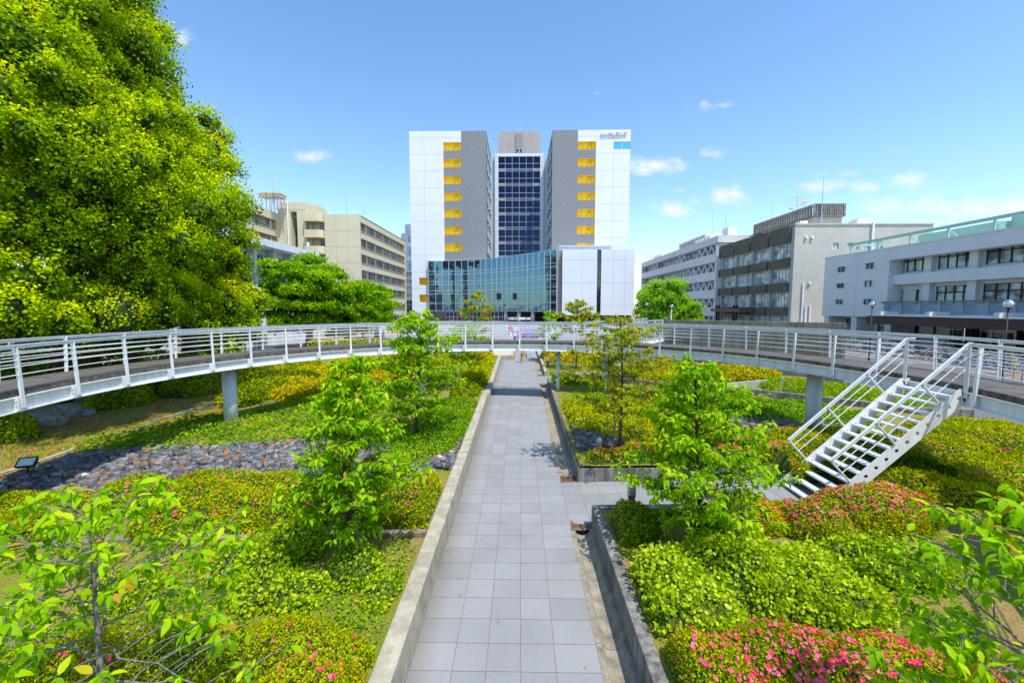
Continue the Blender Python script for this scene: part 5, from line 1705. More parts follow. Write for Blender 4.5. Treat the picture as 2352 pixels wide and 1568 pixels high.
# resample to 20 even bays
seg_l = [0]
for (a, b), (c, d) in zip(pts[:-1], pts[1:]): seg_l.append(seg_l[-1] + sqrt((c - a) ** 2 + (d - b) ** 2))
def along(s):
    for i in range(len(pts) - 1):
        if s <= seg_l[i + 1] + 1e-9:
            f = (s - seg_l[i]) / (seg_l[i + 1] - seg_l[i]); return Vector((pts[i][0] + f * (pts[i + 1][0] - pts[i][0]), pts[i][1] + f * (pts[i + 1][1] - pts[i][1]), 0))
    return Vector((*pts[-1], 0))
NB = 22
hp = [along(seg_l[-1] * i / NB) for i in range(NB + 1)]
hall = MB(); mul = MB()
levels = [0, .135, .29, .34, .48, .53, .67, .81, .86, 1.]
levels = [0, .15, .34, .40, .53, .59, .73, .79, 1.0]
for i in range(NB):
    a, b = hp[i], hp[i + 1]
    for l0, l1 in zip(levels[:-1], levels[1:]):
        z0 = hz0 + (hz1 - hz0) * l0; z1 = hz0 + (hz1 - hz0) * l1
        jit = [rng.normal(0, .007) for _ in range(4)]
        n = Vector((b.y - a.y, -(b.x - a.x), 0)).normalized()
        if n.y > 0: n = -n
        hall.quad(a + n * jit[0] + EZ * z0, b + n * jit[1] + EZ * z0, b + n * jit[2] + EZ * z1, a + n * jit[3] + EZ * z1)
for i in range(NB + 1):
    a = hp[i]; mul.bar(a + Vector((0, -.06, hz0)), a + Vector((0, -.06, hz1)), .19, .16, up=(0, 1, 0))
for l in levels:
    z = hz0 + (hz1 - hz0) * l
    for i in range(NB):
        mul.bar(hp[i] + Vector((0, -.05, z)), hp[i + 1] + Vector((0, -.05, z)), .14, .17)
hg = hall.build('glass_hall', M['hall_glass'], mbd)
mul.build('mullions', M['mullion'], hg)
roof = MB()
poly = [(p.x, p.y + .1) for p in hp] + [(hp[-1].x, 150.), (hp[0].x, 150.)]
roof.prism(poly, hz1 - .5, hz1 - .05); roof.prism(poly, hz0 - .05, hz0 + .25)
roof.build('hall_roof', M['silver'], mbd)
back = MB(); back.box(hp[0].x + 2, hp[-1].x + 2, 139.5, 140, PLZ, hz0 - .06); back.box(hp[0].x + .2, hp[0].x + 2.2, 140, 149.7, PLZ, hz0 - .06)
back.build('undercroft_wall', mat('undercroft', (.05, .048, .05), .6, var=.3, scale=.5), mbd)
for i, f in enumerate((.03, .13, .25, .37, .58, .70, .82, .95)):
    p = along(seg_l[-1] * f)
    MB().lathe([(.62, PLZ), (.62, hz0 - .06)], (p.x, p.y + 1.4, 0), 20).build('pillar', M['silver'], mbd, smooth=True)
for u0 in (12.5, -2.2, 4.2):
    window(mbd, frame((0, 139.4, 0), EX, -EY), u0 - 22, u0 - 17, PLZ, 3.3, 4, 2, 0, M['mullion'], M['black_glass'], .1, name='entrance_door', dep=.06)
# two opened black panes in the hall
for f0 in (.50, .645):
    a = along(seg_l[-1] * f0); b = along(seg_l[-1] * (f0 + .032))
    z0, z1 = D(Z1(840), ZY(1303), a.y)[1], D(Z1(840), ZY(1258), a.y)[1]
    mb = MB(); n = Vector((0, -.14, 0))
    mb.quad(a + n + EZ * z0, b + n + EZ * z0, b + n + EZ * z1, a + n + EZ * z1)
    mb.bar(a + n + EZ * z0, a + n + EZ * z1, .12, .3, up=(0, 1, 0)); mb.bar(b + n + EZ * z0, b + n + EZ * z1, .12, .3, up=(0, 1, 0)); mb.bar(a.lerp(b, .5) + n + EZ * z0, a.lerp(b, .5) + n + EZ * z1, .12, .3, up=(0, 1, 0))
    mb.build('open_vent', M['frame_dark'], mbd)

# ---- white block right of the hall
YK = 120.
kx0, kx1 = D(Z1(1305), ZY(1200), YK)[0], D(Z1(1812), ZY(1000), YK)[0]
kz0, kz1 = D(Z1(1500), ZY(1412), YK)[1], 20.87
FK = frame((0, YK, 0), EX, -EY)
blk = MB()
sx0, sx1 = D(Z1(1548), ZY(1100), YK)[0], D(Z1(1577), ZY(1100), YK)[0]
facade(blk, FK, kx0, kx1, kz0, kz1, [(sx0, sx1, kz0 + .01, kz1 - .01)], .5)
blk.quad(Vector((kx1, YK, kz0)), Vector((kx1, YK, kz1)), Vector((kx1, 150, kz1)), Vector((kx1, 150, kz0)))
blk.quad(Vector((kx0, YK, kz0)), Vector((kx0, 150, kz0)), Vector((kx0, 150, kz1)), Vector((kx0, YK, kz1)), 2)
blk.quad(Vector((kx0, YK, kz1 - .4)), Vector((kx1, YK, kz1 - .4)), Vector((kx1, 150, kz1 - .4)), Vector((kx0, 150, kz1 - .4)))
for yz in (1025, 1187, 1345):
    z = D(Z1(1500), ZY(yz), YK)[1]
    for a_, b_ in ((kx0, sx0), (sx1, kx1)): blk.fbox(FK, a_ + .02, b_ - .02, z - .04, z + .04, .002, .012, 1)
for xz in (1443, 1740, 1660):
    x = D(Z1(xz), ZY(1200), YK)[0]; blk.fbox(FK, x - .04, x + .04, kz0 + .05, kz1, .002, .013, 1)
dx0, dx1 = D(Z1(1357), ZY(1100), YK)[0], D(Z1(1397), ZY(1100), YK)[0]; dz0, dz1 = D(Z1(1380), ZY(1152), YK)[1], D(Z1(1380), ZY(1098), YK)[1]
for (a_, b_, c_, d_) in ((dx0, dx1, dz0, dz0 + .05), (dx0, dx1, dz1 - .05, dz1), (dx0, dx0 + .05, dz0 + .05, dz1 - .05), (dx1 - .05, dx1, dz0 + .05, dz1 - .05)):
    blk.fbox(FK, a_, b_, c_, d_, .002, .014, 1)
blk.build('white_block', [M['white_tile'], M['joint'], M['tan_tile']], mbd)
MB().box(kx0 + .5, kx1 - .5, YK + .8, YK + 10, PLZ - .2, kz0 + .3).build('plinth', M['frame_dark'], mbd)
window(mbd, FK, sx0, sx1, kz0 + .02, kz1 - .02, 1, 7, .4, M['frame_dark'], M['black_glass'], .12, name='slit_window')
# tan pier left of the block, roof parapet
MB().box(hp[-1].x + .02, kx0 - .03, 121.2, 149, kz0 + .2, kz1 - .01).build('pier', M['tan_tile'], mbd)
par = MB()
p0x, p1x = D(Z1(1285), ZY(940), 122)[0], D(Z1(1645), ZY(940), 122)[0]
pzt = D(Z1(1400), ZY(925), 122)[1]
par.box(p0x, p1x, 122, 122.12, pzt - .25, pzt); par.box(p0x, p1x, 122, 122.1, kz1 + .2, kz1 + .4)
for i in range(17):
    x = p0x + (p1x - p0x) * i / 16; par.box(x - .09, x + .09, 122.02, 122.2, kz1 - .4, pzt - .26)
for i in range(9):
    y = 122.3 + i * 2; par.box(p1x - .1, p1x + .1, y, y + .2, kz1 - .4, pzt - .26)
par.box(p1x - .12, p1x + .12, 122.13, 140, pzt - .25, pzt)
par.build('roof_railing', M['silver'], mbd)
gp = MB(); gp.box(p0x + .3, p1x - .3, 122.3, 122.34, kz1 - .3, pzt - .3); gp.build('parapet_glass', mat('frosted parapet glass', (.55, .62, .66), .3, var=.05), mbd)

# ------------------------------------------------------------------ cream building on the left
M['cream'] = mat('cream render', (.62, .565, .385), .85, var=.05, scale=.35, streak=.16, dirt=(.40, .33, .20), fine=.05)
M['cream_edge'] = mat('rust stained edge', (.42, .31, .16), .9, var=.25, scale=2.)
cb = thing('office_building', 'long cream office building with ribbon windows receding toward the twin-winged tower', 'building', (-33.4, 90, PLZ))
CX3 = lambda xz: 459.4 + .27462 * xz
CY3 = lambda yz: 373.2 + .27462 * yz
cx = D(CX3(1333), CY3(500), 90)[0]; ct = D(CX3(1333), CY3(433), 90)[1]
c0 = D(CX3(1040), CY3(500), 90)[0]
FC = frame((0, 90, 0), EX, -EY)
FS = (Vector((cx, 90, 0)), EY, EZ, EX)       # the long side, u runs away from the camera
Lc = 36.
body = MB()
facade(body, FC, c0, cx, 0, ct, [], 0)
fl = (ct - PLZ) / 7.18
holes = []
for k in range(7):
    z1 = ct - 1.45 - k * fl; z0 = z1 - 1.75
    if z0 > PLZ: holes.append((.6, Lc - 1.2, z0, z1))
facade(body, FS, 0, Lc, 0, ct, holes, .9, 0, 1)
for h in holes:
    body.fbox(FS, h[0], h[1], h[2] - .12, h[2], .004, .12, 1)
    body.fbox(FS, .02, Lc - .02, h[2] - .45, h[2] - .40, .003, .02, 1)
body.quad(Vector((c0, 90, ct)), Vector((cx, 90, ct)), Vector((cx, 90 + Lc, ct)), Vector((c0, 90 + Lc, ct)))
body.quad(Vector((cx, 90 + Lc, 0)), Vector((c0, 90 + Lc, 0)), Vector((c0, 90 + Lc, ct)), Vector((cx, 90 + Lc, ct)))
for k in range(1, 7):
    body.fbox(FC, c0 + .02, cx - .02, ct - k * fl - .03, ct - k * fl + .03, .002, .01, 1)
for f in (.33, .66):
    body.fbox(FC, c0 + (cx - c0) * f - .02, c0 + (cx - c0) * f + .02, .5, ct, .002, .009, 1)
body.build('wall', [M['cream'], M['cream_edge']], cb)
for h in holes:
    nwin = 6
    for i in range(nwin):
        a = h[0] + (h[1] - h[0]) * (i / nwin) + .12; b = h[0] + (h[1] - h[0]) * ((i + .76) / nwin)
        window(cb, FS, a, b, h[2], h[3], 4, 1, .62, M['mullion'], M['glass'], .07, name='window')
    MB().fbox(FS, h[0], h[1], h[2], h[3], -.95, -.72).build('spandrel', M['cream'], cb)
# rounded balcony bay
bay = MB()
bx0 = D(CX3(887), CY3(500), 90)[0]
for k in range(7):
    z1 = ct + .05 - k * fl; z0 = z1 - 1.5
    n = 7
    poly = [(bx0, 90.9), (bx0, 89.)] + [(c0 - 1.2 + 1.1 * sin(i * pi / 2 / n), 89. + 1.1 * (1 - cos(i * pi / 2 / n))) for i in range(n + 1)] + [(c0 - .1, 90.9)]
    bay.prism(poly, z0, z1, 0)
    bay.prism([(p[0] * 1 + .0, p[1] - .03) for p in poly], z0 - .14, z0 - .005, 1)
bay.box(bx0 + .1, c0 - .02, 91.6, 92, 0, ct, 0)
bay.box(bx0 + .02, bx0 + .6, 91., 91.5, 0, ct - 1.6, 0)
bay.build('balcony_bay', [M['cream'], M['cream_edge']], cb)
for k in range(6):
    z1 = ct - 1.6 - k * fl; window(cb, frame((0, 91.6, 0), EX, -EY), bx0 + 2.2, c0 - .3, z1 - 2.0, z1 - .25, 4, 1, -.06, M['mullion'], M['glass'], .08)
# stair tower
tz = D(CX3(700), CY3(333), 90)[1]
tx0, tx1 = D(CX3(658), CY3(500), 90)[0], D(CX3(935), CY3(400), 90)[0]
rx0, rx1 = D(CX3(757), CY3(500), 90)[0], D(CX3(812), CY3(500), 90)[0]
tw = MB()
facade(tw, FC, tx0, bx0 + .02, 0, tz, [(rx0, rx1, 1, D(CX3(780), CY3(410), 90)[1])], 2.4)
tw.box(bx0 + .03, tx1, 92.2, 97, ct - 2, tz - .02)
tw.quad(Vector((tx0, 90, tz)), Vector((bx0 + .02, 90, tz)), Vector((bx0 + .02, 97, tz)), Vector((tx0, 97, tz)))
tw.quad(Vector((bx0 + .02, 90, ct)), Vector((bx0 + .02, 97, ct)), Vector((bx0 + .02, 97, tz)), Vector((bx0 + .02, 90, tz)))
tw.fbox(FC, tx0, bx0, tz - 1.6, tz - 1.5, .002, .02, 1)
tw.build('stair_tower', [M['cream'], M['cream_edge']], cb)
window(cb, FC, rx0, rx1, 6, D(CX3(780), CY3(480), 90)[1], 1, 9, 2.2, M['bark'], M['glass'], .22, name='stair_window')
mb = MB(); mb.fbox(FC, rx0, rx1, D(CX3(780), CY3(480), 90)[1], D(CX3(780), CY3(410), 90)[1], -2.5, -2.3); mb.build('stair_wall', M['cream'], cb)
MB().tube([(rx0 - .5, 89.85, tz + .1), (rx0 - .5, 89.85, 12)], .14, 8).build('downpipe', M['white_paint'], cb)
# nearer wing, running along the view
wx = tx0
wl_ = 26.
FW = (Vector((wx, 90 - wl_, 0)), EY, EZ, EX)
wt = D(CX3(715), CY3(427), 90)[1]
wb = MB(); wh_ = []
for k in range(6):
    z1 = wt - 1.6 - k * fl; z0 = z1 - 1.9
    if z0 > PLZ: wh_.append((.5, wl_ - .9, z0, z1))
facade(wb, FW, 0, wl_ - .01, 0, wt, wh_, 1.2, 0, 1)
wb.quad(Vector((wx, 90 - wl_, wt)), Vector((wx, 89.99, wt)), Vector((wx - 14, 89.99, wt)), Vector((wx - 14, 90 - wl_, wt)))
wb.quad(Vector((wx, 90 - wl_, 0)), Vector((wx, 90 - wl_, wt)), Vector((wx - 14, 90 - wl_, wt)), Vector((wx - 14, 90 - wl_, 0)))
for h in wh_: wb.fbox(FW, h[0], h[1], h[2] - .12, h[2], .004, .1, 1)
wb.build('wall', [M['cream'], M['cream_edge']], cb)
for h in wh_[:4]:
    for i in range(4):
        a = h[0] + (h[1] - h[0]) * i / 4 + .2; b = a + (h[1] - h[0]) / 4 * .80
        window(cb, FW, a, b, h[2], h[3], 6, 1, .9, M['mullion'], M['glass'], .07, cols=[0, .35, 1])
    MB().fbox(FW, h[0], h[1], h[2], h[3], -1.25, -1.0).build('spandrel', M['white_paint'], cb)
MB().box(wx - 14, cx, 91, 90 + Lc, ct - .3, ct - .1).build('roof', M['concrete'], cb)
# cooling towers
ctt = thing('cooling_tower', 'beige cooling towers on a steel frame on the cream roof', 'cooling tower', (tx0 - 3, 88, wt))
mb = MB(); fr_ = MB()
for i, (x0, x1) in enumerate(((525, 590), (592, 645), (650, 700))):
    a, z1 = D(CX3(x0), CY3(268), 88); b, z0 = D(CX3(x1), CY3(300), 88)
    mb.prism([(a, 86.5), (b, 86.5), (b, 89), (a, 89)], z0, z1 - .2); mb.box(a - .15, b + .12, 86.3, 89.2, z1 - .19, z1)
    m1, z2 = D(CX3(600), CY3(352), 88)
    for x in (a + .3, b - .3):
        for y in (86.8, 88.6): fr_.bar((x, y, wt), (x, y, z0 - .01), .14, .14, up=(0, 1, 0))
    fr_.bar((a + .3, 86.7, wt + .3), (b - .3, 86.7, z0 - .1), .1, .1); fr_.bar((b - .3, 86.75, wt + .3), (a + .3, 86.75, z0 - .1), .1, .1)
mb.build('tower_box', mat('beige casing', (.62, .50, .33), .7, var=.15, scale=2.), ctt); fr_.build('steel_frame', M['silver'], ctt)
for xz, ya, yb, Y, lb in ((601, 78, 345, 87, 'tall lightning mast beside the cooling towers'), (1222, 235, 432, 93, 'mast on the flat roof in the middle of the cream building'), (1367, 335, 435, 96, 'thin mast near the corner of the cream building')):
    x, z1 = D(CX3(xz), CY3(ya), Y); _, z0 = D(CX3(xz), CY3(yb), Y); rod(lb, x, Y, z0, z1, .09)

# ------------------------------------------------------------------ low white building behind the cherry trees
lw = thing('office_building', 'low white building with a deep white fascia behind the cherry trees', 'building', (-29, 62, PLZ))
M['white_metal'] = mat('white fascia panels', (.74, .75, .77), .5, var=.04, scale=.6, streak=.05)
M['white_wall'] = mat('white painted wall', (.62, .64, .68), .8, var=.05, scale=.5, streak=.1)
lx, lz1 = D(CX3(1003), CY3(760), 62); _, lz0 = D(CX3(1003), CY3(790), 62)
ll = 34.
FL_ = (Vector((lx, 62 - ll, 0)), EY, EZ, EX)
mb = MB(); mb.fbox(FL_, 0, ll, lz0 - .3, lz1, -12, 0)
for i in range(20): mb.fbox(FL_, i * 1.7 - .02, i * 1.7 + .02, lz0 - .29, lz1 - .02, .001, .01, 1)
mb.build('fascia', [M['white_metal'], M['joint']], lw)
mb = MB(); wh2 = []
for i in range(8):
    a = ll - 3.6 - i * 3.9
    wh2.append((a - .1, a + 2.5, lz0 - 4.2, lz0 - .9))
    wh2.append((a - .1, a + 2.5, lz0 - 8.4, lz0 - 5.4))
Fw2 = (Vector((lx - 2.4, 62 - ll, 0)), EY, EZ, EX)
facade(mb, Fw2, -.0, ll - 1., 0, lz0 - .31, wh2, .3, 0)
mb.quad(Vector((lx - 2.4, 61, 0)), Vector((lx - 2.4, 61, lz0)), Vector((lx - 12, 61, lz0)), Vector((lx - 12, 61, 0)))
mb.fbox(Fw2, 0, ll - 1, lz0 - 5.2, lz0 - 4.6, .01, 1.2)
mb.build('wall', M['white_wall'], lw)
for h in wh2: window(lw, Fw2, h[0], h[1], h[2], h[3], 4, 2, .2, M['white_metal'], M['glass'], .08, cols=[0, .66, 1])
for i in range(9):
    a = ll - 1.1 - i * 3.9
    if a > 0: MB().fbox(Fw2, a - .28, a + .2, PLZ, lz0 - .32, .01, .9).build('pilaster', M['white_wall'], lw)

# ------------------------------------------------------------------ white slab block between the cream building and the tower
wt_ = thing('tower_block', 'narrow pale tower block with stacked balconies squeezed between the cream building and the white wing', 'building', (-40, 172, PLZ))
ax, az = D(CX3(1678), CY3(592), 172); bx, bz = D(CX3(1775), CY3(512), 172); mx, _ = D(CX3(1735), CY3(592), 172); m0, _ = D(CX3(1708), CY3(512), 172)
FT = frame((0, 172, 0), EX, -EY)
mb = MB(); mb.box(ax, bx + 8, 172, 186, 0, az); mb.box(m0, bx + 8, 173, 186, az, bz)
mb.fbox(FT, m0, m0 + 3.4, az + .3, bz - .5, -.9, -.8) ; mb.build('wall', M['white_wall'], wt_)
for k in range(9):
    z0 = az - 5.5 - k * 5.4
    if z0 > 3:
        MB().fbox(FT, mx, bx, z0, z0 + 1.6, .05, 1.2).build('balcony', M['white_metal'], wt_)
        window(wt_, FT, mx + .3, bx - .2, z0 + 1.7, z0 + 4.6, 3, 1, -.12, M['mullion'], M['glass'], .2)
lxw, _ = D(CX3(1700), CY3(900), 160); 
MB().box(lxw, bx + 4, 163, 171, 0, D(CX3(1710), CY3(905), 163)[1]).build('annex', M['white_wall'], wt_)
for k in range(5):
    za, zb = D(CX3(1720), CY3(955 + 57 * k), 163)[1], D(CX3(1720), CY3(918 + 57 * k), 163)[1]
    window(wt_, frame((0, 163, 0), EX, -EY), D(CX3(1722), CY3(950), 163)[0], bx + 3, za, zb, 3, 1, -.12, M['mullion'], M['glass'], .2)
window(wt_, frame((0, 163, 0), EX, -EY), D(CX3(1712), CY3(950), 163)[0], bx + 3, PLZ, D(CX3(1720), CY3(1155), 163)[1], 4, 3, -.12, M['frame_dark'], M['black_glass'], .25)

# ------------------------------------------------------------------ truss-braced building right of the tower
QX = lambda xz: 1435.5 + .38965 * xz
QY = lambda yz: 401.95 + .38965 * yz
tb = thing('office_building', 'pale grey building with diagonal truss braces across its long window bands', 'building', (44, 95, PLZ))
M['pale_grey'] = mat('pale grey panels', (.60, .60, .57), .6, var=.06, scale=.5, streak=.08)
tbx, tbz = D(QX(545), QY(357), 95)
Lt = 58.
FTB = (Vector((tbx, 95, 0)), EY, EZ, -EX)
mb = MB(); holes = []
fh = (tbz - PLZ) / 5.05
for k in range(5):
    z1 = tbz - 1.75 - k * fh; holes.append((.8, Lt - .8, z1 - 1.9, z1))
facade(mb, FTB, 0, Lt, 0, tbz, holes, 1.5)
mb.quad(Vector((tbx, 95, tbz)), Vector((tbx, 95 + Lt, tbz)), Vector((tbx + 16, 95 + Lt, tbz)), Vector((tbx + 16, 95, tbz)))
mb.quad(Vector((tbx, 95, 0)), Vector((tbx + 22, 95, 0)), Vector((tbx + 22, 95, tbz)), Vector((tbx, 95, tbz)))
F5 = frame((0, 95, 0), EX, -EY)
mb.fbox(F5, tbx, tbx + 22, tbz - 1.5, tbz + .05, .003, .3)
mb.build('wall', M['pale_grey'], tb)
bl = MB(); bl.fbox(F5, tbx, tbx + 22, tbz - 1.65, tbz - 1.5, .004, .25); bl.fbox(F5, tbx + 1, tbx + 22, tbz - 2.2, tbz - 2.05, .004, .2)
for h in holes: bl.fbox(FTB, 0, Lt, h[3] + .05, h[3] + .12, .003, .1)
bl.build('stripe', mat('blue trim', (.10, .16, .30), .6, var=.1), tb)
M['brace'] = mat('steel brace', (.55, .58, .62), .5, .1, var=.05)
for k, h in enumerate(holes):
    for i in range(8):
        a = h[0] + (h[1] - h[0]) * i / 8 + .2; b = a + (h[1] - h[0]) / 8 - .4
        window(tb, FTB, a, b, h[2], h[3], 5, 1, 1.2, M['mullion'], M['glass'], .09)
    for i in ((0, 1, 2, 5, 6, 12, 13) if k % 2 == 0 else (0, 1, 2, 3, 4, 12, 13)):
        a = h[0] + 3.2 * i + 1
        o_, u_, v_, n_ = FTB
        Pq = lambda aa, zz: o_ + u_ * aa + v_ * zz + n_ * -.35
        bb = MB(); bb.bar(Pq(a, h[2]), Pq(a + 1.5, h[3]), .3, .3, up=(1, 0, 0)); bb.bar(Pq(a + 3.0, h[2]), Pq(a + 1.5, h[3]), .3, .3, up=(1, 0, 0)); bb.build('brace', M['brace'], tb)
rb = MB()
x0, zt = D(QX(395), QY(345), 112); 
rb.box(tbx + 3, tbx + 9, 108, 126, tbz, tbz + 2.6); rb.box(tbx + 9, tbx + 20, 112, 126, tbz, tbz + 2.2)
xx, zz2 = D(QX(590), QY(310), 100); rb.box(tbx + 4.2, tbx + 6.2, 99, 102, tbz, zz2)
for i in range(5): rb.box(tbx + .5, tbx + 1.6, 100 + i * 1.8, 101.3 + i * 1.8, tbz, tbz + .9)
for i in range(3): rb.box(tbx + .5, tbx + 1.8, 134 + i * 2.5, 135.8 + i * 2.5, tbz, tbz + .9)
rb.build('roof_plant', [M['white_metal']], tb)
lv = MB(); 
for i in range(9): lv.box(tbx + 2.9, tbx + 2.98, 109 + i * 1.8, 110.2 + i * 1.8, tbz + .5, tbz + 2.2)
lv.build('louvre', M['tan_tile'], tb)
for xz, ya, Y, lb in ((163, 388, 140, 'mast far left on the truss-braced building'), (518, 205, 105, 'mast on the roof of the truss-braced building, left of a pair'), (593, 228, 100, 'mast on the roof of the truss-braced building, right of a pair')):
    x, z1 = D(QX(xz), QY(ya), Y); rod(lb, x, Y, tbz - .1, z1, .09)

# ------------------------------------------------------------------ brown-banded concrete building
cc = thing('office_building', 'raw concrete building with brown brick spandrels and a slatted rooftop screen', 'building', (45.2, 70, PLZ))
M['rough_conc'] = mat('sprayed concrete', (.54, .505, .43), .92, var=.08, scale=.5, streak=.22, dirt=(.16, .15, .13), fine=.16)
M['brown_brick'] = mat('brown brick', (.115, .105, .075), .9, var=.35, scale=2.5, streak=.25, dirt=(.03, .03, .025), fine=.3)
M['pier_conc'] = mat('concrete pier', (.40, .40, .38), .9, var=.1, scale=1., streak=.2)
bxn, bzt = D(QX(1005), QY(291), 70)
xr_, _ = D(QX(1810), QY(400), 70)
FCB = frame((0, 70, 0), EX, -EY)
mb = MB(); sw = []
for a, b, y0, y1 in ((1225, 1259, 400, 437), (1312, 1346, 400, 436), (1403, 1440, 400, 436), (1460, 1520, 402, 436)):
    sw.append((D(QX(a), QY(420), 70)[0], D(QX(b), QY(420), 70)[0], D(QX(a), QY(y1), 70)[1], D(QX(a), QY(y0), 70)[1]))
facade(mb, FCB, bxn, xr_, 0, bzt, sw, .3)
mb.quad(Vector((bxn, 70, bzt)), Vector((xr_, 70, bzt)), Vector((xr_, 102, bzt)), Vector((bxn, 102, bzt)))
mb.quad(Vector((xr_, 70, 0)), Vector((xr_, 102, 0)), Vector((xr_, 102, bzt)), Vector((xr_, 70, bzt)))
for yz in (472, 605, 738): 
    z = D(QX(1200), QY(yz), 70)[1]; mb.fbox(FCB, bxn + .02, xr_ - .02, z - .04, z + .04, .002, .008, 1)
for xz in (1272, 1525):
    x = D(QX(xz), QY(500), 70)[0]; mb.fbox(FCB, x - .025, x + .025, 1, bzt - .3, .002, .009, 1)
mb.fbox(FCB, bxn - .05, xr_ + .05, bzt - .1, bzt + .12, .0, .15, 0)
mb.build('wall', [M['rough_conc'], M['joint']], cc)
for h in sw: window(cc, FCB, *h, 2, 1, .2, M['mullion'], M['glass_green'], .07)
# street side
Lq = 31.
FQ = (Vector((bxn, 70, 0)), EY, EZ, -EX)
mb = MB(); nb = 5
fz = (bzt - PLZ) / 4.42
bands = []
for k in range(4):
    z1 = bzt - 2.75 - k * fz + (0.0); bands.append((z1 - 2.35, z1))
holes = []
for i in range(nb):
    a = .9 + i * (Lq - 1) / nb; b = a + (Lq - 1) / nb - .75
    for z0, z1 in bands: holes.append((a, b, z0, z1))
facade(mb, FQ, 0, Lq, 0, bzt - .15, holes, .8)
mb.build('frame', M['pier_conc'], cc)
sp = MB()
for i in range(nb):
    a = .9 + i * (Lq - 1) / nb - .1; b = a + (Lq - 1) / nb - .55
    tops = [bzt + .02] + [z[0] - .02 for z in bands]
    bots = [bands[0][1] + .12] + [z[1] + .12 for z in bands[1:]] + [PLZ]
    for t_, b_ in zip(tops, bots):
        if t_ - b_ > .3: sp.fbox(FQ, a, b, b_, t_, .01, .42)
sp.build('brick_spandrels', M['brown_brick'], cc)
for h in holes: window(cc, FQ, *h, 6, 2, .5, M['mullion'], M['glass_green'], .08, cols=[0, .7, 1])
# entrance canopy of the building
yq0 = 70 + 12; 
mb = MB(); mb.box(bxn - 3.2, bxn - .5, 80, 92, 4.1, 4.7); mb.build('entrance_canopy', mat('rust canopy', (.16, .075, .04), .7, var=.2), cc)
mb = MB()
for y in (82, 83, 89, 90): mb.bar((bxn - 2.8, y, PLZ), (bxn - 2.8, y, 5.4), .3, .3, up=(0, 1, 0))
mb.build('canopy_post', M['frame_dark'], cc)
# roof block and slatted screen
YS = 76.
sx, sz1 = D(QX(1117), QY(171), YS); sx2, _ = D(QX(1290), QY(171), YS); _, szb = D(QX(1117), QY(236), YS)
MB().box(sx + .1, sx2, YS + .2, YS + 16, bzt - .1, szb - .1).build('roof_block', M['rough_conc'], cc)
scn = MB(); 
n = 14
for i in range(n):
    x = sx + (sx2 - sx) * i / (n - 1); scn.box(x - .24, x + .24, YS - .25, YS - .1, szb - .1, sz1)
for i in range(26):
    y = YS + .5 + i * .72; scn.box(sx - .25, sx - .1, y - .22, y + .22, szb - .1 - i * .0, sz1)
scn.box(sx - .05, sx2, YS - .08, YS - .02, sz1 - .5, sz1 - .3); scn.box(sx - .08, sx - .02, YS, YS + 19, sz1 - .5, sz1 - .3)
scn.box(sx - .3, sx2 + .2, YS - .3, YS + 19.2, szb - .3, szb - .12)
scn.build('slatted_screen', mat('weathered slats', (.22, .205, .18), .9, var=.35, scale=2., streak=.5), cc)
mb = MB()
for xz, y0, y1 in ((1451, 290, 440),): 
    x = D(QX(xz), QY(400), 70)[0]; mb = MB(); mb.fbox(FCB, x - .14, x + .14, 6, bzt + .3, .02, .3); mb.build('pipe', M['white_paint'], cc)
for xz, y0 in ((1048, 635), (1062, 770), (1088, 768)):
    x, z1 = D(QX(xz), QY(y0), 70); mb = MB(); mb.fbox(FCB, x - .1, x + .1, PLZ, z1, .02, .25); mb.build('pipe', M['white_paint'], cc)
for xz, yz in ((1065, 368), (1100, 368), (1085, 637), (1380, 407), (1507, 382)):
    x, z1 = D(QX(xz), QY(yz), 70); mb = MB(); mb.fbox(FCB, x - .2, x + .2, z1 - .15, z1 + .15, .02, .3); mb.build('vent_hood', M['white_paint'], cc)
ac = MB(); x, z = D(QX(1385), QY(275), 72); ac.box(x - 1.2, x + 1.2, 71, 73, bzt, bzt + .9); ac.box(x - .8, x + .8, 71.2, 72.8, bzt + .9, bzt + 1.15)
ac.build('air_unit', M['white_paint'], cc); ac = MB(); x, z = D(QX(1060), QY(272), 71); ac.box(x - .7, x + .5, 71, 72.2, bzt, bzt + .75)
ac.build('air_unit', M['white_paint'], cc)
x, z = D(QX(1172), QY(10), 75.5); rod('tallest mast, standing at the slatted roof screen', x, 75.5, bzt, z, .13)
x, z = D(QX(868), QY(145), 96); rod('mast left of the slatted roof screen', x, 96, bzt, z, .1)
x, z = D(QX(801), QY(250), 97); rod('short mast over the brown brick facade', x, 97, bzt, z, .08)
x, z = D(QX(833), QY(210), 100); rod('thin mast behind the brown brick facade', x, 100, bzt, z, .07)
an = thing('tv_antenna', 'television aerial with two small dishes beside the slatted roof screen', 'antenna', (sx - .6, 84, sz1 - 1))
mb = MB(); x, z = D(QX(1018), QY(125), 84); mb.tube([(x, 84, bzt), (x, 84, z)], .06, 5)
for k, w in ((.3, 1.2), (1.0, 1.9), (1.7, 1.5)):
    mb.tube([(x - w, 84, z - k), (x + w, 84, z - k + .1)], .03, 4)
    for j in range(6): mb.tube([(x - w + j * w / 2.6, 83.5, z - k), (x - w + j * w / 2.6, 84.5, z - k)], .02, 4)
mb.build('aerial', M['mullion'], an)
for xz, yz in ((981, 207), (1057, 172)):
    x, z = D(QX(xz), QY(yz), 83.5); dd = MB(); dd.lathe([(.02, 0), (.35, .1), (.55, .28)], (x, 83.5, z), 14); dd.build('dish', M['white_paint'], an)

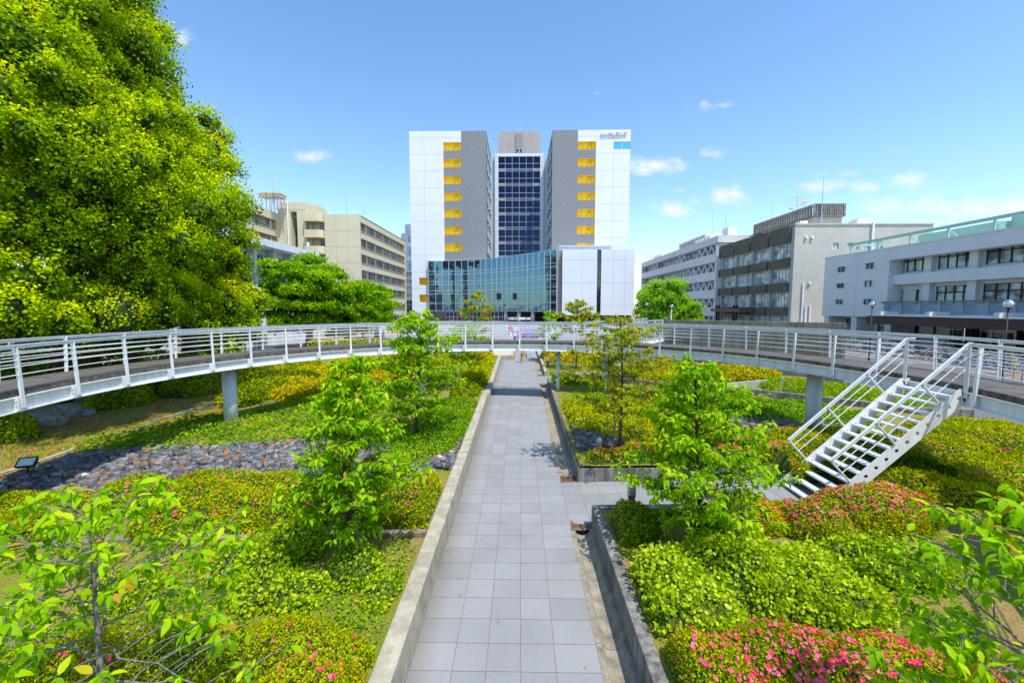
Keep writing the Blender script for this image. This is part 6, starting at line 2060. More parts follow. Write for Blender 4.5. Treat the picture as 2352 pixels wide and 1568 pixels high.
# ------------------------------------------------------------------ long white building on the right
rw = thing('library_building', 'long bluish white building with black-framed windows, a balcony and a brown entrance canopy', 'building', (43, 45, PLZ))
M['blue_white'] = mat('cool white panels', (.66, .66, .64), .6, var=.03, scale=.4, streak=.05)
M['shade_white'] = mat('white painted concrete', (.66, .655, .63), .8, var=.06, scale=.6, streak=.15)
rx, rz = D(QX(1180), QY(490), 60.)
_, rzb = D(QX(1162), QY(828), 60.)
FR = (Vector((rx, 60, 0)), -EY, EZ, -EX)      # u runs toward the camera
def RU(xz, yz=500):
    Y, z = DX(QX(xz), QY(yz), rx); return 60 - Y, z
ub = RU(1560)[0]; Lr_ = 44.
blk = MB()
wins = []
for (xa, ya, xb, yb) in ((1256, 542, 1303, 575), (1250, 637, 1296, 668), (1244, 731, 1291, 762), (1421, 519, 1475, 557), (1413, 622, 1468, 660), (1407, 728, 1461, 763)):
    u0, _ = RU(xa, ya); u1, _ = RU(xb, ya); zt_ = RU(xa, ya + 2)[1]; zb_ = RU(xa, yb)[1]
    wins.append((u0, u1, zb_, zt_))
facade(blk, FR, 0, ub, rzb, rz, wins, .25)
blk.fbox(FR, ub + .01, Lr_, rz - 1.4, rz, -1.2, 0)
blk.quad(Vector((rx, 60, rzb)), Vector((rx, 60, rz)), Vector((rx + 16, 60, rz)), Vector((rx + 16, 60, rzb)))
blk.fbox(FR, .02, ub - .02, rzb, rzb + .2, -3.2, -.01)
blk.quad(Vector((rx, 60 - ub, rzb)), Vector((rx + 1.6, 60 - ub, rzb)), Vector((rx + 1.6, 60 - ub, rz)), Vector((rx, 60 - ub, rz)))
blk.quad(Vector((rx, 60, rz - .02)), Vector((rx, 60 - Lr_, rz - .02)), Vector((rx + 18, 60 - Lr_, rz - .02)), Vector((rx + 18, 60, rz - .02)))
blk.fbox(FR, .02, Lr_, rz - .06, rz + .08, -.3, .06)
blk.fbox(FR, .02, ub, rz - 1.78, rz - 1.74, .001, .01, 1)
blk.fbox(FR, ub * .55, ub * .55 + .03, rzb, rz - 1.8, .001, .01, 1)
blk.build('upper_block', [M['blue_white'], M['joint']], rw)
for w in wins:
    window(rw, FR, *w, 2, 1, .18, M['frame_dark'], M['glass_green'], .09)
    fr2 = MB()
    for (a, b, c, d) in ((w[0] - .1, w[1] + .1, w[3] + .0, w[3] + .08), (w[0] - .1, w[1] + .1, w[2] - .08, w[2]), (w[0] - .1, w[0] - .02, w[2], w[3]), (w[1] + .02, w[1] + .1, w[2], w[3])): fr2.fbox(FR, a, b, c, d, .002, .10)
    fr2.build('window_surround', M['white_metal'], rw)
# recessed part: beams, piers and big windows
rec = 1.55
def RV(xz, yz=500):
    Y, z = DX(QX(xz), QY(yz), rx + rec + .2); return 60 - Y, z
rec_w = MB()
z3t = rz - 1.41; 
z3b = RV(1858, 555)[1]; z2t = RV(1848, 655)[1]; z2b = RV(1848, 742)[1] - .9
piers = [RU(x)[0] for x in (1560, 1640, 1855, 2140, 2480)]
hl = []
bays3 = [(RV(1630)[0], RV(1805)[0]), (RV(1856)[0], RV(2073)[0]), (RV(2136)[0], RV(2440)[0])]
_u = bays3[-1][1]; bays3.append((_u + 1.1, _u + 7.5)); bays3.append((_u + 8.6, _u + 15))
for i, (a, b) in enumerate(bays3):
    if a < Lr_ - 1: hl.append((a, min(b, Lr_ - .3), z3b, RV(1858, 455)[1]))
bays2 = bays3[1:]
for a, b in bays2:
    if a < Lr_ - 1: hl.append((a, min(b, Lr_ - .3), z2b + .3, z2t))
nar = [(RV(1640)[0], RV(1668)[0]), (RV(1738)[0], RV(1764)[0])]
for a, b in nar: hl.append((a, b, z2b + .4, z2t - .25))
facade(rec_w, FRr := (Vector((rx + rec, 60, 0)), -EY, EZ, -EX), ub, Lr_, 3.6, z3t + .3, hl, .3)
rec_w.fbox(FR, ub, Lr_, z2t + .35, z3b - .3, -rec + .01, -.55)
for i, (a, b) in enumerate(bays3):
    if a < Lr_ - 1: rec_w.fbox(FR, a - .95, a - .15, 3.6, z3t, -rec + .02, -1.05)
rec_w.build('balcony_wall', M['shade_white'], rw)
for h in hl:
    n_ = 1 if h[1] - h[0] < 1.5 else 4
    window(rw, FRr, *h, n_, 1, .2, M['frame_dark'], M['glass_green'], .11, cols=[0, .68, 1] if n_ > 1 else None)
# balcony slab and rail
zb_r = RU(1545, 745)[1]
bal = MB()
bal.fbox(FR, ub - .3, Lr_, zb_r - .18, zb_r, .15, .42)
bal.build('balcony_rail', M['concrete_tall'], rw)
bal = MB(); bal.fbox(FR, ub - .3, Lr_, 3.55, zb_r - 1.35, -1.2, .35); bal.build('balcony_slab', M['shade_white'], rw)
u = ub
while u < Lr_ - 1:
    MB().fbox(FR, u, u + .22, zb_r - 1.34, zb_r - .19, .2, .38).build('baluster', M['concrete_low'], rw); u += 2.15
bal = MB(); bal.fbox(FR, ub - .2, Lr_, zb_r - 1.33, zb_r - .25, -.3, -.2); bal.build('balcony_back', mat('blue grey panel', (.30, .40, .46), .6, var=.1), rw)
# ground floor
gf = MB(); gh = []
RG_ = 2.4
Fg = (Vector((rx + RG_, 60, 0)), -EY, EZ, -EX)
gh.append((1.2, 4.4, PLZ + .5, rzb - .3)); gh.append((6.4, ub - .6, PLZ + .5, rzb - .3))
ue = ub + 5.0
gh.append((ub + 1.0, ub + 1.6, PLZ + 1., 3.1)); gh.append((ub + 3.2, ub + 3.8, PLZ + 1., 3.1))
facade(gf, Fg, 0, ue, 0, 3.9, gh, .25)
gf.build('ground_floor_wall', M['shade_white'], rw)
for h in gh: window(rw, Fg, *h, 1 if h[1] - h[0] < 1 else 4, 1, .15, M['frame_dark'], M['glass'] if h[1] - h[0] < 1 else M['glass_green'], .1, cols=[0, .62, 1])
for u in (.2, 5.0, ub - .35): MB().fbox(FR, u, u + .9, PLZ, rzb - .01, -2.39, -.2).build('pier', M['shade_white'], rw)
can = MB(); cz1 = 4.05; cz0 = 3.15
can.fbox(FR, ub + .6, Lr_, cz0, cz1 - .02, -2., 2.6)
can.build('entrance_canopy', M['brown_canopy'], rw)
cc2 = MB(); cc2.fbox(FR, ub + .4, Lr_, cz1, cz1 + .1, -2., 2.7)
for u in (ub + 2.0, ub + 7.5, ub + 13.5): cc2.fbox(FR, u, u + .45, cz1 + .1, cz1 + .5, .6, 2.6); 
cc2.build('canopy_coping', M['shade_white'], rw)
# glazed entrance
ent = MB(); ent.fbox(Fg, ue, Lr_, PLZ, 3.6, -3., -2.6); ent.build('entrance_wall', mat('dark lobby', (.03, .03, .032), .5, var=.3, scale=1.), rw)
M['steel_door'] = mat('champagne door frame', (.52, .48, .40), .35, .5, var=.06)
def RE(xz):
    return 60 - DX(QX(xz), QY(900), rx + RG_ + 1.9)[0]
for a, b in ((RE(1880), RE(2000)), (RE(2100), RE(2240))):
    window(rw, Fg, a, b, PLZ, 3.05, 2, 1, 1.9, M['steel_door'], M['black_glass'], .14, cols=[0, .85, 1], name='entrance_door')
window(rw, Fg, RE(2005), RE(2095), PLZ, 3.05, 2, 1, 2.0, M['frame_dark'], M['black_glass'], .06, name='window')
bd = MB(); bd.fbox(Fg, RE(2245), RE(2315), PLZ, 3.1, -1.9, -1.8); bd.build('notice_wall', M['steel_door'], rw)
bd = MB(); bd.fbox(Fg, RE(2262), RE(2298), 1.5, 2.6, -1.79, -1.7); bd.build('notice_board', M['frame_dark'], rw)
# mint rails on the roof and mint-coloured roof storey
M['mint'] = mat('mint green paint', (.30, .52, .42), .6, var=.07, scale=.8)
rl = thing('roof_railing', 'mint green steel guard rail along the edge of the long white building roof', 'railing', (rx + 1.5, 50, rz))
mb = MB(); mb.bar((rx + 1.2, 57, rz + 1.35), (rx + 1.2, 17, rz + 1.35), .14, .32, up=(0, 0, 1)); mb.bar((rx + 1.2, 57, rz + 1.35), (rx + 6, 57, rz + 1.35), .14, .25)
mb.build('top_rail', M['mint'], rl)
for i in range(9):
    y = 57 - i * 4.2
    m_ = MB(); m_.bar((rx + 1.2, y, rz), (rx + 1.2, y, rz + 1.2), .16, .16, up=(0, 1, 0)); m_.bar((rx + 1.2, y, rz + 1.1), (rx + 2.6, y, rz + .1), .1, .1); m_.build('stanchion', M['mint'], rl)
gb = thing('roof_storey', 'mint green rooftop storey behind the long white building', 'building', (55, 45, rz))
ga, gz = D(QX(2090), QY(270), 46.)
mb = MB(); Fg2 = (Vector((ga + 3.2, 46, 0)), -EY, EZ, -EX)
mb.box(ga + 2, ga + 14, 46, 55, rz - 3, gz); mb.box(ga + 3.2, ga + 16, 14, 45.98, rz - 3, gz + .4)
mb.build('wall', M['mint'], gb)
for i in range(4): window(gb, Fg2, 1. + 4 * i, 3.6 + 4 * i, rz + .5, gz - 1.2, 4, 1, -.1, M['white_metal'], M['glass'], .08)
MB().box(ga + 3.0, ga + 16.2, 14, 45.99, gz + .41, gz + .55).build('roof_edge', M['white_metal'], gb)

# ------------------------------------------------------------------ building behind the viewpoint, seen mirrored in the glass hall
bb = thing('office_building', 'long white building with deep columns, visible as a reflection in the curved glass hall', 'building', (0, -46, PLZ))
Fbb = frame((0, -46, 0), -EX, EY)
mb = MB(); bh = []
for i in range(24):
    for k in range(3): bh.append((-60 + i * 5 + .8, -60 + i * 5 + 4.2, 1.6 + k * 4.6, 4.6 + k * 4.6))
facade(mb, Fbb, -60, 60, 0, 17.5, bh, .8)
mb.fbox(Fbb, -60, 60, 14.6, 17.6, .01, 1.8)
for i in range(25): mb.fbox(Fbb, -60.3 + i * 5, -59.7 + i * 5, 0, 14.6, .01, 1.)
mb.box(-60, 60, -60, -46.9, 17.3, 17.5)
mb.build('wall', M['white_metal'], bb)
MB().fbox(Fbb, -60, 60, 1, 15, -1., -.85).build('window_band', M['glass'], bb)
# ------------------------------------------------------------------ bicycles
def make_bike(name, label, fcol, basket=True, group=None):
    t = thing(name, label, 'bicycle', (0, 0, 0), 0, group)
    fm = mat('bike paint ' + fcol[0], fcol[1], .35, .2, var=.05)
    R = .33
    for x in (-.53, .53):
        w = MB(); K = 20
        pts = [(x + R * cos(2 * pi * i / K), 0, R + R * sin(2 * pi * i / K)) for i in range(K + 1)]
        w.tube(pts, .022, 5, 0, cap=False)
        wh = w.build('wheel', M['rubber'], t)
        s = MB()
        pts = [(x + (R - .03) * cos(2 * pi * i / K), 0, R + (R - .03) * sin(2 * pi * i / K)) for i in range(K + 1)]
        s.tube(pts, .010, 4, 0, cap=False)
        for i in range(7):
            a = pi * i / 7
            s.bar((x - (R - .03) * cos(a), 0, R - (R - .03) * sin(a)), (x + (R - .03) * cos(a), 0, R + (R - .03) * sin(a)), .005, .005, up=(0, 1, 0))
        s.tube([(x, -.05, R), (x, .05, R)], .03, 6)
        s.build('rim', M['silver'], wh)
        fd = MB(); n = 8
        for i in range(n):
            a0 = radians(20 + 130 * i / n) + (0 if x > 0 else .3); a1 = radians(20 + 130 * (i + 1) / n) + (0 if x > 0 else .3)
            q0 = (x + (R + .04) * cos(a0), 0, R + (R + .04) * sin(a0)); q1 = (x + (R + .04) * cos(a1), 0, R + (R + .04) * sin(a1))
            fd.bar(q0, q1, .05, .006, up=(cos(a0), 0, sin(a0)))
        fd.build('mudguard', M['silver'] if fcol[0] != 'red' else fm, t)
    f = MB(); T_ = lambda a, b, r=.018: f.tube([a, b], r, 6)
    bb_, st_, hd, hd2 = (-.1, 0, .28), (-.22, 0, .72), (.36, 0, .62), (.34, 0, .80)
    T_(bb_, (-.235, 0, .80)); T_(bb_, hd, .021); T_((-.2, 0, .62), (.35, 0, .74)); T_(hd, hd2, .022)
    for y in (-.055, .055):
        T_((-.53, y, R), (-.12, y * .5, .29), .011); T_((-.53, y, R), (-.2, y * .3, .64), .010); T_((.53, y, R), (.37, y * .6, .62), .013)
    T_((-.53, .08, R), (-.56, .16, .02), .008)
    f.build('frame', fm, t, smooth=True)
    h = MB(); h.tube([(.34, 0, .8), (.32, 0, .98)], .014, 6); h.tube([(.12, -.27, .98), (.26, -.24, 1.0), (.34, 0, .97), (.26, .24, 1.0), (.12, .27, .98)], .012, 6)
    h.build('handlebar', M['silver'], t, smooth=True)
    s = MB(); s.prism([(-.38, -.09), (-.38, .09), (-.22, .06), (-.11, .02), (-.11, -.02), (-.22, -.06)], .83, .89); s.tube([(-.24, 0, .78), (-.25, 0, .84)], .014, 5)
    s.build('saddle', M['rubber'] if fcol[0] != 'white' else mat('brown saddle', (.16, .06, .03), .6), t, bevel=.015)
    c = MB(); c.lathe([(.09, -.004), (.09, .004)], (0, 0, 0), 12); c.v = [(v[0] - .1, v[2] + .045, v[1] + .28) for v in c.v]; c.bar((-.1, .06, .28), (.05, .06, .22), .02, .015); c.bar((-.1, -.06, .28), (-.25, -.06, .34), .02, .015); c.box(.02, .1, .06, .14, .2, .225); c.box(-.3, -.22, -.14, -.06, .33, .355)
    c.build('crank', M['dark_steel'], t)
    if basket:
        b = MB(); x0, x1, y0, y1, z0, z1 = .44, .70, -.17, .17, .74, .99
        for z in (z0, (z0 + z1) / 2, z1):
            for p, q in (((x0, y0), (x1, y0)), ((x1, y0), (x1, y1)), ((x1, y1), (x0, y1)), ((x0, y1), (x0, y0))): b.bar((*p, z), (*q, z), .008, .008)
        for i in range(6):
            y = y0 + (y1 - y0) * i / 5; b.bar((x1, y, z0), (x1, y, z1), .005, .005, up=(0, 1, 0)); b.bar((x0, y, z0), (x0, y, z1), .005, .005, up=(0, 1, 0)); b.bar((x0, y, z0), (x1, y, z0), .005, .005)
        for i in range(1, 5):
            x = x0 + (x1 - x0) * i / 5
            for y in (y0, y1): b.bar((x, y, z0), (x, y, z1), .005, .005, up=(1, 0, 0))
        b.build('basket', M['mullion'], t)
    return t
cols = {'silver': (.55, .56, .58), 'black': (.02, .02, .022), 'red': (.62, .02, .03), 'white': (.75, .75, .73), 'blue': (.03, .10, .32), 'yellow': (.62, .42, .12), 'green': (.08, .22, .14)}
protos = {}
used = set()
GB = 'bicycles parked in front of the long white building'
GB2 = 'bicycles parked under the trees on the left'
def bike(col, x, y, rz, label, group, basket=True, tilt=0.):
    key = (col, basket)
    if key not in protos:
        o = protos[key] = make_bike('bicycle', label, (col, cols[col]), basket, group)
    else:
        o = copy_tree(protos[key])
    o.location = (x, y, PLZ + .008); o.rotation_euler = (tilt, 0, rz)
    o['label'] = label; o['group'] = group
    return o
rb_ = random.Random(5)
pal = ['silver', 'silver', 'black', 'silver', 'white', 'black', 'blue', 'silver', 'green']
names = {'silver': 'silver bicycle', 'black': 'black bicycle', 'white': 'white bicycle', 'blue': 'blue bicycle', 'green': 'green bicycle'}
for row in range(2):
    y = 30.2
    while y < 49:
        if row == 0 and 36.8 < y < 39.4 or (row == 1 and 37.5 < y < 38.6):
            y += .5; continue
        c = pal[rb_.randrange(len(pal))]
        x = (35.6 if row == 0 else 38.0) + rb_.uniform(-.15, .15) + (.0 if y > 36 else -.4)
        where = ('near' if y < 36 else ('middle' if y < 42 else 'far'))
        bike(c, x, y, radians(rb_.uniform(-16, 16) + (180 if rb_.random() < .3 else 0)), names[c] + ' parked in the %s stretch of the %s row before the long white building' % (where, 'front' if row == 0 else 'back'), GB, rb_.random() < .7, rb_.uniform(-.12, .12))
        y += rb_.uniform(.46, .62)
xr, yr_ = G(2082, 822, PLZ)
bike('red', xr, yr_, radians(-18), 'red and white bicycle standing apart in front of the bicycle rows', GB, False)
xr, yr_ = G(2122, 824, PLZ)
bike('yellow', xr, yr_, radians(-12), 'tan framed bicycle next to the red one', GB, True)
xr, yr_ = G(2142, 826, PLZ)
bike('red', xr, yr_, radians(-8), 'red bicycle with a front basket at the near end of the loose group', GB, True)
for i in range(24):
    px = 700 / 1.7415 + i * 12.5 if False else 395 + i * 8.8
    Y = 34 + rb_.uniform(-1.5, 3.5)
    x = D(px * 1.12 - 30, 790, Y)[0]
    c = pal[rb_.randrange(len(pal))]
    bike(c, x, Y, radians(rb_.uniform(60, 120)), names[c] + ' parked in the shade under the trees left of the twin columns', GB2, rb_.random() < .6, rb_.uniform(-.1, .1))
for i in range(9):
    px = 180 + i * 26; Y = 27 + rb_.uniform(-1, 1)
    x = D(px, 790, Y)[0]; c = pal[rb_.randrange(len(pal))]
    bike(c, x, Y, radians(rb_.uniform(50, 130)), names[c] + ' parked in deep shade behind the huge camphor trunk', GB2, rb_.random() < .6, rb_.uniform(-.1, .1))
for i in range(4):
    x, y = G(742 + i * 17, 760, PLZ); c = ['silver', 'black', 'silver', 'blue'][i]
    bike(c, x, 56 + i * .3, radians(20 * i), names[c] + ' standing behind the clipped hedge beyond the left rail', GB2, True)

# ------------------------------------------------------------------ yellow posts, ropes, notices
def make_post(label):
    t = thing('barrier_post', label, 'barrier post', (0, 0, 0), group='yellow posts with blue feet')
    MB().lathe([(.045, .12), (.045, .98), (.06, .985), (.06, 1.02), (.045, 1.05), (.0, 1.06)], (0, 0, 0), 14).build('pole', mat('yellow plastic', (.85, .52, .01), .45, var=.05), t, smooth=False)
    MB().lathe([(.22, 0), (.21, .05), (.12, .12), (.06, .15)], (0, 0, 0), 18).build('foot', mat('blue plastic', (.02, .12, .55), .5, var=.05), t, smooth=True)
    MB().lathe([(.047, .72), (.047, .8)], (0, 0, 0), 14).build('reflector_band', M['white_paint'], t)
    return t
pp = [(1946, 797), (1963, 799), (2040, 802), (2078, 800), (2157, 826), (2201, 833), (2264, 842), (2324, 850)]
lbl = ['leftmost yellow barrier post, just right of the tall wall', 'second yellow post from the tall wall', 'yellow post left of the stair handrail top', 'yellow post beside the upright no-parking board', 'yellow post behind the near footbridge posts, left of the taller one', 'yellow post between the two stair handrails', 'yellow post right of the right stair handrail', 'yellow post nearest the right picture edge']
proto = make_post(lbl[0])
PW = []
for i, (px, py) in enumerate(pp):
    o = proto if i == 0 else copy_tree(proto)
    x, y = G(px, py, PLZ)
    o.location = (x, y, PLZ + .008); o['label'] = lbl[i]
    PW.append(Vector((x, y, PLZ + .95)))
rp_ = mat('ochre rope', (.55, .36, .08), .9)
for i, (a, b) in enumerate(((0, 1), (3, 2), (4, 5), (5, 6), (6, 7))):
    A, Bv = PW[a], PW[b]
    o = MB().tube([A.lerp(Bv, k / 10) - Vector((0, 0, .55 * 4 * (k / 10) * (1 - k / 10))) for k in range(11)], .018, 5).build('rope', rp_)
    tag(o, ['sagging rope between the two leftmost yellow posts', 'sagging rope left of the upright no-parking board', 'sagging rope between the middle yellow posts', 'sagging rope from the yellow post between the handrails to the next', 'sagging rope at the right picture edge'][i], 'rope', 'ropes between the yellow posts')
x, y = G(2328, 874, PLZ)
t = thing('barrier_post', 'tall yellow post with a red band close behind the footbridge at far right', 'barrier post', (x, y, PLZ))
MB().lathe([(.05, 0), (.05, 1.42), (.03, 1.45)], (x, y, PLZ), 14).build('pole', MATS['yellow plastic'], t)
MB().lathe([(.052, .62), (.052, .74)], (x, y, PLZ), 14).build('band', mat('red band', (.6, .02, .02), .5), t)
x, y = G(2351, 880, PLZ)
t = thing('bicycle_stand', 'red tubular stand with a wire basket at the right picture edge', 'stand', (x, y, PLZ))
MB().tube([(x - .15, y, PLZ), (x - .1, y, PLZ + .7), (x + .2, y, PLZ + .75), (x + .25, y, PLZ)], .025, 8).build('frame', MATS['red band'], t, smooth=True)
b = MB()
for i in range(6):
    for z in (.8, .92, 1.06): b.bar((x - .2, y - .15 + i * .06, PLZ + z), (x + .25, y - .15 + i * .06, PLZ + z), .008, .008)
    b.bar((x - .2 + i * .09, y - .15, PLZ + .78), (x - .2 + i * .09, y - .15, PLZ + 1.08), .008, .008, up=(0, 1, 0))
b.build('basket', M['mullion'], t)
red_m = mat('sign red', (.65, .02, .02), .5); ink = mat('sign ink', (.03, .03, .035), .6)
def board(px, py_top, py_bot, w, label):
    x, y = G(px, py_bot, PLZ); _, zt = D(px, py_top, y)
    t = thing('notice_board', label, 'sign', (x, y, PLZ), group='white no-parking boards among the bicycles')
    F = (Vector((x, y, 0)), EX, EZ, -EY)
    MB().fbox(F, -w / 2, w / 2, PLZ + .12, zt, -.015, .015).build('board', M['white_paint'], t, bevel=.01)
    MB().fbox(F, -w * .6, w * .6, PLZ, PLZ + .12, -.15, .15).build('foot', M['dark_steel'], t)
    c = Vector((x, y - .018, zt - w * .55)); r = w * .34
    m = MB(); m.tube([c + Vector((r * cos(k * pi / 10), 0, r * sin(k * pi / 10))) for k in range(21)], r * .13, 5, cap=False); m.bar(c + Vector((-r * .7, 0, r * .7)), c + Vector((r * .7, 0, -r * .7)), .01, r * .2, up=(0, 1, 0))
    m.build('no_entry_mark', red_m, t)
    text_obj('駐\n輪\n禁\n止' if zt - PLZ > 1.2 else '駐輪', w * .34, (Vector((x, y - .02, (zt + PLZ) / 2 - w * .2)), EX, EZ, -EY), ink, 'lettering', t, .002)
board(2087, 774, 803, .55, 'tall white no-parking board beside the yellow post left of the stairs')
board(2185, 787, 812, .5, 'white no-parking board between the two stair handrails')
board(2172, 778, 806, .62, 'small white notice in front of the glazed entrance')

# ------------------------------------------------------------------ globe lamps
def lamp(px, py, dist, dia, label, group='street lamps with mirrored globes', white=False):
    x, z = D(px, py, dist)
    t = thing('street_lamp', label, 'street lamp', (x, dist, PLZ), group=group)
    MB().lathe([(.09, 0), (.06, .3), (.045, .5), (.04, z - PLZ - dia * .45)], (x, dist, PLZ), 12).build('pole', M['dark_steel'] if not white else M['white_paint'], t, smooth=True)
    R = dia / 2
    MB().lathe([(R * cos(a), R * sin(a)) for a in [(-pi / 2 + pi * k / 14) for k in range(15)]], (x, dist, z), 24).build('globe', M['chrome'], t, smooth=True)
    MB().lathe([(R * .45, -R * 1.12), (R * .6, -R * .86), (R * .3, -R * .8)], (x, dist, z), 16).build('collar', M['dark_steel'], t)
lamp(2004, 698, 37, .46, 'globe lamp on a black pole before the flush white block with small square windows')
lamp(2317, 698, 23.5, .46, 'globe lamp on a black pole in front of the brown entrance canopy, largest globe')
lamp(1486, 698, 70, .5, 'dark pole globe lamp just right of the main building, middle of the far three')
lamp(1471, 701, 80, .5, 'globe lamp closest to the main building, smallest of the far three')
lamp(1543, 703, 66, .5, 'globe lamp on a pale pole in front of the dark round tree', white=True)
lamp(926, 697, 85, .5, 'globe lamp at the foot of the pale tower block, left of the main building')

# road sign posts far right
for px, py, m_, lb in ((1467, 724, 'yellow', 'small yellow warning sign beyond the branch bridge'), (1540, 719, 'red', 'small red prohibition sign on a post beyond the branch bridge')):
    Y = 62 if m_ == 'yellow' else 58
    x, z = D(px, py, Y)
    t = thing('road_sign', lb, 'sign', (x, Y, PLZ))
    MB().tube([(x, Y, PLZ), (x, Y, z)], .05, 6).build('pole', M['silver'], t)
    d = MB(); d.add([(x + .17 * cos(k * pi / 8), Y - .06, z + .17 * sin(k * pi / 8)) for k in range(16)], [tuple(range(16))]); d.build('disc', MATS['yellow plastic'] if m_ == 'yellow' else red_m, t)
    if m_ == 'red': MB().box(x - .11, x + .11, Y - .09, Y - .07, z - .03, z + .03).build('bar', M['white_paint'], t)

# ------------------------------------------------------------------ bollard lamps and floodlights in the garden
def bollard(px, py_base, z, h, label, style):
    x, y = G(px, py_base, z)
    t = thing('bollard_lamp', label, 'bollard lamp', (x, y, z), group='bollard lamps in the garden')
    R = .075
    cm = M['dark_steel'] if style != 'pink' else mat('rosy granite', (.42, .27, .2), .8, var=.2, scale=30.)
    MB().lathe([(R, -.15), (R, h * .55)], (x, y, z), 20).build('stem', cm, t, smooth=True)
    MB().lathe([(R * .95, h * .55), (R * .95, h * .8), (R * .8, h * .9), (R * .4, h * .98), (.002, h)], (x, y, z), 20).build('lens', mat('white lens', (.75, .78, .80), .25, var=.03), t, smooth=True)
    c = MB()
    for k in range(6):
        a = k * pi / 3
        pts = [(x + (R + .012) * cos(a), y + (R + .012) * sin(a), z + h * .52), (x + (R + .012) * cos(a), y + (R + .012) * sin(a), z + h * .82), (x + R * .75 * cos(a), y + R * .75 * sin(a), z + h * .95), (x, y, z + h * 1.03)]
        c.tube(pts, .007, 5)
    for f in (.55, .68, .8):
        c.tube([(x + (R + .014) * cos(k * pi / 9), y + (R + .014) * sin(k * pi / 9), z + h * f) for k in range(19)], .007, 5, cap=False)
    c.build('cage', M['silver'] if style in ('pink', 'white') else M['dark_steel'], t)
bollard(1376, 1034, .42, .42, 'silver-caged bollard lamp on a rosy stem among the dark slate stones', 'pink')
bollard(1450, 1180, .35, .78, 'dark caged bollard lamp above the magenta blossoms at the bed corner', 'dark')
bollard(1258, 843, .52, .85, 'slim dark bollard lamp with a white cap on the lawn', 'white')
bollard(1274, 882, .5, .75, 'black bollard lamp in the shrubs next to the slim bridge column', 'dark')

def flood(px, py, z, w, label, detailed=False):
    x, y = G(px, py, z)
    t = thing('floodlight', label, 'floodlight', (x, y, z), group='garden floodlights')
    box = mat('taupe metal box', (.10, .085, .08), .6, var=.1)
    if detailed:
        F = (Vector((x, y, z)), Vector((.93, .36, 0)).normalized(), EZ, Vector((.36, -.93, 0)).normalized())
        MB().fbox(F, -.36, .36, -.1, .16, -.11, .11).build('ballast_box', box, t, bevel=.01)
        MB().fbox(F, -.42, .42, -.14, -.1, -.17, .17).build('plinth', M['concrete'], t, bevel=.01)
        s = MB(); s.tube([Vector((x, y, z + .16)), Vector((x, y, z + .34))], .022, 8); s.fbox(F, -.03, .16, .16, .20, -.02, .02)
        s.build('stem', M['dark_steel'], t)
        c = Vector((x - .02, y, z + .44)); u = F[1]; n = Vector((.25, -.6, .76)).normalized(); v = n.cross(u).normalized(); u = v.cross(n)
        F2 = (c, u, v, n)
        hd = MB(); hd.fbox(F2, -.17, .17, -.12, .12, -.09, 0); hd.fbox(F2, -.19, .19, .12, .145, -.02, .02); hd.fbox(F2, -.19, .19, -.145, -.12, -.02, .02); hd.fbox(F2, -.19, -.17, -.12, .12, -.02, .02); hd.fbox(F2, .17, .19, -.12, .12, -.02, .02)
        for k in range(5): hd.fbox(F2, -.14 + k * .07, -.13 + k * .07, -.1, .1, -.13, -.09)
        hd.build('lamp_head', M['dark_steel'], t)
        MB().fbox(F2, -.168, .168, -.118, .118, .001, .006).build('lens', mat('floodlight glass', (.55, .62, .62), .12, var=.1, scale=10.), t)
    else:
        F = (Vector((x, y, z)), EX, EZ, -EY)
        MB().fbox(F, -w / 2, w / 2, .08, w * 1.0, -.12, .12).build('lamp_head', M['dark_steel'], t, bevel=.012)
        MB().fbox(F, -w * .42, w * .42, .14, w * .88, .12, .135).build('lens', M['black_glass'], t)
        MB().tube([(x, y, z - .1), (x, y, z + .1)], .03, 8).build('stem', M['dark_steel'], t)
flood(66, 1098, .52, .5, 'floodlight with a tilted glass on a taupe ballast box at the far left stones', True)
flood(1862, 880, .68, .34, 'black box floodlight left of the right footbridge column', False)
flood(1583, 975, .55, .36, 'black box floodlight in the shade below the curved wall, behind the green dogwood', False)
o = None
x, y = G(1002, 1036, .55)
t = thing('marker_plate', 'small pale label plate lying tilted on the slate stones left of the path', 'plate', (x, y, .6))
F2 = (Vector((x, y, .64)), EX, Vector((0, .8, .6)), Vector((0, -.6, .8)))
MB().fbox(F2, -.16, .16, -.1, .1, -.01, .01).build('plate', mat('worn plate', (.55, .57, .58), .5, .2, var=.4, scale=25.), t)
MB().tube([(x, y, .4), (x, y, .62)], .015, 5).build('peg', M['dark_steel'], t)
x, y = G(1793, 908, .65)
t = thing('standpipe', 'thin garden standpipe with a blue tap in front of the curved right wall', 'standpipe', (x, y, .5))
_, zt = D(1797, 872, y)
MB().tube([(x, y, .5), (x + .02, y, zt)], .018, 6).build('pipe', M['silver'], t)
m = MB(); m.tube([(x + .02, y, zt), (x + .1, y, zt + .02), (x + .12, y, zt - .05)], .02, 6); m.box(x - .02, x + .06, y - .03, y + .03, zt + .01, zt + .08); m.build('tap', mat('tap blue', (.10, .45, .55), .4), t)
MB().tube([(x + .12, y, zt - .05), (x + .1, y, zt - .3), (x + .03, y, zt - .45), (x + .0, y - .03, .55)], .012, 5).build('hose', mat('hose', (.45, .25, .05), .7), t)

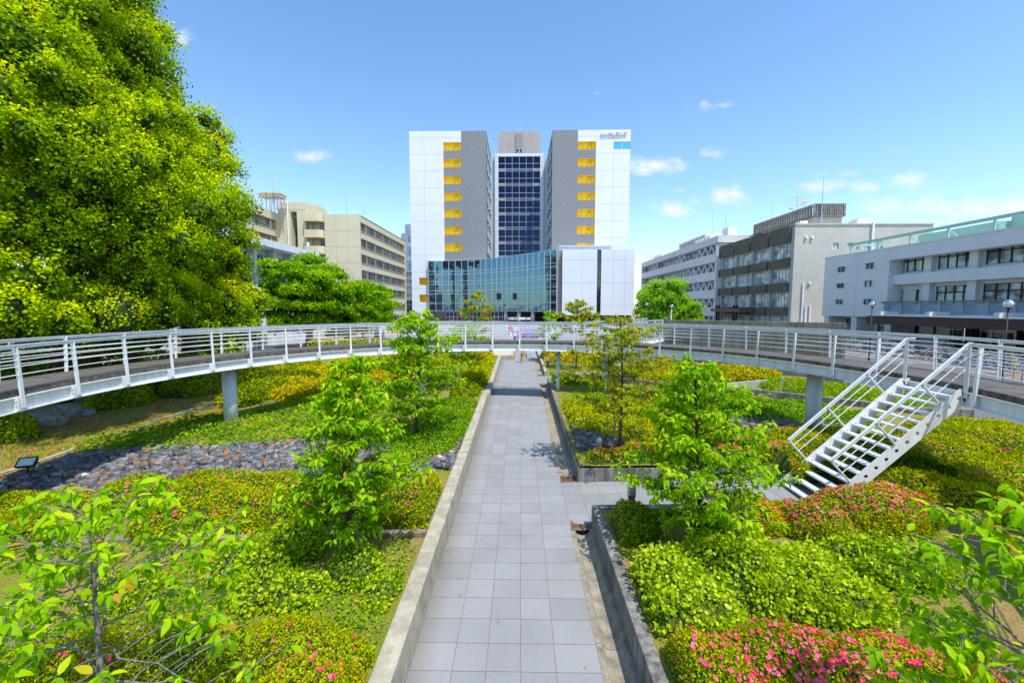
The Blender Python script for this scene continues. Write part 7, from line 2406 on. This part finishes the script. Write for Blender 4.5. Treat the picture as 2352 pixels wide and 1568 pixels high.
# ------------------------------------------------------------------ twin concrete columns at the left
x0, _ = D(588, 760, 40); 
tcx = thing('monument_column', 'pair of grey concrete columns with dark caps standing under the trees beyond the left rail', 'column', (x0 + .5, 40, PLZ))
for px in (587, 602):
    x, z = D(px, 724, 40)
    MB().lathe([(.33, PLZ), (.33, z)], (x, 40, 0), 20).build('shaft', M['concrete_low'], tcx, smooth=True)
    MB().lathe([(.28, z + .01), (.28, z + .16), (.38, z + .18), (.42, z + .42)], (x, 40, 0), 20).build('cap', M['dark_steel'], tcx)
x1, zc1 = D(594, 712, 40); MB().box(x1 - .85, x1 + .85, 39.5, 40.5, zc1, zc1 + .35).build('lintel', M['concrete'], tcx)

# traffic cones
def cone(px, py, label, s=1.):
    x, y = G(px, py, PLZ)
    t = thing('traffic_cone', label, 'traffic cone', (x, y, PLZ), group='orange traffic cones')
    om = mat('cone orange', (.80, .16, .02), .5)
    MB().lathe([(.16 * s, .03), (.04 * s, .7 * s), (.035 * s, .7 * s)], (x, y, PLZ), 14).build('cone', om, t, smooth=False)
    MB().box(x - .2 * s, x + .2 * s, y - .2 * s, y + .2 * s, PLZ + .006, PLZ + .03).build('base', om, t)
    MB().lathe([(.128 * s, .25 * s), (.088 * s, .42 * s)], (x, y, PLZ), 14).build('stripe', M['white_paint'], t)
cone(560, 793, 'orange traffic cone among the bicycles under the left trees', 1.1)
cone(1008, 797, 'orange cone at the hedge beyond the left half of the footbridge')
x, y = G(8, 860, .8)
t = thing('traffic_cone', 'orange cone with netting at the left picture edge behind the rail', 'traffic cone', (-33.6, 27.5, .5), group='orange traffic cones')
MB().lathe([(.16, .0), (.03, .75)], (-33.6, 27.5, .5), 14).build('cone', MATS['cone orange'], t)

# ------------------------------------------------------------------ banner, flag, direction sign
pu = mat('banner violet', (.40, .24, .52), .7, var=.06, scale=.8); gy = mat('banner grey blue', (.36, .40, .52), .7, var=.05); wb_ = mat('banner white', (.75, .74, .80), .7, var=.03); pk = mat('banner magenta', (.75, .10, .32), .7, var=.05)
YB2 = 57.
a0, zt = D(1180.7, 746, YB2); a1, _ = D(1271, 745, YB2); _, zb = D(1200, 777, YB2)
bn = thing('banner', 'large violet and grey banner seen from its back so its lettering is mirrored', 'banner', ((a0 + a1) / 2, YB2, zb))
FBn = (Vector((a0, YB2, 0)), EX, EZ, -EY)
W = a1 - a0; Hh = zt - zb
cloth = MB()
n = 24
for i in range(n):
    u0, u1 = W * i / n, W * (i + 1) / n
    w0, w1 = .06 * sin(i * .9), .06 * sin((i + 1) * .9)
    for z0, z1, m_ in ((0, .40, 1), (.40, .60, 1), (.60, 1., 0)):
        P = lambda u, f, w: FBn[0] + EX * u + EZ * (zb + Hh * f) - EY * w
        cloth.quad(P(u0, z0, w0), P(u1, z0, w1), P(u1, z1, w1), P(u0, z1, w0), m_)
cloth.build('cloth', [gy, pu], bn)
fg = MB()
P = lambda u, f, k=.09: FBn[0] + EX * (u * W) + EZ * (zb + Hh * f) - EY * k
fg.add([P(.60, 0), P(1, 0), P(1, .92), P(.93, .75), P(.86, .48), P(.76, .22)], [(0, 1, 5), (1, 4, 5), (1, 3, 4), (1, 2, 3)])
fg.add([P(0, .42), P(.07, .5), P(.11, .62), P(.1, .8), P(0, .95)], [(0, 1, 2, 3, 4)])
fg.build('white_swoosh', wb_, bn)
fx = MB(); fx.bar(P(.02, .45, .1), P(.12, .9, .1), .01, .07, up=(0, 1, 0)); fx.bar(P(.03, .88, .11), P(.12, .52, .11), .01, .07, up=(0, 1, 0)); fx.build('cross_mark', M['white_paint'], bn)
f2 = MB(); 
for r_ in (.25, .42):
    f2.tube([P(.98 - r_ * cos(k * .15) * .5, .02 + r_ * sin(k * .15) * 1.6, .1) for k in range(10)], .03, 4)
f2.build('magenta_swirl', pk, bn)
text_obj('学内企業研究セミナー', W * .088, (P(.545, .80, .11), EX, EZ, -EY), wb_, 'lettering', bn, .004, .012, mirror=True)
text_obj('5月20日(火) 25日(日)', W * .078, (P(.52, .50, .11), EX, EZ, -EY), mat('banner pale violet', (.62, .55, .78), .7), 'lettering', bn, .004, .01, mirror=True)
text_obj('体育館・大講堂', W * .075, (P(.36, .13, .11), EX, EZ, -EY), ink, 'lettering', bn, .004, .004, mirror=True)
for u in (-.005, 1.005):
    MB().tube([P(u, -.35, 0), P(u, 1.15, 0)], .05, 6).build('pole', M['silver'], bn)
fy = 55.
x0, z1 = D(1167, 744, fy); x1, z0 = D(1178, 776, fy)
fl_ = thing('banner_flag', 'narrow pink and white upright flag left of the person in white', 'flag', (x0, fy, PLZ))
MB().tube([(x0 - .35, fy, z1 + .2), (x0 + .2, fy, PLZ)], .03, 5).build('pole', M['white_paint'], fl_)
ff = MB()
for i in range(8):
    f0, f1 = i / 8, (i + 1) / 8
    q = lambda f, s: (x0 - .30 + .75 * f + s * .62, fy - .03 * sin(f * 9), z1 + (z0 - z1) * f)
    ff.quad(q(f0, 0), q(f0, .4), q(f1, .4), q(f1, 0), 1); ff.quad(q(f0, .4), q(f0, 1), q(f1, 1), q(f1, .4), 0)
ff.build('cloth', [pk, wb_], fl_)
text_obj('研\n究\n会', .34, (Vector((x0 + .12, fy - .08, (z0 + z1) / 2)), Vector((1, 0, -.0)), EZ, -EY), ink, 'lettering', fl_, .003)
ds = thing('direction_sign', 'white arrow-shaped direction sign with a red tip above the footbridge rail', 'sign', (*[D(1197, 727, 52)[0]], 52, PLZ))
x0, zc_ = D(1166, 731.5, 52); x1, _ = D(1218, 731.5, 52); zz0 = D(1190, 734, 52)[1]; zz1 = D(1190, 728.6, 52)[1]
m = MB(); m.box(x0, x1, 51.95, 52.05, zz0, zz1); m.build('arm', M['white_paint'], ds)
m = MB(); m.add([(x1 + .01, 51.95, zz0 - .05), (x1 + .35, 51.95, (zz0 + zz1) / 2), (x1 + .01, 51.95, zz1 + .05), (x1 + .01, 52.05, zz0 - .05), (x1 + .35, 52.05, (zz0 + zz1) / 2), (x1 + .01, 52.05, zz1 + .05)], [(0, 1, 2), (5, 4, 3), (0, 3, 4, 1), (1, 4, 5, 2), (0, 2, 5, 3)]); m.build('arrow_tip', red_m, ds)
xm = D(1193, 731, 52)[0]; MB().tube([(xm, 52.1, PLZ), (xm, 52.1, zz1 + .1)], .06, 8).build('pole', M['silver'], ds)
text_obj('講堂・体育館', (zz1 - zz0) * .78, (Vector(((x0 + xm) / 2 - .05, 51.94, (zz0 + zz1) / 2)), EX, EZ, -EY), ink, 'lettering', ds, .003)
text_obj('正門', (zz1 - zz0) * .78, (Vector(((x1 + xm) / 2 + .2, 51.94, (zz0 + zz1) / 2)), EX, EZ, -EY), ink, 'lettering', ds, .003)

# ------------------------------------------------------------------ people
SK = mat('skin', (.52, .33, .23), .6, var=.04); HR = mat('black hair', (.012, .01, .01), .5, var=.1)
def skin_mesh(name, pts, edges, rad, m, parent, sub=1):
    me = bpy.data.meshes.new(name)
    me.from_pydata([tuple(p) for p in pts], edges, [])
    ob = bpy.data.objects.new('tmp_skin', me); COL.objects.link(ob)
    md = ob.modifiers.new('Skin', 'SKIN'); md.use_smooth_shade = True
    sv = me.skin_vertices[0].data
    for i, r in enumerate(rad): sv[i].radius = (r, r) if not isinstance(r, tuple) else r
    sv[0].use_root = True
    ss = ob.modifiers.new('Sub', 'SUBSURF'); ss.levels = sub; ss.render_levels = sub
    dg = bpy.context.evaluated_depsgraph_get(); dg.update()
    m2 = bpy.data.meshes.new_from_object(ob.evaluated_get(dg))
    bpy.data.objects.remove(ob)
    m2.name = name; m2.materials.clear(); m2.materials.append(m)
    return link(name, m2, parent)

def person(x, y, z0, h, face, label, shirt, trous, stride=.0, hair=HR, cap=None, bag=None, arm=.1, group=None):
    """standing / walking figure; built at local origin facing -Y, then turned"""
    t = thing('person', label, 'person', (0, 0, 0), 0, group)
    s = h / 1.7
    J = {}
    sx = .1 * s
    st_ = stride * s
    J['pelvis'] = (0, 0, .92 * s); J['waist'] = (0, 0, 1.06 * s); J['chest'] = (0, .01 * s, 1.27 * s); J['neck'] = (0, 0, 1.45 * s); J['head'] = (0, -.02 * s, 1.53 * s); J['crown'] = (0, -.01 * s, 1.62 * s)
    J['nose'] = (0, -.105 * s, 1.555 * s)
    for k, q in (('l', 1), ('r', -1)):
        J['hip' + k] = (q * .09 * s, 0, .88 * s); J['knee' + k] = (q * .10 * s, -q * st_ * .55 - .02 * s, .48 * s); J['ank' + k] = (q * .10 * s, -q * st_ + (.06 * s if q * st_ < 0 else 0), .09 * s); J['toe' + k] = (q * .115 * s, -q * st_ - .13 * s, .035 * s)
        J['sho' + k] = (q * .18 * s, 0, 1.38 * s); J['elb' + k] = (q * .24 * s, q * st_ * .4 + .03 * s, 1.12 * s); J['wri' + k] = (q * .25 * s, q * st_ * .6 - arm * s, .88 * s); J['fin' + k] = (q * .25 * s, q * st_ * .7 - arm * 1.2 * s, .78 * s)
        J['thumb' + k] = (q * .235 * s, q * st_ * .65 - arm * 1.3 * s - .03 * s, .83 * s)
    R = dict(pelvis=.13, waist=.11, chest=.135, neck=.052, head=.085, crown=.075, nose=.014, hipl=.085, hipr=.085, kneel=.052, kneer=.052, ankl=.036, ankr=.036, toel=.035, toer=.035, shol=.055, shor=.055, elbl=.036, elbr=.036, wril=.026, wrir=.026, finl=.022, finr=.022, thumbl=.010, thumbr=.010)
    E_ = [('pelvis', 'waist'), ('waist', 'chest'), ('chest', 'neck'), ('neck', 'head'), ('head', 'crown'), ('head', 'nose')]
    for k in 'lr': E_ += [('pelvis', 'hip' + k), ('hip' + k, 'knee' + k), ('knee' + k, 'ank' + k), ('ank' + k, 'toe' + k), ('chest', 'sho' + k), ('sho' + k, 'elb' + k), ('elb' + k, 'wri' + k), ('wri' + k, 'fin' + k), ('wri' + k, 'thumb' + k)]
    def mk(nm, keys, edges, k, m, extra=0.):
        ix = {q: i for i, q in enumerate(keys)}
        return skin_mesh(nm, [J[q] for q in keys], [(ix[a], ix[b]) for a, b in edges if a in ix and b in ix], [R[q] * s * k + extra for q in keys], m, t)
    mk('body', list(J), E_, 1., SK)
    ke = ['waist', 'pelvis', 'chest', 'shol', 'shor', 'elbl', 'elbr']
    mk('shirt', ['chest', 'waist', 'pelvis', 'shol', 'shor', 'elbl', 'elbr'], E_, 1.10, shirt, .008)
    mk('trousers', ['pelvis', 'hipl', 'hipr', 'kneel', 'kneer', 'ankl', 'ankr'], E_, 1.10, trous, .012)
    for k in 'lr':
        a = Vector(J['ank' + k]); b = Vector(J['toe' + k])
        sh = MB(); sh.tube([a + Vector((0, .05 * s, -.05 * s)), a.lerp(b, .5) + Vector((0, 0, -.01)), b + Vector((0, -.02, 0))], [.045 * s, .048 * s, .035 * s], 8); sh.build('shoe', M['white_paint'] if trous is not None else M['rubber'], t, smooth=True)
    hm = MB(); c = J['crown']
    hm.lathe([(.098 * s, -.07 * s), (.108 * s, -.01 * s), (.09 * s, .06 * s), (.05 * s, .095 * s), (.005, .105 * s)], (c[0], c[1] + .022 * s, c[2]), 14); hm.build('hair' if cap is None else 'cap', hair if cap is None else cap, t, smooth=True)
    ey = MB()
    for q in (-1, 1): ey.lathe([(.002, -.008 * s), (.009 * s, 0), (.002, .008 * s)], (q * .032 * s, -.098 * s, 1.575 * s), 6)
    ey.bar((-.022 * s, -.1 * s, 1.515 * s), (.022 * s, -.1 * s, 1.515 * s), .008 * s, .006 * s); ey.build('face', M['bark'], t)
    if bag is not None:
        if bag[0] == 'backpack':
            b = MB(); b.box(-.14 * s, .14 * s, .12 * s, .26 * s, 1.02 * s, 1.40 * s); o = b.build('backpack', bag[1], t, bevel=.04)
        else:
            b = MB(); w = J['wril']; b.box(w[0] + .02, w[0] + .12 * s, w[1] - .16 * s, w[1] + .16 * s, .42 * s, .74 * s); b.tube([(w[0] + .06, w[1] - .1 * s, .74 * s), (w[0] + .04, w[1], .86 * s), (w[0] + .06, w[1] + .1 * s, .74 * s)], .01, 5); b.build('shoulder_bag', bag[1], t, bevel=.02)
    t.location = (x, y, z0); t.rotation_euler = (0, 0, face)
    return t
cl = lambda n, c: mat('cloth ' + n, c, .9, var=.08, scale=12.)
W_, JN, BK, OR, RD, BL, GYc, NV = cl('white', (.72, .73, .74)), cl('denim', (.07, .13, .28)), cl('black', (.025, .025, .03)), cl('ochre', (.46, .24, .05)), cl('red', (.55, .05, .06)), cl('blue', (.12, .25, .55)), cl('grey', (.3, .3, .31)), cl('navy', (.02, .035, .12))
def pplace(px, py, Y=None):
    if Y is None:
        x, y = G(px, py, PLZ); return x, y
    return D(px, py, Y)[0], Y
x, y = G(1202, 818, zp(36))
person(x - .1, 34.9, zp(34.9), 1.55, pi + .0 + pi, 'person in ochre trousers carrying a navy bag, walking on the path beneath the footbridge', GYc, OR, .24, bag=('bag', NV))
x, y = pplace(1183, 0, 54.)
person(x, y, PLZ, 1.5, .2, 'person in a white shirt and jeans standing left of the violet banner', W_, JN, .08)
PG = 'people crossing the plaza on the left'
x, y = pplace(819, 0, 60.); person(x - .4, y, PLZ, 1.5, .4, 'person in a dark top beyond the rail, left of the trio with white caps', NV, BK, .1, group=PG)
for i, (px, sh, cp, lb, bg) in enumerate(((835 + 8, W_, cl('cap', (.7, .68, .66)), 'person with a pale cap, left of the trio beyond the rail', None), (848, GYc, None, 'dark-clothed person in the middle of the trio beyond the rail', ('backpack', BK)), (862, W_, cl('cap', (.7, .68, .66)), 'person in white with a bag, right of the trio beyond the rail', ('bag', JN)))):
    x, y = pplace(px, 0, 60. + .4 * i); person(x, y, PLZ, 1.5, 2.6 + i, lb, sh, BK if i != 1 else NV, .1, cap=cp, bag=bg, group=PG)
for i, (px, sh, lb, bg) in enumerate(((888, BL, 'person in light blue walking beside the one in red, near the van', None), (893.5, RD, 'person in a red shirt between the blue and the white one, near the van', None), (902.5, W_, 'person in white with a black backpack, walking toward the van', ('backpack', BK)))):
    x, y = pplace(px, 0, 84.); person(x, y, PLZ, 1.65, pi, lb, sh, BK, .15, bag=bg, group='three people walking near the van')
x, y = pplace(1590, 0, 45.); person(x, y, PLZ, 1.5, 1.2, 'person in orange-red seen through the gap left of the tall wall', RD, BK, .15)

# ------------------------------------------------------------------ vehicles
def van(cx, cy, rz, body_m, label, name='van', L=4.4, Wd=1.75, H=2.0):
    t = thing(name, label, 'van' if name == 'van' else 'car', (0, 0, 0))
    m = MB()
    if name == 'van': prof = [(-L / 2, .3), (-L / 2, .95), (-L / 2 + .12, 1.15), (-L / 2 + .62, H - .1), (-L / 2 + .9, H), (L / 2 - .15, H), (L / 2, H - .2), (L / 2, .3)]
    else: prof = [(-L / 2, .3), (-L / 2, .72), (-L / 2 + .25, .88), (-L / 2 + 1.1, .98), (-L / 2 + 1.75, 1.42), (L / 2 - 1.1, 1.44), (L / 2 - .2, .98), (L / 2, .85), (L / 2, .3)]
    V = [(-Wd / 2, a, b) for a, b in prof] + [(Wd / 2, a, b) for a, b in prof]; k = len(prof)
    m.add(V, [tuple(range(k)), tuple(range(2 * k - 1, k - 1, -1))] + [(i, i + k, (i + 1) % k + k, (i + 1) % k) for i in range(k)])
    o = m.build('body', body_m, t, bevel=.07); bm_fix(o)
    g = MB()
    if name == 'van':
        g.quad((-Wd / 2 + .1, -L / 2 + .115, 1.2), (Wd / 2 - .1, -L / 2 + .115, 1.2), (Wd / 2 - .16, -L / 2 + .57, H - .16), (-Wd / 2 + .16, -L / 2 + .57, H - .16))
    else:
        g.quad((-Wd / 2 + .1, -L / 2 + 1.12, 1.02), (Wd / 2 - .1, -L / 2 + 1.12, 1.02), (Wd / 2 - .2, -L / 2 + 1.68, 1.39), (-Wd / 2 + .2, -L / 2 + 1.68, 1.39))
    o = g.build('windscreen', M['black_glass'], t); o.location = (0, -.02, .01)
    g = MB()
    for q in (-1, 1):
        x = q * (Wd / 2 + .006)
        zt = H - .25 if name == 'van' else 1.36
        g.quad((x, -L / 2 + 1.0 + (.6 if name != 'van' else 0), 1.12), (x, -.1, 1.12), (x, -.1, zt), (x, -L / 2 + 1.25 + (.5 if name != 'van' else 0), zt)); g.quad((x, 0, 1.12), (x, L / 2 - .8, 1.12), (x, L / 2 - (.9 if name == 'van' else 1.3), zt), (x, 0, zt))
    g.build('side_window', M['black_glass'], t)
    for y in (-L / 2 + .8, L / 2 - .85):
        for q in (-1, 1):
            w = MB(); w.lathe([(.31, -.1), (.33, -.08), (.33, .08), (.31, .1)], (0, 0, 0), 20); w.v = [(v[2] + q * (Wd / 2 - .1), v[0] + y, v[1] + .33) for v in w.v]; ty = w.build('wheel', M['rubber'], t)
            w = MB(); w.lathe([(.19, -.11), (.19, .11)], (0, 0, 0), 14); w.v = [(v[2] + q * (Wd / 2 - .1), v[0] + y, v[1] + .33) for v in w.v]; w.build('rim', M['silver'], ty)
    for q in (-1, 1): MB().box(q * .62 - .16, q * .62 + .16, -L / 2 - .012, -L / 2 + .05, .72 if name == 'van' else .62, .92 if name == 'van' else .76).build('headlight', mat('headlamp', (.8, .82, .85), .15), t)
    MB().box(-Wd / 2 + .05, Wd / 2 - .05, -L / 2 - .04, -L / 2 + .1, .28, .5).build('bumper', M['frame_dark'], t)
    MB().box(-.25, .25, -L / 2 - .055, -L / 2 - .042, .5, .64).build('number_plate', M['white_paint'], t)
    t.location = (cx, cy, PLZ); t.rotation_euler = (0, 0, rz)
x, _ = D(929, 728, 95)
van(x, 95, .25, mat('steel blue paint', (.16, .30, .42), .3, .3, var=.03, coat=.5), 'blue-grey box van parked left of the main building', L=4.6, Wd=2.3, H=2.9)
x, z = D(940, 728, 78); t = thing('placard', 'red and white placard on a stand in front of the van', 'sign', (x, 78, PLZ))
_, z1 = D(940, 721.5, 78); _, z0 = D(940, 729.5, 78)
MB().box(x - .62, x + .62, 77.95, 78.05, z0, z1).build('panel', red_m, t); MB().box(x - .5, x + .5, 77.93, 77.945, z0 + .12, z0 + (z1 - z0) * .45).build('text_strip', M['white_paint'], t)
for q in (-.5, .5): MB().tube([(x + q, 78, PLZ), (x + q, 78, z0)], .04, 6).build('leg', M['silver'], t)
for i, (px, Y, lb) in enumerate(((1462, 74, 'white car parked nearest the main building on its right side'), (1480, 80, 'white car parked beyond the branch bridge, second from the main building'), (1503, 88, 'white car partly hidden by the bright trees'))):
    x, _ = D(px, 728, Y); van(x, Y, 1.2, mat('white car paint', (.75, .76, .78), .25, .1, coat=.6, var=.02), lb, 'car', L=4.2, Wd=1.7)
HUE, SAT, VAL = .498, 1.13, 1.8
# ------------------------------------------------------------------ sun and sky
SUN = Vector((.30, -.36, 1.)).normalized()
elev = math.asin(SUN.z)
az = atan2(SUN.x, SUN.y)
w = bpy.data.worlds.new('World'); SC.world = w; w.use_nodes = True
nt = w.node_tree; nt.nodes.clear()
out = nt.nodes.new('ShaderNodeOutputWorld'); bg = nt.nodes.new('ShaderNodeBackground')
sky = nt.nodes.new('ShaderNodeTexSky'); sky.sky_type = 'NISHITA'; sky.sun_disc = False
sky.sun_elevation = elev; sky.sun_rotation = az
sky.air_density = 1.0; sky.dust_density = .35; sky.ozone_density = 2.2; sky.altitude = 0
tc = nt.nodes.new('ShaderNodeTexCoord')
sx = nt.nodes.new('ShaderNodeSeparateXYZ'); nt.links.new(tc.outputs['Generated'], sx.inputs[0])
def mth(op, a, b=None, c=None, clamp=False):
    n = nt.nodes.new('ShaderNodeMath'); n.operation = op; n.use_clamp = clamp
    for i, v in enumerate((a, b, c)):
        if v is None: continue
        if isinstance(v, (int, float)): n.inputs[i].default_value = v
        else: nt.links.new(v, n.inputs[i])
    return n.outputs[0]
Yp = mth('MAXIMUM', sx.outputs['Y'], .02)
U = mth('DIVIDE', sx.outputs['X'], Yp); Vv = mth('DIVIDE', sx.outputs['Z'], Yp)
cmb = nt.nodes.new('ShaderNodeCombineXYZ'); nt.links.new(U, cmb.inputs[0]); nt.links.new(Vv, cmb.inputs[1])
def nz(sc, det, rough=.6):
    n = nt.nodes.new('ShaderNodeTexNoise'); n.inputs['Scale'].default_value = sc; n.inputs['Detail'].default_value = det; n.inputs['Roughness'].default_value = rough
    nt.links.new(cmb.outputs[0], n.inputs['Vector']); return n.outputs['Fac']
n1 = nz(13., 9, .68)
blobs = [(1500, 393, 52, 16, 1.), (1478, 402, 30, 10, .9), (1655, 455, 52, 20, 1.), (1530, 487, 40, 15, .9), (1590, 470, 50, 12, .55), (1868, 438, 40, 12, .75), (1958, 440, 32, 11, .8), (2050, 427, 42, 14, .8),
         (2120, 488, 190, 24, .85), (2290, 480, 110, 20, .9), (2000, 497, 90, 12, .6), (1650, 266, 32, 9, .5), (1595, 264, 24, 9, .4), (1612, 368, 34, 11, .55), (1550, 445, 40, 9, .35), (438, 113, 26, 17, .75), (730, 366, 32, 12, .75), (655, 385, 20, 14, .35), (782, 440, 15, 10, .4), (1900, 412, 50, 7, .35), (2010, 365, 26, 8, .3), (1363, 238, 6, 4, .5)]
acc = None
for x, y, a, b, s in blobs:
    u0, v0 = (x - 1194) / 980., (705 - y) / 980.
    du = mth('MULTIPLY', mth('SUBTRACT', U, u0), 980. / a); dv = mth('MULTIPLY', mth('SUBTRACT', Vv, v0), 980. / b)
    d = mth('SQRT', mth('ADD', mth('MULTIPLY', du, du), mth('MULTIPLY', dv, dv)))
    f = mth('MULTIPLY', mth('SUBTRACT', 1.9, d, clamp=False), s * .78)
    f = mth('MAXIMUM', f, 0.)
    acc = f if acc is None else mth('MAXIMUM', acc, f)
dens = mth('MULTIPLY', mth('SUBTRACT', mth('ADD', mth('MULTIPLY', acc, .50), mth('MULTIPLY', n1, 2.6)), 1.46), 1.35, clamp=True)
dens = mth('MULTIPLY', dens, mth('MULTIPLY', acc, 1.6, clamp=True))
hs = nt.nodes.new('ShaderNodeHueSaturation'); hs.inputs['Hue'].default_value = HUE; hs.inputs['Saturation'].default_value = SAT; hs.inputs['Value'].default_value = VAL
nt.links.new(sky.outputs[0], hs.inputs['Color'])
mx = nt.nodes.new('ShaderNodeMix'); mx.data_type = 'RGBA'
nt.links.new(dens, mx.inputs[0]); nt.links.new(hs.outputs[0], mx.inputs[6]); mx.inputs[7].default_value = (6.6, 6.8, 7.0, 1)
nt.links.new(mx.outputs[2], bg.inputs[0]); bg.inputs[1].default_value = .15
nt.links.new(bg.outputs[0], out.inputs[0])

sl_ = bpy.data.lights.new('sun', 'SUN'); sl_.energy = 5.0; sl_.angle = radians(.53); sl_.color = (1., .955, .86)
so = bpy.data.objects.new('sun', sl_); COL.objects.link(so)
so.rotation_euler = (-SUN).to_track_quat('-Z', 'Y').to_euler()

# ------------------------------------------------------------------ camera
cd = bpy.data.cameras.new('camera'); cam = bpy.data.objects.new('camera', cd); COL.objects.link(cam)
cd.sensor_width = 36.; cd.sensor_fit = 'HORIZONTAL'; cd.lens = 36. * FPX / 2352.
cd.clip_end = 5000.; cd.clip_start = .05
cam.location = (0, 0, CAMZ); cam.rotation_euler = (pi / 2 - PIT, 0, YAW)
SC.camera = cam
SC.view_settings.view_transform = 'Standard'; SC.view_settings.look = 'None'; SC.view_settings.exposure = 0.; SC.view_settings.gamma = 1.
SC.render.engine = 'CYCLES'
SC.cycles.max_bounces = 7; SC.cycles.diffuse_bounces = 3; SC.cycles.glossy_bounces = 3; SC.cycles.transmission_bounces = 3
SC.cycles.use_denoising = True
SC.cycles.sample_clamp_indirect = 6.
